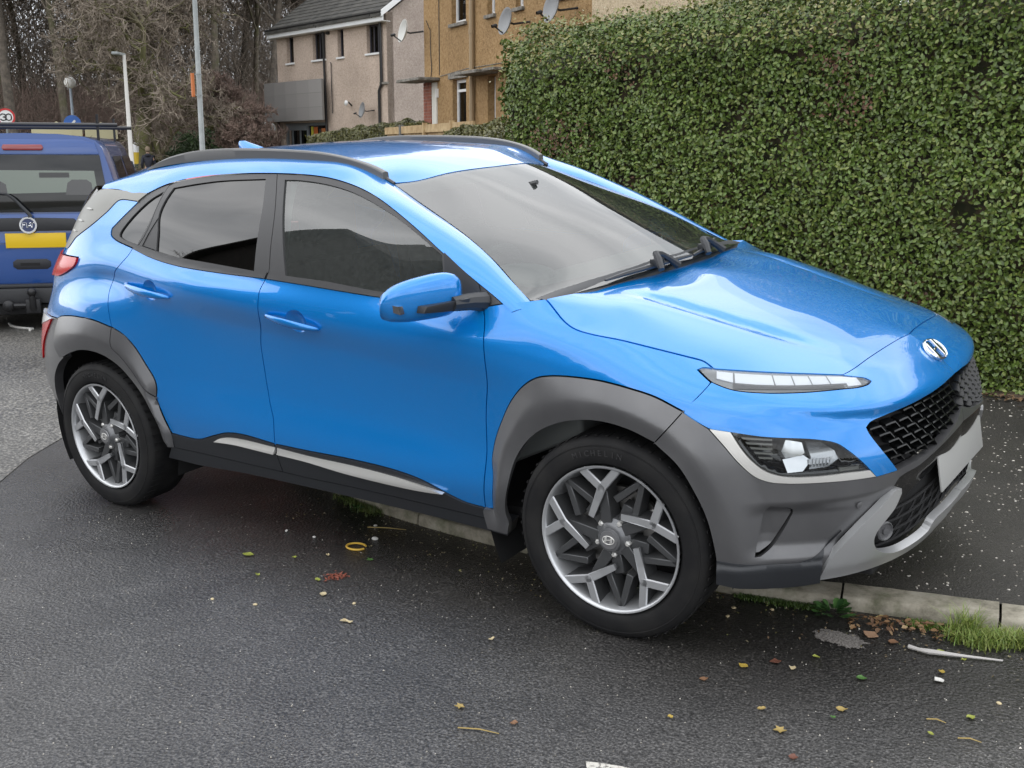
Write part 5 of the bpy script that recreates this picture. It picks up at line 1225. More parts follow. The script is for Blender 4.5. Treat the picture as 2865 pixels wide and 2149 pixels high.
class WallFrame:
    """u along a facade, z up, d out of the wall towards the street"""
    def __init__(s,A,e): s.A=Vector((A[0],A[1],0)); s.e=Vector((e[0],e[1],0)).normalized(); s.n=Vector((s.e.y,-s.e.x,0))
    @property
    def M(s): return Matrix(((s.e.x,s.n.x,0,s.A.x),(s.e.y,s.n.y,0,s.A.y),(0,0,1,0),(0,0,0,1)))   # local (u,d,z)
def hb(M_,a,b): return MB().box(a,b,M_)
def mbox(name,M_,a,b,mt,parent,bevel=0): 
    a2=[min(p,q) for p,q in zip(a,b)];b2=[max(p,q) for p,q in zip(a,b)]
    # local axes (u,d,z) form a left-handed set: let build() fix the winding
    return MB().box(a2,b2,M_).build(name,mt,parent,smooth=True,bevel=bevel,seg=1,angle=20)
def wall_with_holes(name,M_,u0,u1,z0,z1,holes,th,mt,parent):
    """one facade with real openings (holes: u0,u1,z0,z1)"""
    us=sorted({u0,u1,*[h[0] for h in holes],*[h[1] for h in holes]}); zs=sorted({z0,z1,*[h[2] for h in holes],*[h[3] for h in holes]})
    V=[];F=[];key={}
    def v(u,d,z):
        k=(round(u,4),d,round(z,4))
        if k not in key: key[k]=len(V); V.append(M_@Vector((u,d,z)))
        return key[k]
    def solid(i,j):
        if i<0 or j<0 or i>=len(us)-1 or j>=len(zs)-1: return False
        a=(us[i]+us[i+1])/2;b=(zs[j]+zs[j+1])/2
        return not any(h[0]<a<h[1] and h[2]<b<h[3] for h in holes)
    for i in range(len(us)-1):
        for j in range(len(zs)-1):
            if not solid(i,j): continue
            a,b,c,d_=us[i],us[i+1],zs[j],zs[j+1]
            F.append((v(a,0,c),v(b,0,c),v(b,0,d_),v(a,0,d_)))
            for di,dj,p,q in ((-1,0,(a,c),(a,d_)),(1,0,(b,c),(b,d_)),(0,-1,(a,c),(b,c)),(0,1,(a,d_),(b,d_))):
                if not solid(i+di,j+dj): F.append((v(p[0],0,p[1]),v(q[0],0,q[1]),v(q[0],-th,q[1]),v(p[0],-th,p[1])))
    o=MB().add(V,F).build(name,mt,parent,smooth=True,angle=10); return o
def window(M_,u0,u1,z0,z1,parent,fm,depth=.14,mull=(),trans=(),sill=None,fw=.055,blind=None):
    w=empty('window',parent=parent); d0,d1=-depth-.05,-depth+.01
    for a,b,c,e in ((u0,u0+fw,z0,z1),(u1-fw,u1,z0,z1),(u0+fw,u1-fw,z0,z0+fw),(u0+fw,u1-fw,z1-fw,z1)): mbox('frame',M_,(a,d0,c),(b,d1,e),fm,w)
    for m in mull: mbox('mullion',M_,(m-.03,d0+.005,z0+fw),(m+.03,d1-.006,z1-fw),fm,w)
    for t in trans: mbox('transom',M_,(u0+fw,d0+.004,t-.03),(u1-fw,d1-.004,t+.03),fm,w)
    mbox('pane',M_,(u0+fw,d0+.022,z0+fw),(u1-fw,d0+.028,z1-fw),M_PANE,w)
    mbox('room',M_,(u0+.01,d0-.30,z0+.01),(u1-.01,d0-.29,z1-.01),M_ROOMDARK,w)
    if blind: mbox('blind',M_,(u0+fw,d0-.06,z0+fw),(u1-fw,d0-.05,z0+fw+(z1-z0)*blind),mat('blind_cloth',(.40,.43,.38),rough=.9),w)
    if sill is not None: mbox('sill',M_,(u0-.06,-depth,z0-.075),(u1+.06,.07,z0-.002),sill,w,bevel=.006)
    return w
def pipe(name,pts,M_,r,mt,parent,n=8): 
    return MB().tube([M_@Vector(p) for p in pts],r,n).build(name,mt,parent,smooth=True)
# ---- pale house with a shop on its ground floor
WF=WallFrame((-34.166,31.393),(.966,-.258)); Mw=WF.M
ph=empty('terraced_house'); tag(ph,'pale pink roughcast house with grey tiled roof and shop front, left of the ochre house','house')
H_=[(.85,1.45,5.17,6.24),(3.07,4.10,5.17,6.24),(5.09,5.55,5.17,6.24),(7.25,8.15,5.17,6.24),(.30,4.0,-.5,2.66)]
wall_with_holes('wall',Mw,-.05,8.65,-.8,6.60,H_,.3,M_PALE,ph)
for h,mu in zip(H_[:4],((),(3.42,3.76),(),(7.55,7.85))): window(Mw,h[0],h[1],h[2],h[3],ph,M_ANTH,.16,mull=mu,sill=M_UPVC,fw=.06)
# gable end with its own sloping top
dp=7.6; rz=6.45+dp/2*.72
V=[Mw@Vector((8.65,-d,z)) for d,z in ((.003,-.8),(dp,-.8),(dp,6.5),(dp/2,rz),(.003,6.5))]; V+=[Mw@Vector((8.35,-d,z)) for d,z in ((.003,-.8),(dp,-.8),(dp,6.5),(dp/2,rz),(.003,6.5))]
MB().add(V,[(0,1,2,3,4),(9,8,7,6,5)]+[(i,(i+1)%5,5+(i+1)%5,5+i) for i in range(5)]).build('gable_wall',render_mat('shaded_gable_roughcast',(.33,.27,.235),(.43,.36,.315),(.50,.43,.375)),ph,smooth=True,angle=10)  # shaded side painted in: darker copy of the front wall's roughcast
mbox('wall_return',Mw,(-.05,-.003,-.8),(.20,-dp,6.4),M_PALE,ph)
# roof in stepped courses
rf=empty('roof',parent=ph); nc=17
for side in (0,1):
    for k in range(nc):
        t0=k/nc; t1=(k+1)/nc+.012
        def pt(t,h): 
            d=.42-(dp/2+.42)*t; z=6.42+(rz+.30-6.42)*t
            return (d if side==0 else -dp-d, z+h)
        V=[]
        for u in (-.35,8.95):
            (da,za),(db,zb_)=pt(t0,.085),pt(min(t1,1),.045); (dc,zc),(dd_,zd)=pt(t0,-.02),pt(min(t1,1),-.02)
            V+=[Mw@Vector((u,da,za)),Mw@Vector((u,db,zb_)),Mw@Vector((u,dd_,zd)),Mw@Vector((u,dc,zc))]
        if side==1 and k%4: continue
        MB().add(V,[(0,1,2,3),(7,6,5,4)]+[(i,(i+1)%4,4+(i+1)%4,4+i) for i in range(4)]).build('tile_course',M_TILE,rf,smooth=True,angle=10)
mbox('fascia',Mw,(-.30,.30,6.24),(8.93,.34,6.52),M_UPVC,ph); mbox('soffit',Mw,(-.30,-.01,6.225),(8.93,.30,6.243),M_UPVC,ph)
pipe('gutter',[(-.32,.41,6.56),(8.95,.41,6.56)],Mw,.035,M_BLACKPIPE,ph)
MB().prism([(.42,6.38),(-dp/2,rz+.20),(-dp/2,rz+.42),(.42,6.60)],8.93,8.98,Mw@Matrix(((0,0,1,0),(1,0,0,0),(0,1,0,0),(0,0,0,1)))).build('barge_board',M_UPVC,ph,smooth=True,angle=10)
pipe('downpipe',[(3.95,.41,6.5),(4.0,.30,6.40),(4.10,.09,6.25),(4.2,.08,-.5)],Mw,.05,M_BLACKPIPE,ph)
pipe('downpipe',[(8.14,.41,6.5),(8.2,.30,6.42),(8.36,.09,6.2),(8.36,.08,4.0),(8.18,.08,3.75),(8.18,.08,-.5)],Mw,.055,M_BLACKPIPE,ph)
pipe('vent_pipe',[(4.55,.05,5.0),(4.62,.06,4.95),(4.62,.06,3.0)],Mw,.02,M_BLACKPIPE,ph,6)
pipe('gable_pipe',[(8.72,-6.0,4.35),(8.72,-6.15,4.35),(8.72,-6.15,2.0)],Mw,.035,M_BLACKPIPE,ph,6)
mbox('ledge',Mw,(8.25,.0,3.98),(8.75,.10,4.06),M_STONE,ph)
pipe('alarm_box',[(4.35,.06,6.15),(4.5,.06,6.15)],Mw,.06,M_BLACKPIPE,ph)
sf=empty('shop_front',parent=ph)
mbox('pillar',Mw,(-.55,.02,-.8),(-.02,.35,2.75),M_PALE,sf)
pipe('corner_pipe',[(.07,.12,2.75),(.07,.12,-.6)],Mw,.06,mat('brown_pipe',(.045,.025,.022),rough=.5),sf)
for a,b,c,e in ((.30,.42,-.5,2.66),(2.15,2.27,-.5,2.54),(.42,4.0,2.54,2.66),(3.86,4.0,-.5,2.54)): mbox('shop_frame',Mw,(a,-.20,c),(b,-.10,e),mat('shop_grey',(.17,.19,.205),rough=.4),sf)
mbox('shutter',Mw,(.42,-.19,2.36),(2.15,-.09,2.54),mat('shutter_grey',(.20,.22,.235),rough=.5),sf)
for u in (.62,1.30): mbox('door_stile',Mw,(u,-.26,-.5),(u+.10,-.22,2.36),mat('shop_grey',(.17,.19,.205)),sf)
mbox('shop_glass',Mw,(.42,-.30,-.5),(2.15,-.29,2.36),M_PANE,sf); mbox('shop_interior',Mw,(.31,-.9,-.5),(3.99,-.88,2.6),mat('shop_dim',(.10,.12,.12),rough=.8),sf)
mbox('poster_glass',Mw,(2.27,-.18,-.5),(3.86,-.17,2.54),M_PANE,sf)
for i,(a,b,c,e,col) in enumerate(((2.42,2.62,1.85,2.50,(.55,.50,.06)),(2.66,2.98,1.95,2.48,(.50,.13,.03)),(2.72,2.92,1.55,1.92,(.42,.10,.03)),(3.10,3.28,1.7,2.4,(.05,.04,.04)),(3.30,3.62,2.12,2.42,(.48,.17,.06)),(3.32,3.58,1.75,2.08,(.55,.22,.05)),(3.65,3.82,1.9,2.45,(.42,.38,.36)),(2.44,2.62,1.45,1.82,(.20,.22,.28)))):
    mbox('poster',Mw,(a,-.165,c),(b,-.160,e),mat('poster_%d'%i,col,rough=.5),sf)
sb=empty('sign_board'); tag(sb,'plain grey sign board fixed above the shop front','sign')
mbox('board',Mw,(-.52,.36,2.72),(4.50,.46,4.36),mat('sign_grey',(.185,.18,.17),rough=.7),sb,bevel=.01)
ti=0
for i,(a,b) in enumerate(((-.50,.42),(.44,1.40),(1.42,2.38),(2.40,3.40),(3.42,4.48))):
    for j,(c,e) in enumerate(((2.75,3.25),(3.27,3.82),(3.84,4.34))):
        k=.155+.020*i+.012*j; mbox('sign_panel',Mw,(a,.455,c),(b,.462,e),mat('sign_tone_%d'%ti,(k*1.05,k,k*.96),rough=.7),sb); ti+=1
lp=empty('wall_lamp'); tag(lp,'small white floodlight on the pale house wall','wall lamp')
MB().ball((5.98,.22,3.36),.11,10,6,(1,.6,1),Mw).build('lamp_head',M_UPVC,lp,smooth=True); pipe('lamp_arm',[(6.08,.02,3.25),(6.05,.16,3.40)],Mw,.03,M_BLACKPIPE,lp)
def dish(M_,u,z,r,aim,mt,label,arm=.45,d=.42):
    D=empty('satellite_dish'); tag(D,label,'satellite dish',group='satellite dishes on the house walls')
    c=M_@Vector((u,d,z)); a=M_.to_3x3()@Vector(aim).normalized(); q=Matrix.Translation(c)@a.to_track_quat('Z','Y').to_matrix().to_4x4()
    pr=[(r*t,.35*r*t*t) for t in np.linspace(0.001,1,7)]; pr+=[(r*1.02,.35*r),(r,.35*r-.02)]+[(r*t,.35*r*t*t-.02) for t in np.linspace(1,.001,5)[1:]]
    MB().lathe(pr,22,q@Matrix.Diagonal((.92,1.05,1,1))).build('reflector',mt,D,smooth=True)
    f=q@Vector((0,-r*.62,r*1.15)); MB().tube([q@Vector((0,-r*.92,.30*r)),f],.014,6).build('feed_arm',M_BLACKPIPE,D,smooth=True)
    MB().lathe([(.03,-.05),(.035,.05),(.02,.07)],8,Matrix.Translation(f)@(c-f).to_track_quat('Z','Y').to_matrix().to_4x4()).build('feed_horn',M_BLACKPIPE,D,smooth=True)
    w0=M_@Vector((u+.10,.0,z+.02)); MB().tube([q@Vector((0,0,-.02)),c-a*.12,w0],.022,6).build('bracket',M_BLACKPIPE,D,smooth=True)
    return D
dish(Mw,7.60,3.02,.29,(-.2,.97,.2),M_DISH,'grey satellite dish low on the pale house wall')
# ---- ochre house
WO=WallFrame((-14.714,18.10),(.880,-.476)); Mo=WO.M
oh=empty('terraced_house'); tag(oh,'ochre roughcast house with white windows rising behind the tall hedge','house')
H2=[(1.75,2.55,4.31,5.55),(3.68,4.05,4.31,5.55),(5.02,5.36,4.31,5.55),(1.77,2.54,1.95,3.10),(3.68,4.08,1.6,3.08),(6.6,7.5,4.31,5.55)]
wall_with_holes('wall',Mo,.05,8.05,-.6,5.95,H2,.3,M_OCHRE,oh)
mbox('wall_return',Mo,(.053,-.003,-.6),(.30,-7,5.9),M_OCHRE,oh)
for h in H2[:3]+H2[5:]: window(Mo,h[0],h[1],h[2],h[3],oh,M_UPVC,.12,sill=M_STONE,fw=.07,blind=.42 if h[0]==1.75 else None)
window(Mo,1.77,2.54,1.95,3.10,oh,M_UPVC,.12,trans=(2.86,),sill=M_STONE,fw=.07,blind=.85)
d_=empty('door',parent=oh); mbox('door_panel',Mo,(3.69,-.20,1.6),(4.07,-.16,3.07),M_UPVC,d_); mbox('door_glass',Mo,(3.76,-.158,2.2),(4.0,-.152,2.9),M_PANE,d_)
mbox('lintel',Mo,(1.62,-.05,3.12),(2.66,.05,3.24),M_STONE,oh); 
mbox('canopy',Mo,(-.45,.0,3.13),(1.02,.55,3.20),M_STONE,oh,bevel=.01); mbox('canopy',Mo,(3.05,.0,3.11),(4.2,.50,3.18),M_STONE,oh,bevel=.01); mbox('canopy',Mo,(4.25,.0,3.13),(4.8,.40,3.19),M_STONE,oh,bevel=.01)
pipe('downpipe',[(3.0,.07,5.9),(3.0,.07,1.2)],Mo,.055,M_TANPIPE,oh)
for z in (2.4,4.0,5.3): pipe('pipe_collar',[(3.0,.07,z),(3.0,.07,z+.10)],Mo,.068,M_TANPIPE,oh)
pipe('cable',[(1.03,.012,5.9),(1.02,.012,3.25)],Mo,.009,M_BLACKPIPE,oh,5); pipe('cable',[(.45,.10,4.52),(.52,.03,4.3),(.50,.02,3.9),(.56,.02,3.4),(.50,.02,3.2)],Mo,.010,M_BLACKPIPE,oh,5); pipe('crack_line',[(1.04,.006,3.22),(2.6,.006,3.30),(4.4,.006,3.30)],Mo,.010,M_STONE,oh,4)
br=empty('brick_pier',parent=oh); mbox('mortar_core',Mo,(.07,-.01,1.2),(.53,.030,3.12),M_MORTAR,br)
r_=0
for k in range(25):
    z=1.22+.076*k; off=.0 if k%2 else .11
    for a,b in (((.065,.29),(.30,.535)) if k%2 else ((.065,.175),(.185,.415),(.425,.535))):
        mbox('brick',Mo,(a,.0,z),(b,.042,z+.066),M_BRICK,br)
mbox('side_door',Mo,(.57,-.01,1.2),(.86,.03,3.10),mat('cream_door',(.62,.60,.54),rough=.5),oh)
mbox('meter_box',Mo,(.88,.0,2.75),(.93,.06,2.95),M_UPVC,oh)
dish(Mo,-.08,4.30,.26,(.02,.97,.22),M_DISHL,'pale satellite dish at the left edge of the ochre house'); 
dish(Mo,5.55,3.97,.25,(.06,.97,.22),M_DISH,'grey satellite dish under the end windows of the ochre house')
ch=empty('terraced_house'); tag(ch,'cream roughcast house next to the ochre one, just over the hedge top','house')
wall_with_holes('wall',Mo,8.053,15,-.6,5.95,[(10.2,11.4,4.5,5.6)],.3,M_CREAM,ch); window(Mo,10.2,11.4,4.5,5.6,ch,M_UPVC,.12,sill=M_STONE)
def simple_roof(M_,u0,u1,par,ez=5.9,dp=7.0):
    rz=ez+dp/2*.58; R_=empty('roof',parent=par)
    for k in range(14):
        for sd in (0,1):
            t0=k/14;t1=(k+1)/14+.01; V=[]
            for u in (u0,u1):
                for t,h in ((t0,.07),(t1,.04),(t1,-.02),(t0,-.02)):
                    d=.4-(dp/2+.4)*min(t,1); z=ez+(rz-ez)*min(t,1)+h; V.append(M_@Vector((u,d if sd==0 else -dp-d,z)))
            MB().add(V,[(0,1,2,3),(7,6,5,4)]+[(i,(i+1)%4,4+(i+1)%4,4+i) for i in range(4)]).build('tile_course',M_TILE,R_,smooth=True,angle=10)
simple_roof(Mo,-.2,8.04,oh); simple_roof(Mo,8.06,15.2,ch)
dish(Mo,7.45,4.02,.26,(.06,.97,.22),M_DISH,'grey satellite dish at the right end of the ochre wall, above the hedge')
# ---- low garden hedges, fence, parked things in front of the houses
OLIVE=[(.060,.070,.014),(.10,.105,.022),(.13,.125,.030),(.085,.075,.024),(.055,.065,.016)]
def zline(x0,z0,x1,z1): return lambda x: z0+(z1-z0)*(x-x0)/(x1-x0)
def hedge_between(name,label,a,b,z0,z1,th,dens,leaf,cols,**k):
    a=np.array(a);b=np.array(b); L=float(np.hypot(*(b-a))); rz_=math.atan2(b[1]-a[1],b[0]-a[0])
    return hedge(name,label,0,L,0,th,-.4,zline(0,z0,L,z1),dens,leaf,cols,org=(a[0],a[1]),rot=rz_,ends=(1,1),rnd=.35,bumpy=.12,jit=.18,**k)
hedge_between('garden_hedge','low olive green hedge in front of the pale house shop',(-19.6,18.6),(-14.6,16.9),1.95,2.22,1.4,3200,.050,OLIVE)
hedge_between('garden_hedge','low olive green hedge between the wooden fence and tall hedge',(-9.9,12.6),(-2.6,5.6),1.92,1.86,1.2,3400,.042,OLIVE)
fe=empty('wooden_fence'); tag(fe,'pale wooden garden fence between the two low hedges','fence')
Wf=WallFrame((-15.2,17.3),(.82,-.57)); Mf=Wf.M
mw_=mat('new_softwood',(.42,.30,.15),rough=.75,build=lambda nt,b:tint(nt,b,noise(nt,6,4,.6),(.32,.21,.10),(.50,.38,.21),.35,.65))
for k in range(46): mbox('fence_board',Mf,(.15*k,0,.2),(.15*k+.135,.022,1.98+.004*((k*7)%3)),mw_,fe)
mbox('fence_rail',Mf,(0,.024,1.90),(7,.075,2.06),mw_,fe)
for u in (1.55,3.6,5.6): mbox('fence_post',Mf,(u,.02,.2),(u+.09,.11,2.10),mat('weathered_post',(.16,.16,.15),rough=.8) if u<2 else mw_,fe)
cv_=empty('parked_car'); tag(cv_,'white parked vehicle roof just showing over the wooden fence','car')
Mc=Matrix.Translation((-19.2,21.6,.35))@Matrix.Rotation(R(-28),4,'Z')
V=[];F=[]; prof=[(-2.1,.5),(-2.1,1.0),(-1.7,1.15),(-1.0,1.78),(.6,1.80),(1.2,1.25),(2.0,1.1),(2.1,.5)]
for x,z in prof:
    w=.84 if z<1.3 else .62
    V+=[Mc@Vector((x,-w,z)),Mc@Vector((x,w,z))]
for i in range(7): F.append((2*i,2*i+1,2*i+3,2*i+2))
F+=[tuple(range(0,16,2)),tuple(range(15,0,-2))]; MB().add(V,F).build('car_body',M_UPVC,cv_,bevel=.06,seg=3)
V=[Mc@Vector(p) for p in ((-1.55,-.80,1.22),(.95,-.80,1.22),(.45,-.66,1.68),(-1.0,-.66,1.68))]; MB().add(V,[(0,1,2,3)]).build('car_window',M_GLOSSBLK,cv_)
# small tiled porch at the far left corner of the pale house
po=empty('porch'); tag(po,'small dark tiled porch roof with white fascia beside the sign board','porch')
for k in range(5):
    t=k/5; mbox('tile_course',Mw,(-1.55+.22*k,.55-.28*k,2.80+.20*k),(-.55,.62-.28*k-.6,2.98+.20*k),M_TILE,po)
mbox('fascia',Mw,(-1.40,.40,2.58),(-.55,.46,2.78),M_UPVC,po); mbox('porch_post',Mw,(-1.35,.30,-.5),(-1.22,.42,2.58),M_UPVC,po)
# ================================================================== bare trees of the wood
def grow(seed,h,spread,trunk_r,levels=5,lean=(0,0),fork=.35,twig=.011,kids=(3,4),gnarl=.18,upw=.25,split=.28):
    """-> limbs (polylines with radii) and fine twigs (segments)"""
    r=random.Random(seed); limbs=[];tw=[]
    def rnd(): return Vector((r.gauss(0,1),r.gauss(0,1),r.gauss(0,1)))
    def go(p,d,L,rad,lv):
        n=5 if lv<levels-1 else 3; pts=[p.copy()]; rr=[rad]; 
        for i in range(n):
            d=(d+rnd()*gnarl*(.22 if lv==0 else 1.)+Vector((0,0,upw*.25 if lv>0 else .05))).normalized(); p=p+d*L/n; pts.append(p.copy()); rr.append(rad*(1-.5*(i+1)/n))
            if lv<levels-1 and i>=(n*fork if lv==0 else 1):
                for _ in range(r.choice(kids) if lv>0 or i<n-1 else 4):
                    if r.random()<(.75 if lv<2 else .62):
                        sd=(rnd()-d*rnd().dot(d)).normalized(); nd=(d*(1-spread)+sd*spread*(1.1 if lv<2 else .9)+Vector((0,0,upw*.5))).normalized()
                        go(p,nd,L*r.uniform(.50,.78)*(.78 if lv==0 else .85),rr[-1]*r.uniform(.45,.7),lv+1)
        if lv>=levels-2: tw.append((pts,rr))
        else: limbs.append((pts,rr))
    go(Vector((0,0,-.3)),Vector((lean[0],lean[1],1)).normalized(),h*split*2,trunk_r,0)
    return limbs,tw
def tree_mesh(limbs,tw,tmin):
    m=MB()
    for p,r_ in limbs: m.tube(p,[max(q,tmin*1.6) for q in r_],7 if r_[0]>.06 else 4,cap=False)
    V=[];F=[];b=0
    for p,r_ in tw:
        k=len(p)
        for i in range(k):
            t=(p[min(i+1,k-1)]-p[max(i-1,0)]).normalized(); a=t.orthogonal().normalized(); c=t.cross(a); q=max(r_[i]*.8,tmin*(1-.5*i/k))
            for an in (0,2.094,4.189): V.append(p[i]+(a*math.cos(an)+c*math.sin(an))*q)
        for i in range(k-1):
            for j in range(3): F.append((b+3*i+j,b+3*i+(j+1)%3,b+3*i+3+(j+1)%3,b+3*i+3+j))
        b+=3*k
    return m,V,F
def bark(name,a,b_,moss=None):
    def bld(nt,b):
        co=N(nt,'ShaderNodeTexCoord').outputs['Object']; c=ramp(nt,noise(nt,5,4,.7,co),[(.35,a),(.65,b_)])
        if moss:
            m=N(nt,'ShaderNodeMix',data_type='RGBA'); nt.links.new(c,m.inputs['A']); m.inputs['B'].default_value=(*moss,1); nt.links.new(ramp(nt,noise(nt,1.4,3,.6,co),[(.45,(0,0,0)),(.62,(.8,.8,.8))]),m.inputs['Factor']); c=m.outputs['Result']
        nt.links.new(c,b.inputs['Base Color'])
    return mat(name,a,rough=.9,build=bld)
B_BROWN=bark('brown_bark',(.10,.084,.065),(.21,.178,.14),(.115,.115,.055)); B_RED=bark('reddish_twigs',(.16,.11,.09),(.28,.205,.17)); B_MOSS=bark('mossy_bark',(.085,.075,.045),(.17,.15,.09),(.14,.15,.045)); B_TWIG=bark('grey_brown_twigs',(.155,.128,.10),(.31,.26,.21)); B_DARK=bark('dark_bark',(.085,.073,.06),(.18,.152,.122))
PROTO={}
def proto(key,*a,tm=.012,mats_=(B_BROWN,B_TWIG),**k):
    l,t=grow(*a,**k); m,V,F=tree_mesh(l,t,tm)
    me1=bpy.data.meshes.new('trunk'); me1.from_pydata([tuple(v) for v in m.v],[],m.f); me1.materials.append(mats_[0]); me1.polygons.foreach_set('use_smooth',[True]*len(me1.polygons))
    me2=bpy.data.meshes.new('crown'); me2.from_pydata([tuple(v) for v in V],[],F); me2.materials.append(mats_[1])
    PROTO[key]=(me1,me2); return len(F)
import time as _t
proto('tall',3,15.,.42,.21,levels=6,fork=.35,kids=(3,3),gnarl=.16,upw=.30,split=.36,tm=.017)
proto('tall2',8,16.,.45,.24,levels=6,fork=.22,kids=(3,3),gnarl=.20,upw=.25,split=.36,tm=.017,mats_=(B_DARK,B_TWIG))
proto('oak',21,12.,.62,.42,levels=6,fork=.15,kids=(2,3),gnarl=.30,upw=.08,split=.30,tm=.016,mats_=(B_MOSS,B_TWIG))
proto('cherry',33,7.,.66,.26,levels=6,fork=.0,kids=(3,3),gnarl=.16,upw=.16,split=.20,tm=.013,mats_=(B_BROWN,B_RED))
TREES=[ # proto, x on the far ground, y, size, turn, label
('oak',-35.6,25.05,.95,20,'mossy old tree with thick low spreading limbs behind the pale lamp post'),
('cherry',-33.8,28.9,1.0,0,'low wide reddish cherry tree left of the pale house'),
('cherry',-42.0,34.2,1.15,140,'reddish twiggy tree just right of the grey lighting column'),
('tall',-47.5,23.0,1.05,40,'tall straight bare trunk at the left edge of the wood'),
('tall2',-46.5,26.2,1.10,100,'dark thick bare tree left of the globe lamp'),
('tall',-46.0,28.6,1.0,170,'tall bare tree directly behind the globe lamp'),
('tall2',-44.5,31.0,.95,250,'dark bare tree between globe lamp and pale post'),
('tall',-43.5,35.5,1.1,310,'tall bare tree rising behind the mossy tree'),
('tall2',-43.0,38.8,1.0,30,'forked bare tree behind the grey lighting column'),
('tall',-41.5,41.0,1.05,75,'bare tree behind the reddish cherry crown'),
('tall2',-40.5,43.5,1.1,200,'bare tree standing behind the pale house gutter'),
('tall',-41.5,47.5,1.1,260,'bare tree rising beside the pale house roof'),
]
back=[('tall' if i%2 else 'tall2',-58-4*(i%3)-.5*i*0,22+3.1*i+(i%2)*1.2,1.0+.08*(i%4),37*i) for i in range(15)]
for k,x,y,s_,rz,lab in [t for t in TREES]+[(a,b,c,d,e,None) for a,b,c,d,e in back]:
    t=empty('bare_tree',(x,y,float(gz(x,y))),R(rz)); t.scale=(s_,s_,s_)
    tag(t,lab or 'bare tree deep in the wood, one of its far rows','tree',group=None if lab else 'far rows of bare trees in the wood')
    for me in PROTO[k]:
        o=bpy.data.objects.new(me.name.split('.')[0],me); COL.objects.link(o); o.parent=t
# thicket: brushwood and undergrowth that nobody could count
def brush(name,label,cnt,cx,cy,sx,sy,h,L,r0,mt,seed):
    g=np.random.default_rng(seed); n=cnt; x=cx+g.uniform(-1,1,n)*sx; y=cy+g.uniform(-1,1,n)*sy; z=gz(x,y)+g.random(n)**1.25*h
    d=g.normal(size=(n,3))*np.array([.6,.6,.35])+np.array([0,0,.75]); d/=np.linalg.norm(d,axis=1)[:,None]; l=g.uniform(.5,1.3,n)[:,None]*L
    b=g.normal(size=(n,3))*.22; p0=np.stack([x,y,z],1);p1=p0+d*l*.5+b*l*.3;p2=p0+d*l+b*l
    a=np.cross(d,g.normal(size=(n,3)));a/=np.linalg.norm(a,axis=1)[:,None]; c=np.cross(d,a); V=[]
    for p,rr in ((p0,r0),(p1,r0*.75),(p2,r0*.35)):
        for an in (0,2.094,4.189): V.append(p+(a*math.cos(an)+c*math.sin(an))*rr)
    V=np.stack(V,1).reshape(-1,3); k=(np.arange(n)*9)[:,None]; F=np.concatenate([k+np.array([[i*3+j,i*3+(j+1)%3,i*3+3+(j+1)%3,i*3+3+j]]) for i in range(2) for j in range(3)])
    tag(fastmesh(name,V,F,mt),label,'undergrowth',kind='stuff')
brush('far_wood','mass of fine bare branches filling the wood',62000,-72,46,15,32,15,2.0,.026,bark('far_twigs',(.20,.168,.136),(.36,.30,.245)),1)
brush('brushwood','brown scrub under the trees at the edge of the wood',7000,-52,40,5,18,2.4,1.2,.014,B_RED,2)
def bush(x,y,h,w,label,cols,seed,leaf=.16):
    g=np.random.default_rng(seed); B=empty('evergreen_bush',(x,y,float(gz(x,y)))); tag(B,label,'bush'); n=2200
    cl=g.normal(size=(14,3))*np.array([w*.35,w*.35,h*.18])+np.array([0,0,h*.45]); ix=g.integers(0,14,n); d=g.normal(size=(n,3)); d/=np.linalg.norm(d,axis=1)[:,None]
    P=cl[ix]+d*np.array([w*.28,w*.28,h*.26])*g.uniform(.6,1,n)[:,None]; P[:,2]=np.maximum(P[:,2],.02)
    leaf_cloud('foliage',P,d+np.array([0,0,.4]),leaf,leaf_mat('bush_'+str(seed),cols,.5),B)['kind']='stuff'
    MB().tube([(0,0,-.1),(.05,0,h*.4),(.0,.05,h*.7)],[.05,.04,.02],6).build('stem',B_DARK,B,smooth=True)
GRN=[(.030,.060,.018),(.045,.085,.026),(.06,.10,.035),(.035,.055,.02)]
bush(-36.5,27.6,2.0,1.7,'green evergreen bush under the mossy tree',GRN,11)
bush(-38.0,30.0,1.7,1.5,'smaller green bush right of the mossy tree',GRN,12)
bush(-35.6,31.2,1.6,1.3,'dark green bush behind the grey lighting column',GRN,13)
bush(-36.5,34.5,3.0,1.1,'upright green bush beside the pale house corner',GRN,14)
bush(-40.6,26.2,1.3,1.2,'russet bush left of the pale lamp post',[(.13,.055,.025),(.17,.08,.035),(.09,.05,.02)],15)
# ---- street furniture
def post(name,label,cat,b,t,r0,r1,mt): 
    P=empty(name,(b[0],b[1],0)); tag(P,label,cat); o=Vector((b[0],b[1],0)); z0=float(gz(b[0],b[1]))-.1
    MB().tube([Vector((0,0,z0)),Vector((0,0,z0+1.1)),Vector((0,0,z0+1.12)),Vector((t[0]-b[0],t[1]-b[1],t[2]))],[r0*1.25,r0*1.25,r0,r1],12).build('column',mt,P,smooth=True); return P
M_GALV=mat('galvanised_grey',(.26,.28,.28),rough=.5,metal=.3,build=lambda nt,b:tint(nt,b,noise(nt,3,4,.6),(.20,.22,.22),(.32,.34,.34)))
M_PALEP=mat('pale_post_paint',(.52,.51,.48),rough=.5)
p=post('lighting_column','tall grey lighting column with an orange plate, behind the blue roof','lamp post',(-21.05,16.46),(-21.5,16.85,6.5),.075,.06,M_GALV)
q=Matrix.Translation((-.35,-.08,0)); MB().box((-.19,-.10,2.90),(-.14,-.02,3.50)).build('orange_plate',mat('orange_plate',(.55,.17,.05),rough=.5),p)
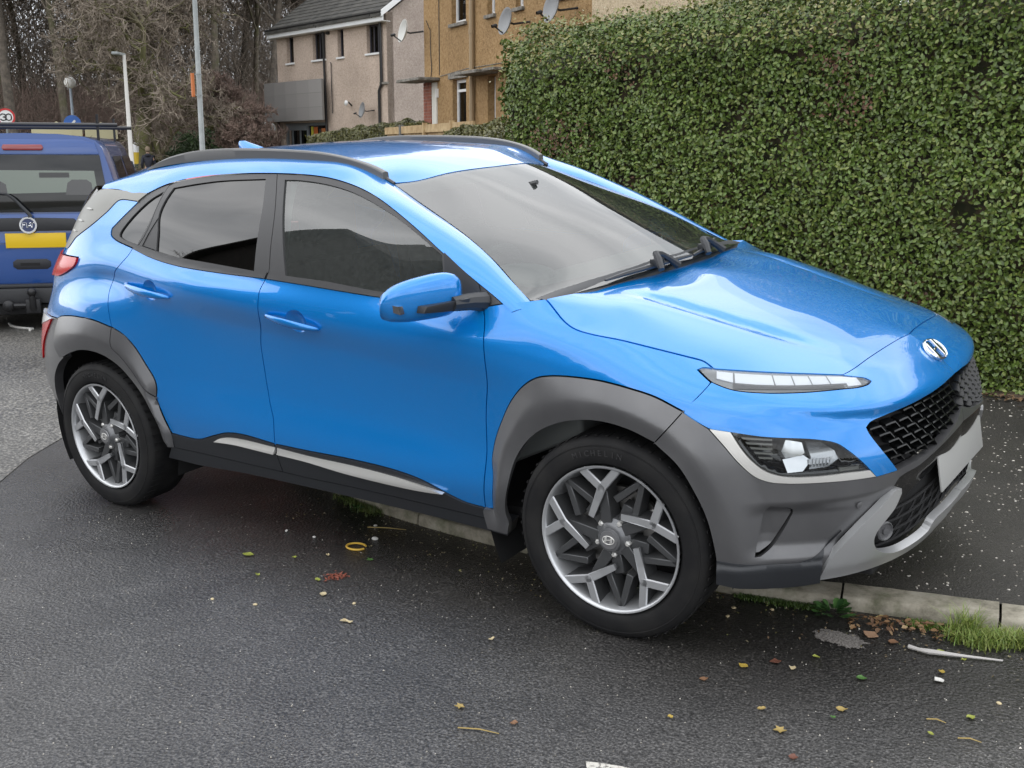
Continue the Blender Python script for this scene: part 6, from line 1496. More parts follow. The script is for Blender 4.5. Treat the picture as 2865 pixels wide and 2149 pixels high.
for z in (2.92,3.45): MB().lathe([(.09,z),(.09,z+.03)],12,Matrix.Translation((-.15,0,0)) if False else None).build('band',M_GALV,p)
p=post('street_lamp','pale lamp post with a flat lantern head, behind the dark blue van','lamp post',(-30.5,21.0),(-30.8,21.2,4.72),.085,.055,M_PALEP)
MB().box((-.60,-.42,4.70),(.05,.42,4.80),Matrix.Translation((-.3,.1,0))@Matrix.Rotation(R(36),4,'Z')@Matrix.Diagonal((.35,1,1,1))).build('lantern_head',M_GALV,p,bevel=.03)
p=post('globe_lamp','thin lamp post with a white globe on top','lamp post',(-37.95,23.7),(-38.15,23.82,4.0),.07,.05,mat('blue_grey_post',(.25,.29,.33),rough=.5))
MB().ball((-.2,.12,4.17),.235,16,10).build('globe',mat('globe_white',(.80,.80,.78),rough=.3),p,smooth=True)
rs=MB(); rs.lathe([(.33,0),(.33,.02),(0,.021)],24,Matrix.Translation((.12,-.12,2.55))@Vector((.82,-.57,0)).to_track_quat('Z','Y').to_matrix().to_4x4()); rs.build('blue_sign',mat('sign_blue',(.03,.12,.42),rough=.4),p,smooth=True)
MB().box((-.04,-.16,-.004),(.04,.16,.028),Matrix.Translation((.12,-.12,2.55))@Vector((.82,-.57,0)).to_track_quat('Z','Y').to_matrix().to_4x4()@Matrix.Rotation(R(-40),4,'Z')).build('sign_arrow',M_UPVC,p)
def digit(ch,M_,s,th,mt,parent,name='numeral'):
    """block numerals from short tubes"""
    G_={'3':[[(-.4,.75),(-.1,1),(.3,.9),(.35,.65),(0,.52),(.38,.36),(.33,.1),(-.05,0),(-.4,.2)]],'0':[[(0,1),(.32,.85),(.38,.5),(.32,.15),(0,0),(-.32,.15),(-.38,.5),(-.32,.85),(0,1)]],
        'F':[[(-.3,0),(-.3,1),(.35,1)],[(-.3,.55),(.22,.55)]],'I':[[(0,0),(0,1)]],'A':[[(-.38,0),(0,1),(.38,0)],[(-.22,.36),(.22,.36)]],'T':[[(-.38,1),(.38,1)],[(0,0),(0,1)]]}
    m=MB()
    for st in G_[ch]: m.tube([M_@Vector((x*s,y*s,0)) for x,y in st],th,5)
    return m.build(name,mt,parent,smooth=True)
sp_=empty('speed_sign',(-36.15,19.8,0)); tag(sp_,'round white 30 speed limit sign with red rim above the van roof','sign')
z0=float(gz(-36.15,19.8)); MB().tube([(0,0,z0-.1),(0,0,2.9)],.04,8).build('sign_post',M_GALV,sp_,smooth=True)
Ms_=Matrix.Translation((.05,-.035,2.68))@Vector((.86,-.5,0)).to_track_quat('Z','Y').to_matrix().to_4x4()
MB().lathe([(.26,0),(.26,.008),(0,.009)],28,Ms_).build('sign_face',M_UPVC,sp_,smooth=True); MB().lathe([(.25,.006),(.25,.018),(.315,.018),(.315,-.01),(.25,-.01)],32,Ms_).build('red_rim',mat('sign_red',(.50,.03,.03),rough=.4),sp_,smooth=True)
for c_,dx in (('3',-.095),('0',.095)): digit(c_,Ms_@Matrix.Translation((dx,-.12,.012)),.24,.022,M_BLACKPIPE,sp_)
yb=empty('notice_board',(-37.5,23.9,0)); tag(yb,'pair of cream notice boards with curved tops beyond the van roof','sign')
for k,dx in enumerate((-1.05,.62)):
    Mq=Matrix.Translation((dx*.57,dx*.82,2.30))@Vector((.82,-.57,0)).to_track_quat('Z','Y').to_matrix().to_4x4()@Matrix.Rotation(0,4,'Z')
    w=.95 if k==0 else .62; pl_=[(-w,-.35),(w,-.35),(w,.12),(w*.7,.14),(w*.45,.28),(w*.2,.20),(0,.33),(-w*.2,.20),(-w*.45,.28),(-w*.7,.14),(-w,.12)]
    MB().prism(pl_,0,.05,Mq).build('board',mat('cream_board',(.52,.48,.30),rough=.6),yb); 
    for e in (-w*.8,w*.8): MB().box((e-.04,-2.6,-.06),(e+.04,-.3,-.01),Mq).build('board_post',B_DARK,yb)
bo=empty('belisha_bollard',(-35.6,24.9,0)); tag(bo,'yellow and white bollard beside the person in the dark jacket','bollard')
MB().lathe([(.13,-.3),(.13,.95)],14).build('bollard_base',mat('bollard_dark',(.06,.08,.05),rough=.6),bo,smooth=True); MB().lathe([(.135,.95),(.135,1.42)],14).build('yellow_band',mat('bollard_yellow',(.60,.42,.03),rough=.5),bo,smooth=True); MB().lathe([(.135,1.42),(.13,1.72),(.08,1.80),(0,1.82)],14).build('white_top',M_UPVC,bo,smooth=True)
s2=empty('small_sign',(-33.6,30.3,0)); tag(s2,'small pale round sign on a thin post near the pale house','sign'); MB().tube([(0,0,.4),(0,0,2.6)],.03,6).build('sign_post',M_GALV,s2,smooth=True)
Mq=Matrix.Translation((.03,-.03,2.45))@Vector((.82,-.57,0)).to_track_quat('Z','Y').to_matrix().to_4x4(); MB().lathe([(.22,0),(.22,.02),(0,.021)],20,Mq).build('sign_disc',mat('faded_sign',(.42,.42,.40),rough=.6),s2,smooth=True)
MB().box((-.14,-.015,.015),(.14,.015,.024),Mq).build('sign_mark',M_BLACKPIPE,s2); MB().box((-.015,-.15,.016),(.015,.15,.0245),Mq).build('sign_mark',M_BLACKPIPE,s2)
# ================================================================== the dark blue van, seen from behind
van=empty('parked_van',(-6.66,2.81,float(zg(-6.66))-.02),math.atan2(.646,-.857)-R(93.2)); tag(van,'dark blue small van with tow ball and roof bars parked behind the hatchback','van')
M_VAN=mat('dark_blue_paint',(.005,.058,.25),rough=.32,metal=.12,coat=1.,coat_rough=.03)
M_VGLASS=glassmat('van_glass',(.20,.24,.22),1.7)
PRF=[(.30,.80),(.36,.845),(.60,.862),(.95,.858),(1.08,.845),(1.30,.800),(1.55,.735),(1.70,.690),(1.765,.640),(1.80,.54),(1.825,.30),(1.832,0)]   # z, half width
def vsec(y,sc=1.,zmax=9,shift=0): return [(w*sc,y,min(z,zmax)) for z,w in PRF]
def yrear(z): return .0+.10*max(z-1.02,0)+.08*max(z-1.70,0)
# outer skin: side and roof stations along y (forward), closed by a rear face ring
stn=[]
for k,(y,zt) in enumerate(((0,9),(.05,9),(.5,9),(1.6,9),(2.35,9),(2.75,9),(3.05,9),(3.30,9),(3.6,9),(4.05,9),(4.16,9))):
    row=[]
    for z,w in PRF:
        hood=1.832 if y<2.5 else np.interp(y,[2.5,3.35,4.0,4.16],[1.80,1.12,.98,.80])
        zz=min(z,hood) if z>.9 else z
        yy=y+(yrear(z) if y<.3 else 0); ww=w if zz==z else np.interp(zz,[p[0] for p in PRF],[p[1] for p in PRF])*(w/.862 if z>1.4 else 1)
        if z>hood: ww=min(ww,.80*w/.70)
        ww*=np.interp(y,[0,.05,3.3,4.16],[.985,1.,.99,.86]); row.append((ww,yy,zz))
    stn.append(row)
V=[];F=[];m_=len(PRF)
for row in stn: V+=[(x,y,z) for x,y,z in row]+[(-x,y,z) for x,y,z in row[::-1]]
k=2*m_
for i in range(len(stn)-1):
    for j in range(k-1): F.append((i*k+j,i*k+j+1,(i+1)*k+j+1,(i+1)*k+j))
F+=[tuple(range(k-1,-1,-1)),tuple(range((len(stn)-1)*k,len(stn)*k))]
MB().add(V,F).build('body_shell',M_VAN,van,smooth=True,angle=38)
def rpan(name,pts,mt,par,d=.012,dep=.05,bev=.006):
    """panel on the rear face from (x,z) points, standing d proud"""
    n=len(pts); V=[(x,yrear(z)-d,z) for x,z in pts]+[(x,yrear(z)+dep,z) for x,z in pts]
    return MB().add(V,[tuple(range(n)),tuple(range(2*n-1,n-1,-1))]+[(i,n+i,n+(i+1)%n,(i+1)%n) for i in range(n)]).build(name,mt,par,smooth=True,bevel=bev,seg=2,angle=30)
vt=empty('tailgate',parent=van)
rpan('tailgate_skin',[(-.76,.46),(.76,.46),(.785,.60),(.775,.95),(.745,1.10),(-.745,1.10),(-.775,.95),(-.785,.60)],M_VAN,vt,.010)
rpan('tailgate_top',[(-.655,1.64),(.655,1.64),(.62,1.745),(.50,1.775),(-.50,1.775),(-.62,1.745)],M_VAN,vt,.012)
rpan('window_glass',[(-.725,1.115),(.725,1.115),(.655,1.635),(-.655,1.635)],mat('window_black',(.008,.009,.010),rough=.07,coat=.3,spec=.4),vt,.008,.02)
rpan('swage',[(-.70,.835),(.70,.835),(.69,.852),(-.69,.852)],M_VAN,vt,.022,.03)
# daylight through the cab showing in the glass: lighter pane set in the dark surround
rpan('see_through',[(-.42,1.28),(.62,1.30),(.60,1.49),(-.40,1.50)],mat('cab_daylight',(.10,.13,.10),rough=.10,coat=.8),vt,.0095,.004,0)
rpan('headrest',[(.34,1.27),(.58,1.27),(.57,1.38),(.53,1.41),(.40,1.41),(.36,1.38)],M_GLOSSBLK,vt,.0115,.004,0)
rpan('headrest',[(-.44,1.27),(-.16,1.27),(-.17,1.37),(-.22,1.40),(-.38,1.40),(-.43,1.36)],M_GLOSSBLK,vt,.0115,.004,0)
rpan('cab_mirror',[(.12,1.43),(.38,1.43),(.38,1.475),(.12,1.475)],mat('mirror_grey',(.05,.05,.05),rough=.4),vt,.0115,.004,0)
rpan('brake_lamp',[(-.17,1.675),(.16,1.675),(.175,1.70),(.16,1.73),(-.17,1.73),(-.185,1.70)],mat('brake_red',(.22,.008,.012),rough=.15,coat=1.),vt,.030,.03,.01)
hbp=rpan('handle_bar',[(-.76,.945),(.40,.945),(.43,.965),(.435,1.0),(.40,1.055),(.10,1.065),(-.76,1.065)],mat('bar_black',(.020,.021,.024),rough=.5),vt,.035,.03,.012)
rpan('number_plate',[(-.21,.790),(.315,.790),(.315,.925),(-.21,.925)],mat('plate_yellow',(.72,.48,.01),rough=.35),vt,.024,.012,.003)
rpan('lock_recess',[(-.13,.59),(.13,.59),(.165,.615),(.165,.66),(.13,.685),(-.13,.685),(-.165,.66),(-.165,.615)],mat('recess_black',(.012,.013,.018),rough=.4),vt,.014,.02,.004)
rpan('lock_slot',[(-.10,.625),(.07,.625),(.07,.65),(-.10,.65)],M_DARK,vt,.017,.01,0)
rpan('bumper',[(-.86,.275),(.86,.275),(.875,.34),(.865,.42),(-.865,.42),(-.875,.34)],mat('bumper_black',(.024,.025,.028),rough=.55),van,.075,.10,.02)
rpan('bumper_step',[(-.85,.425),(.85,.425),(.84,.455),(-.84,.455)],mat('bumper_black',(.024,.025,.028)),van,.055,.08,.008)
rpan('bumper_lower',[(-.82,.17),(.82,.17),(.86,.265),(-.86,.265)],M_DARK,van,.03,.20,.02)
Mr=Matrix.Translation((0,-.036,1.0))@Matrix.Rotation(R(90),4,'X')
eb=empty('badge',parent=vt)
MB().lathe([(.060,0),(.060,.006),(0,.007)],28,Mr).build('badge_disc',mat('badge_blue',(.035,.05,.13),rough=.3,coat=.5),eb,smooth=True)
MB().lathe([(.060,.003),(.060,.010),(.076,.010),(.080,.0),(.060,0)],32,Mr).build('badge_ring',M_CHROME,eb,smooth=True)
for i,c_ in enumerate('FIAT'): digit(c_,Mr@Matrix.Translation((-.0345+.0235*i,-.022,.009)),.044,.0042,M_CHROME,eb,'badge_letter')
# wiper
m=MB(); m.tube([(.03,-.05,1.075),(.02,-.05,1.10),(-.10,-.045,1.24),(-.16,-.04,1.285),(-.34,-.04,1.30),(-.7,-.04,1.27)],[.022,.017,.013,.011,.010,.008],7); m.build('rear_wiper',M_DCLAD,vt,smooth=True)
# tow ball
tb=empty('tow_bar',(0,0,-.06),parent=van)
m=MB(); m.tube([(0,.0,.30),(0,-.16,.30),(0,-.17,.36),(0,-.17,.42)],.028,10); m.ball((0,-.17,.455),.042,14,8); m.build('tow_ball',mat('tow_black',(.02,.02,.022),rough=.35,metal=.3),tb,smooth=True)
m=MB(); m.box((-.065,-.15,.255),(.065,-.10,.385)); m.build('tow_plate',mat('tow_black',(.02,.02,.022)),tb,bevel=.01)
m=MB(); m.ball((-.22,-.11,.325),.055,14,8,(1.,.6,1)); m.tube([(-.22,-.10,.325),(-.05,-.10,.325)],.025,8); m.build('tow_socket',mat('tow_black',(.02,.02,.022)),tb,smooth=True)
for s in (1,-1):
    z=[(.835,1.10),(.80,1.30),(.745,1.50)]
    V=[(s*(x-.11),yrear(zz)-.012,zz) for x,zz in ((.845,1.08),(.80,1.33))]+[(s*x,yrear(zz)-.012,zz) for x,zz in ((.795,1.34),(.850,1.09))]+[(s*x,yrear(zz)+.14,zz) for x,zz in ((.805,1.32),(.858,1.11))]
    MB().add(V,[(0,1,2,3),(3,2,4,5)]).build('tail_light',mat('tail_red',(.45,.012,.015),rough=.12,coat=1.),van,bevel=.0)
    # side glass and windscreen-side glass
    for y0,y1 in ((.55,1.42),(1.52,2.42)):
        def xw(z): return s*(np.interp(z,[p[0] for p in PRF],[p[1] for p in PRF])+.004)
        V=[(xw(1.14),y0,1.14),(xw(1.14),y1+(.25 if y0>1 else 0),1.14),(xw(1.62),y1,1.62),(xw(1.62),y0+.06,1.62)]
        f=[(0,1,2,3)] if s>0 else [(3,2,1,0)]
        MB().add(V,f).build('side_window',mat('window_black',(.010,.011,.012)),van)
    m=MB(); m.tube([(s*.86,2.55,1.10),(s*.95,2.55,1.14)],.03,8); m.ball((s*1.0,2.56,1.18),.11,12,8,(.9,.5,1.)); m.build('door_mirror',M_DCLAD,van,smooth=True)
    for y in (.62,3.25):
        Wv=empty('wheel',(s*.78,y,.30),parent=van); Wv.rotation_euler=(0,R(90)*s,0)
        MB().lathe([(.19,-.10),(.29,-.10),(.305,-.05),(.30,.06),(.19,.07),(.17,.02),(0,.02)],32).build('tyre',M_RUBBER,Wv,smooth=True)
rr=empty('roof_bars',parent=van); mb_=mat('roof_bar_black',(.018,.018,.02),rough=.4)
for y,zz in ((.42,1.915),(2.0,1.915)):
    MB().tube([(-.80,y,zz),(.80,y,zz)],.019,8).build('cross_bar',mb_,rr,smooth=True)
    for s in (1,-1): MB().tube([(s*.62,y,1.76),(s*.62,y,zz+.10 if s>0 else zz)],.014,6).build('bar_foot',mb_,rr,smooth=True)
m=MB(); m.box((-.78,.2,.2),(.78,3.9,.40)); m.build('van_floor',M_DARK,van)
# ---- a red car whose roof shows over the blue one's rail
rc=empty('parked_car',(-14.9,11.65,float(zg(-14.9))),R(150)); tag(rc,'red parked car mostly hidden behind the blue hatchback roof','car')
prof=[(-1.9,.35),(-1.95,.75),(-1.75,.98),(-1.35,1.36),(-.9,1.485),(.1,1.50),(.55,1.40),(1.15,.98),(1.8,.82),(1.95,.60),(1.9,.35)]
V=[];F=[]
for x,z in prof:
    w=.80 if z<1.0 else .80-.32*(z-1.0)/.5
    V+=[(x,-w,z),(x,-w*.6,z+(.02 if z>.9 else 0)),(x,w*.6,z+(.02 if z>.9 else 0)),(x,w,z)]
for i in range(len(prof)-1):
    for j in range(3): F.append((4*i+j,4*i+j+1,4*i+5+j,4*i+4+j))
F+=[tuple(range(0,4*len(prof),4))[::-1],tuple(range(3,4*len(prof),4))]
MB().add(V,F).build('car_body',mat('red_paint',(.45,.03,.025),rough=.3,coat=1.),rc,bevel=.05,seg=3)
for s in (1,-1):
    V=[(-1.30,s*.765,1.02),(.95,s*.765,1.02),(.42,s*.575,1.40),(-.95,s*.575,1.40)]; MB().add(V,[(0,1,2,3)] if s<0 else [(3,2,1,0)]).build('car_window',M_GLOSSBLK,rc)
    for x in (-1.2,1.25):
        Mx=Matrix.Translation((x,s*.74,.30))@Matrix.Rotation(R(-90)*s,4,'X'); MB().lathe([(0,.04),(.18,.04),(.20,.06),(.29,.05),(.30,0),(.29,-.1),(0,-.1)],24,Mx).build('wheel',M_RUBBER,rc,smooth=True)
MB().add([(.60,-.5,1.405),(.60,.5,1.405),(1.12,.62,1.03),(1.12,-.62,1.03)],[(0,3,2,1)]).build('windscreen',M_GLOSSBLK,rc)
# ---- person walking away, dark jacket
pe=empty('person',(-34.33,24.5,float(gz(-34.33,24.5))),R(145)); tag(pe,'person in dark hooded jacket with fair hair walking away beyond the cars','person')
def skinned(name,J,E_,mt,parent,lv=2):
    me=bpy.data.meshes.new(name); me.from_pydata([j[:3] for j in J],E_,[]); o=bpy.data.objects.new(name,me); COL.objects.link(o); o.parent=parent; me.materials.append(mt)
    md=o.modifiers.new('skin','SKIN'); md.use_smooth_shade=True
    if not me.skin_vertices: me.attributes  # layer is made by the modifier
    for i,j in enumerate(J):
        sv=me.skin_vertices[0].data[i]; sv.radius=(j[3],j[4] if len(j)>4 else j[3]); sv.use_root=(i==0)
    sb=o.modifiers.new('sub','SUBSURF'); sb.levels=lv; sb.render_levels=lv; return o
SK=mat('skin_tone',(.42,.27,.20),rough=.6)
# x forward, y left
J=[(0,0,.95,.14,.10),(0,0,1.15,.14,.10),(.0,0,1.36,.15,.10),(0,0,1.46,.08,.07),(.01,0,1.53,.05),(.02,0,1.63,.085,.10),(.015,0,1.70,.075,.085)]
E_=[(0,1),(1,2),(2,3),(3,4),(4,5),(5,6)]
for s in (1,-1):
    b=len(J); J+=[(0,s*.17,1.40,.055),(-.03*s,s*.22,1.14,.042),(.10,s*.23,.92,.030),(.14,s*.235,.86,.028,.018)]; E_+=[(2,b),(b,b+1),(b+1,b+2),(b+2,b+3)]
    for q in range(4): J.append((.165-.012*q,s*(.222+.010*q),.79-.004*abs(q-1.5),.0085)); E_.append((b+3,len(J)-1))
    J.append((.175,s*.205,.845,.009)); E_.append((b+3,len(J)-1))
    b=len(J); J+=[(0,s*.095,.88,.085),(.10*s,s*.10,.50,.060),(.02+.14*s,s*.10,.10,.040),(.12+.14*s,s*.105,.04,.038,.03)]; E_+=[(0,b),(b,b+1),(b+1,b+2),(b+2,b+3)]
skinned('body',J,E_,SK,pe)
Jk=[(0,0,.88,.185,.135),(0,0,1.12,.185,.135),(0,0,1.36,.19,.13),(-.01,0,1.47,.10,.085)]; Ek=[(0,1),(1,2),(2,3)]
for s in (1,-1):
    b=len(Jk); Jk+=[(0,s*.18,1.40,.078),(-.03*s,s*.235,1.14,.066),(.09,s*.238,.94,.050)]; Ek+=[(2,b),(b,b+1),(b+1,b+2)]
skinned('jacket',Jk,Ek,mat('navy_jacket',(.018,.020,.032),rough=.8),pe)
Jt=[(0,0,.93,.155,.115)]; Et=[]
for s in (1,-1):
    b=len(Jt); Jt+=[(0,s*.098,.84,.098),(.10*s,s*.102,.50,.076),(.02+.14*s,s*.102,.12,.062)]; Et+=[(0,b),(b,b+1),(b+1,b+2)]
skinned('trousers',Jt,Et,mat('dark_trousers',(.022,.022,.026),rough=.85),pe)
m=MB(); m.ball((-.005,0,1.685),.118,16,10,(1.,.86,1.05)); m.build('hair',mat('fair_hair',(.22,.17,.12),rough=.8),pe,smooth=True)
m=MB(); m.ball((-.09,0,1.46),.12,14,8,(.7,1.1,.6)); m.build('hood',mat('navy_jacket',(.018,.020,.032)),pe,smooth=True)
m=MB(); 
for s in (1,-1): m.box((.02+.14*s-.08,s*.105-.05,.0),(.02+.14*s+.18,s*.105+.05,.09))
m.build('shoes',M_DARK,pe,bevel=.02)
# ================================================================== litter on the road
LIT=mat
def litter(name,label,cat,x,y,pts,mt,h=.006,curl=.006,group=None,rz=0):
    n=len(pts); o=empty(name,(x,y,G(x)),rz) if False else None
    r=random.Random(int(x*1000)+int(y*777)); V=[]
    for i,(a,b) in enumerate(pts): V.append((a,b,h+curl*r.uniform(.1,1.)))
    c=(sum(p[0] for p in pts)/n,sum(p[1] for p in pts)/n); V.append((c[0],c[1],h)); V+=[(v[0],v[1],v[2]-.0022) for v in V]
    F=[(i,(i+1)%n,n) for i in range(n)]+[(n+1+(i+1)%n,n+1+i,2*n+1) for i in range(n)]+[(i,n+1+i,n+1+(i+1)%n,(i+1)%n) for i in range(n)]
    o=MB().add(V,F).build(name,mt,None,smooth=True,angle=50); o.location=(x,y,G(x)); o.rotation_euler=(0,0,rz); return tag(o,label,cat,group)
def leafpts(L,w=.42,bite=0):
    L*=.82
    a=[(-.5,0),(-.25,-.6*w),(.1,-.9*w),(.35,-.5*w),(.55,0),(.3,.55*w),(.05,.85*w),(-.25,.55*w)]
    return [(x*L,y*L) for x,y in a]
def starpts(L): return [(L*(.5 if i%2==0 else .24)*math.cos(i*math.pi/5),L*(.5 if i%2==0 else .24)*math.sin(i*math.pi/5)) for i in range(10)]
YG=mat('yellow_green_leaf',(.27,.30,.055),rough=.5); YE=mat('yellow_leaf',(.38,.27,.05),rough=.5); OC=mat('ochre_leaf',(.33,.24,.08),rough=.6); CR=mat('cream_leaf',(.52,.43,.26),rough=.6); GR=mat('green_leaf',(.07,.16,.04),rough=.45); BR=mat('brown_leaf',(.20,.105,.055),rough=.7); RB=mat('red_brown_leaf',(.13,.05,.032),rough=.6); WH=mat('white_scrap',(.62,.61,.58),rough=.6)
big=[('fallen_leaf','yellow green leaf on wet road left of the broken yellow ring',-.266,-.2,leafpts(.055),YG,.4),
('fallen_leaf','small bright yellow green leaf between the long leaf and the yellow ring',-.089,-.124,leafpts(.024),YG,1.2),
('fallen_leaf','tiny yellow green leaf nearest the camera in the group left of the ring',-.069,-.326,leafpts(.024),YG,.2),
('fallen_leaf','pale leaf fragment touching the small red brown patch',.159,-.243,leafpts(.030),YG,.1),
('fallen_leaf','cream leaf just in front of the red brown patch',.274,-.33,leafpts(.032,.6),CR,.3),
('fallen_leaf','small cream fleck between the green leaves and the yellow ring',.003,-.035,leafpts(.018,.8),CR,.9),
('paper_scrap','bone shaped cream scrap alone on the road in front of the patch',.51,-.456,[(-.02,-.009),(-.012,-.004),(.010,-.005),(.02,-.010),(.021,.008),(.008,.004),(-.010,.005),(-.019,.010)],CR,.2),
('fallen_leaf','crumpled green leaf right of the broken yellow ring',.179,.013,starpts(.028),GR,.5),
('fallen_leaf','olive yellow leaf lying in the middle foreground of the road',1.183,-.707,starpts(.030),OC,.2),
('fallen_leaf','dark curled brown leaf at the front of the middle foreground',1.362,-.701,leafpts(.026,.5),BR,.8),
('fallen_leaf','cream sliver of leaf in front of the sill between the wheels',.995,-.307,leafpts(.024,.3),CR,1.0),
('fallen_leaf','orange yellow leaf in front of the front tyre',1.732,-.056,leafpts(.030,.7),YE,1.5),
('fallen_leaf','red brown leaf in front of the pale dry patch',1.799,.023,leafpts(.042,.5),RB,.6),
('fallen_leaf','yellow green leaf just in front of the pale dry patch',1.887,.121,leafpts(.026),YG,.2),
('fallen_leaf','cream leaf beside the red brown leaf in front of the tyre',1.858,.01,leafpts(.022,.7),CR,.4),
('fallen_leaf','deep green leaf on the road halfway to the pale stick',2.045,.056,leafpts(.036,.5),GR,.5),
('fallen_leaf','yellow leaf just above the white scrap at the right',2.223,.222,leafpts(.022,.7),YE,.1),
('paper_scrap','white torn scrap near the right edge below the pale stick',2.232,.162,[(-.013,-.010),(.010,-.012),(.014,.004),(.004,.012),(-.012,.010)],WH,.3),
('fallen_leaf','yellow green leaf behind the knot of the pale stick',2.184,.354,leafpts(.028),YG,.4),
('fallen_leaf','small yellow leaf touching the thin end of the pale stick',2.257,.335,leafpts(.018),YG,.4),
('fallen_leaf','bright yellow green leaf alone near the right edge',2.357,-.009,leafpts(.028,.6),YG,2.2),
('fallen_leaf','pale ochre leaf above a green fragment in the right foreground',2.059,-.152,leafpts(.036,.4),OC,.3),
('fallen_leaf','green leaf fragment below the pale ochre leaf',2.055,-.208,leafpts(.018),GR,.6),
('fallen_leaf','star shaped ochre leaf in the right foreground',1.964,-.349,starpts(.036),OC,.1),
('fallen_leaf','curled yellow green leaf between the two brown sticks',2.293,-.155,leafpts(.026,.3),YG,2.6),
('fallen_leaf','red brown leaf lowest in the right foreground',2.042,-.457,leafpts(.028,.5),RB,.2),
('fallen_leaf','small yellow leaf above the white road mark',1.694,-.443,leafpts(.018,.6),YE,2.2),
('fallen_leaf','twisted olive leaf between road mark and dry patch',1.878,-.267,leafpts(.028,.3),OC,.7),
('fallen_leaf','large dry tan leaf behind the pale dry patch',1.973,.363,leafpts(.060,.5),mat('tan_leaf',(.30,.18,.11),rough=.7),-.2),
('fallen_leaf','brown folded leaf between the tan leaf and the pale stick',2.047,.348,leafpts(.036,.6),BR,.3),
('fallen_leaf','wet brown leaf left in front of the front tyre',1.67,-.192,leafpts(.030,.5),BR,.4),
]
for nm,lab,x,y,p_,mt,rz in big: litter(nm,lab,'leaf' if nm=='fallen_leaf' else 'litter',x,y,p_,mt,rz=rz)
for i,(x,y) in enumerate(((.025,.209),(-.09,.337),(-.362,.09),(-.205,.095),(1.60,.44),(.42,-.326),(-.029,-.568),(.137,-.519),(1.537,.264),(1.637,.394),(1.525,.339),(1.90,.40),(2.4,.12),(1.35,.05))):
    s=.012 if i==0 else .0065
    o=MB().ball((0,0,s*.35),s,8,5,(1.3,1,.6)).build('pebble',WH if i<4 else CR,None,smooth=True); o.location=(x,y,G(x)); o.rotation_euler=(0,0,i); tag(o,'white rounded pebble beside the broken yellow ring' if i==0 else 'tiny pale grit stone lying on the dark wet road','pebble',None if i==0 else 'pale grit stones on the road')
# broken yellow ring
an=np.linspace(R(25),R(335),22); o=MB().tube([(.042*math.cos(a+.4),.034*math.sin(a+.4),.006) for a in an],.0042,7).build('broken_ring',mat('ring_yellow',(.58,.36,.05),rough=.5),None,smooth=True); o.location=(.03,.095,G(.03)); tag(o,'broken yellow plastic ring lying on the wet road','ring')
# crushed red brown stain
n=90; P=np.stack([rng.normal(0,.020,n),rng.normal(0,.020,n),np.full(n,.004)],1); o=leaf_cloud('crushed_brick',P,np.tile([0,0,1.],(n,1)),.013,mat('brick_dust',(.22,.06,.035),rough=.7),tilt=.25); o.location=(.185,-.175,G(.185)); tag(o,'patch of crushed red brown fragments on the road','fragments',kind='stuff')
# pale stick with a knot
o=MB().tube([(2.098,.333,G(2.098)+.010),(2.13,.327,G(2.13)+.010),(2.16,.325,G(2.16)+.012),(2.25,.355,G(2.25)+.009),(2.353,.392,G(2.353)+.006)],[.0065,.0055,.008,.0045,.0025],7).build('pale_stick',mat('stick_grey',(.46,.44,.42),rough=.6),None,smooth=True); tag(o,'long pale grey stick with a knot lying near the kerb','stick')
for lab,a,b in (('thin brown stick nearer the right edge in the foreground',(2.355,-.135),(2.41,-.125)),('short ochre stick above the curled leaf in the right foreground',(2.262,-.078),(2.31,-.072)),('thin grey straw on the road in the middle foreground',(1.25,-.80),(1.36,-.765)),('thin straw lying in front of the kerb between the wheels',(-.10,.30),(.06,.36)),('pale thin straw against the kerb behind the weed',(1.94,.50),(1.965,.54))):
    o=MB().tube([(a[0],a[1],G(a[0])+.004),((a[0]+b[0])/2,(a[1]+b[1])/2+.004,G(a[0])+.008),(b[0],b[1],G(b[0])+.004)],[.002,.0022,.0012],5).build('straw',OC,None,smooth=True); tag(o,lab,'straw')
# white cord by the van
o=MB().tube([(-7.16,2.81,float(zg(-7.2))+.012),(-7.0,2.74,float(zg(-7))+.012),(-6.85,2.72,float(zg(-6.8))+.012),(-6.66,2.755,float(zg(-6.6))+.012),(-6.62,2.70,float(zg(-6.6))+.012)],.012,6).build('white_cord',WH,None,smooth=True); tag(o,'white cord lying on the road behind the van','cord')
# ---- weeds, moss and grass in the gutter
def weed(x,y,s,label,n=34,seed=0):
    g=random.Random(seed); W=empty('weed',(x,y,G(x))); tag(W,label,'weed'); me=None
    for i in range(n):
        a=g.uniform(0,6.28); r=s*(.25+.75*(i/n)); L=s*g.uniform(.38,.62); el=R(75-60*(i/n)+g.uniform(-10,10))
        if me is None:
            V=[(0,0,0),(.30,-.12,.02),(.62,-.26,.05),(.90,-.20,.02),(1,0,-.03),(.90,.20,.02),(.62,.26,.05),(.30,.12,.02),(.35,0,-.02),(.75,0,-.03)]
            F=[(0,1,8),(1,2,9,8),(2,3,9),(3,4,9),(4,5,9),(5,6,9),(6,7,8,9),(7,0,8)]
            me=bpy.data.meshes.new('leaf'); me.from_pydata(V,[],F); me.materials.append(mat('weed_green',(.055,.135,.035),rough=.45,build=lambda nt,b:tint(nt,b,N(nt,'ShaderNodeObjectInfo').outputs['Random'],(.035,.095,.028),(.085,.19,.05),0,1))); me.polygons.foreach_set('use_smooth',[True]*8)
        o=bpy.data.objects.new('leaf',me); COL.objects.link(o); o.parent=W; o.location=(math.cos(a)*r*.45,math.sin(a)*r*.40,.004+.012*(1-i/n)); o.rotation_euler=(g.uniform(-.3,.3),-el*.55,a+g.uniform(-.4,.4)); o.scale=(L,L*.95,L)
weed(1.815,.468,.085,'bright green leafy rosette weed growing against the kerb joint',44,3)
weed(-.30,.45,.05,'small green weed against the kerb under the sill',18,5)
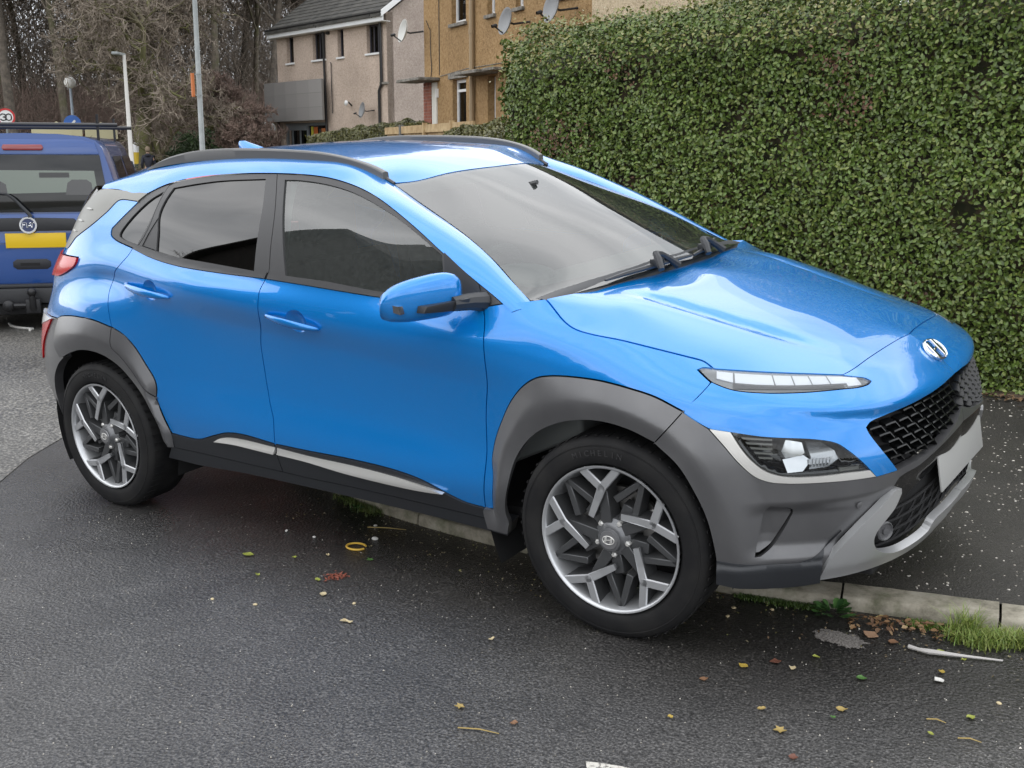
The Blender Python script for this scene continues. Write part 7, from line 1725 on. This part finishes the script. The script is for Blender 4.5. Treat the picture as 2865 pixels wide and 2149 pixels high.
def tuft(name,label,pts,n,h,r0,cols,seed,spread=.02,flop=.9):
    g=np.random.default_rng(seed); P=np.array(pts); t=g.random(n)*(len(P)-1); i=t.astype(int); f=(t-i)[:,None]; b=P[i]*(1-f)+P[np.minimum(i+1,len(P)-1)]*f+g.normal(size=(n,2))*spread
    z=zg(b[:,0])+.002; a=g.uniform(0,6.28,n); hh=h*g.uniform(.45,1.15,n); fl=flop*g.uniform(.2,1.,n)*hh; d=np.stack([np.cos(a),np.sin(a)],1); s=np.stack([-d[:,1],d[:,0]],1)*r0
    V=[]
    for k,(u,w) in enumerate(((0,1.),(.5,.85),(1.,.15))):
        c=b+d*(fl*u*u)[:,None]; zz=z+hh*(u-.35*u*u*np.minimum(fl/hh,1))
        V+=[np.c_[c-s*w,zz],np.c_[c+s*w,zz]]
    V=np.stack(V,1).reshape(-1,3); k=(np.arange(n)*6)[:,None]; F=np.concatenate([k+np.array([[0,1,3,2]]),k+np.array([[2,3,5,4]])])
    tag(fastmesh(name,V,F,leaf_mat(name+str(seed),cols,.5)),label,'grass' if 'grass' in name else 'moss',kind='stuff')
GC=[(.12,.20,.03),(.19,.26,.05),(.24,.27,.07),(.09,.15,.03)]
tuft('grass_tuft','bright grass growing along the kerb at the right edge',[(2.20,.50),(2.26,.49),(2.33,.53),(2.40,.56),(2.55,.60)],1500,.050,.0017,GC,1,.030,1.3)
tuft('grass_tuft','taller blades of grass at the left end of the kerb grass',[(2.20,.53),(2.23,.55)],130,.095,.0018,GC,2,.018,1.0)
tuft('moss_strip','strip of green moss at the foot of the kerb',[(2.05,.525),(2.10,.53),(2.17,.545)],1500,.014,.0014,[(.09,.16,.02),(.14,.21,.03),(.06,.11,.02)],3,.014,.8)
tuft('moss_strip','dark moss at the kerb foot beneath the front bumper',[(1.50,.44),(1.60,.455),(1.70,.47),(1.77,.49)],1800,.016,.0014,[(.045,.085,.015),(.07,.12,.02),(.03,.06,.012)],4,.014,.8)
tuft('moss_strip','moss and grass against the kerb under the door sill',[(-.50,.56),(-.40,.53),(-.28,.49),(-.2,.47)],1300,.030,.0016,[(.05,.085,.018),(.08,.12,.025),(.10,.10,.03)],5,.022,.8)
n=150; x=rng.uniform(1.87,2.22,n); y=.505+.22*(x-1.95)-rng.random(n)**1.5*.12; z=zg(x)+.006+rng.random(n)*.008
o=leaf_cloud('gutter_litter',np.stack([x,y,z],1),np.tile([0,0,1.],(n,1)),.022,leaf_mat('gutter_leaf',[(.17,.075,.035),(.25,.15,.07),(.11,.055,.03),(.33,.23,.12)],.7),tilt=.5); tag(o,'small brown leaf litter in the gutter right of the green weed','leaf litter',kind='stuff')
n=700; x=rng.uniform(-.8,2.5,n); y=np.interp(x,KC[:,0],KC[:,1])-rng.random(n)**2*.35-.01; z=zg(x)+.004
o=leaf_cloud('gutter_grit',np.stack([x,y,z],1),np.tile([0,0,1.],(n,1)),.010,leaf_mat('grit_leaf',[(.12,.10,.06),(.25,.22,.14),(.10,.06,.03),(.16,.17,.05)],.7),tilt=.4); tag(o,'fine pale grit and leaf scraps along the kerb','grit',kind='stuff')
# ================================================================== house across the road (behind the photographer, mirrored in the windows)
WH_=WallFrame((-14.5,-9.0),(1,0)); Mh=Matrix(((1,0,0,-15.0),(0,-1,0,-9.0),(0,0,1,0),(0,0,0,1)))
hh=empty('gabled_house'); tag(hh,'dark gabled house across the road, mirrored in the driver window','house')
M_DKBRICK=mat('dark_roughcast',(.055,.05,.045),rough=.9,build=lambda nt,b:tint(nt,b,noise(nt,6,4,.6),(.04,.037,.034),(.075,.068,.06),.35,.65))
XC,HWD,EV,PK=-10.2,4.3,5.0,9.4
GP=((XC-HWD,-1),(XC+HWD,-1),(XC+HWD,EV),(XC,PK),(XC-HWD,EV))
def gable(y,th,name):
    V=[Vector((x,y,z)) for x,z in GP]+[Vector((x,y-th,z)) for x,z in GP]
    MB().add(V,[(0,1,2,3,4),(9,8,7,6,5)]+[(i,5+i,5+(i+1)%5,(i+1)%5) for i in range(5)]).build(name,M_DKBRICK,hh,smooth=True,angle=10)
gable(-9.,.3,'gable_wall'); gable(-19.,.3,'gable_wall')
for s in (1,-1):
    MB().box((XC+s*HWD-.15,-18.99,-1),(XC+s*HWD+.14,-9.01,EV-.1)).build('side_wall',M_DKBRICK,hh)
    a=[(XC,PK+.22),(XC+s*(HWD+.5),EV-.30),(XC+s*(HWD+.5),EV-.48),(XC,PK+.04)]
    MB().add([(x,-8.6,z) for x,z in a]+[(x,-19.4,z) for x,z in a],[(0,1,2,3),(7,6,5,4)]+[(i,(i+1)%4,4+(i+1)%4,4+i) for i in range(4)]).build('roof_slope',M_TILE,hh,smooth=True,angle=10)
for x in (-12.6,-9.2):
    for z in (.9,3.3):
        w=empty('window',parent=hh); MB().box((x,-8.98,z),(x+1.4,-8.94,z+1.3)).build('frame',M_UPVC,w); MB().box((x+.08,-8.939,z+.08),(x+1.32,-8.93,z+1.22)).build('pane',M_GLOSSBLK,w)
for k,(x,y,s_,rz) in enumerate(((-34,-25,1.0,10),(-43,-26,1.05,130))):
    t=empty('bare_tree',(x,y,-.2),R(rz)); t.scale=(s_,)*3; tag(t,['bare tree across the road behind the gabled house','bare tree farther along the opposite side of the road'][k],'tree')
    for me in PROTO['oak']:
        o=bpy.data.objects.new(me.name.split('.')[0],me); COL.objects.link(o); o.parent=t
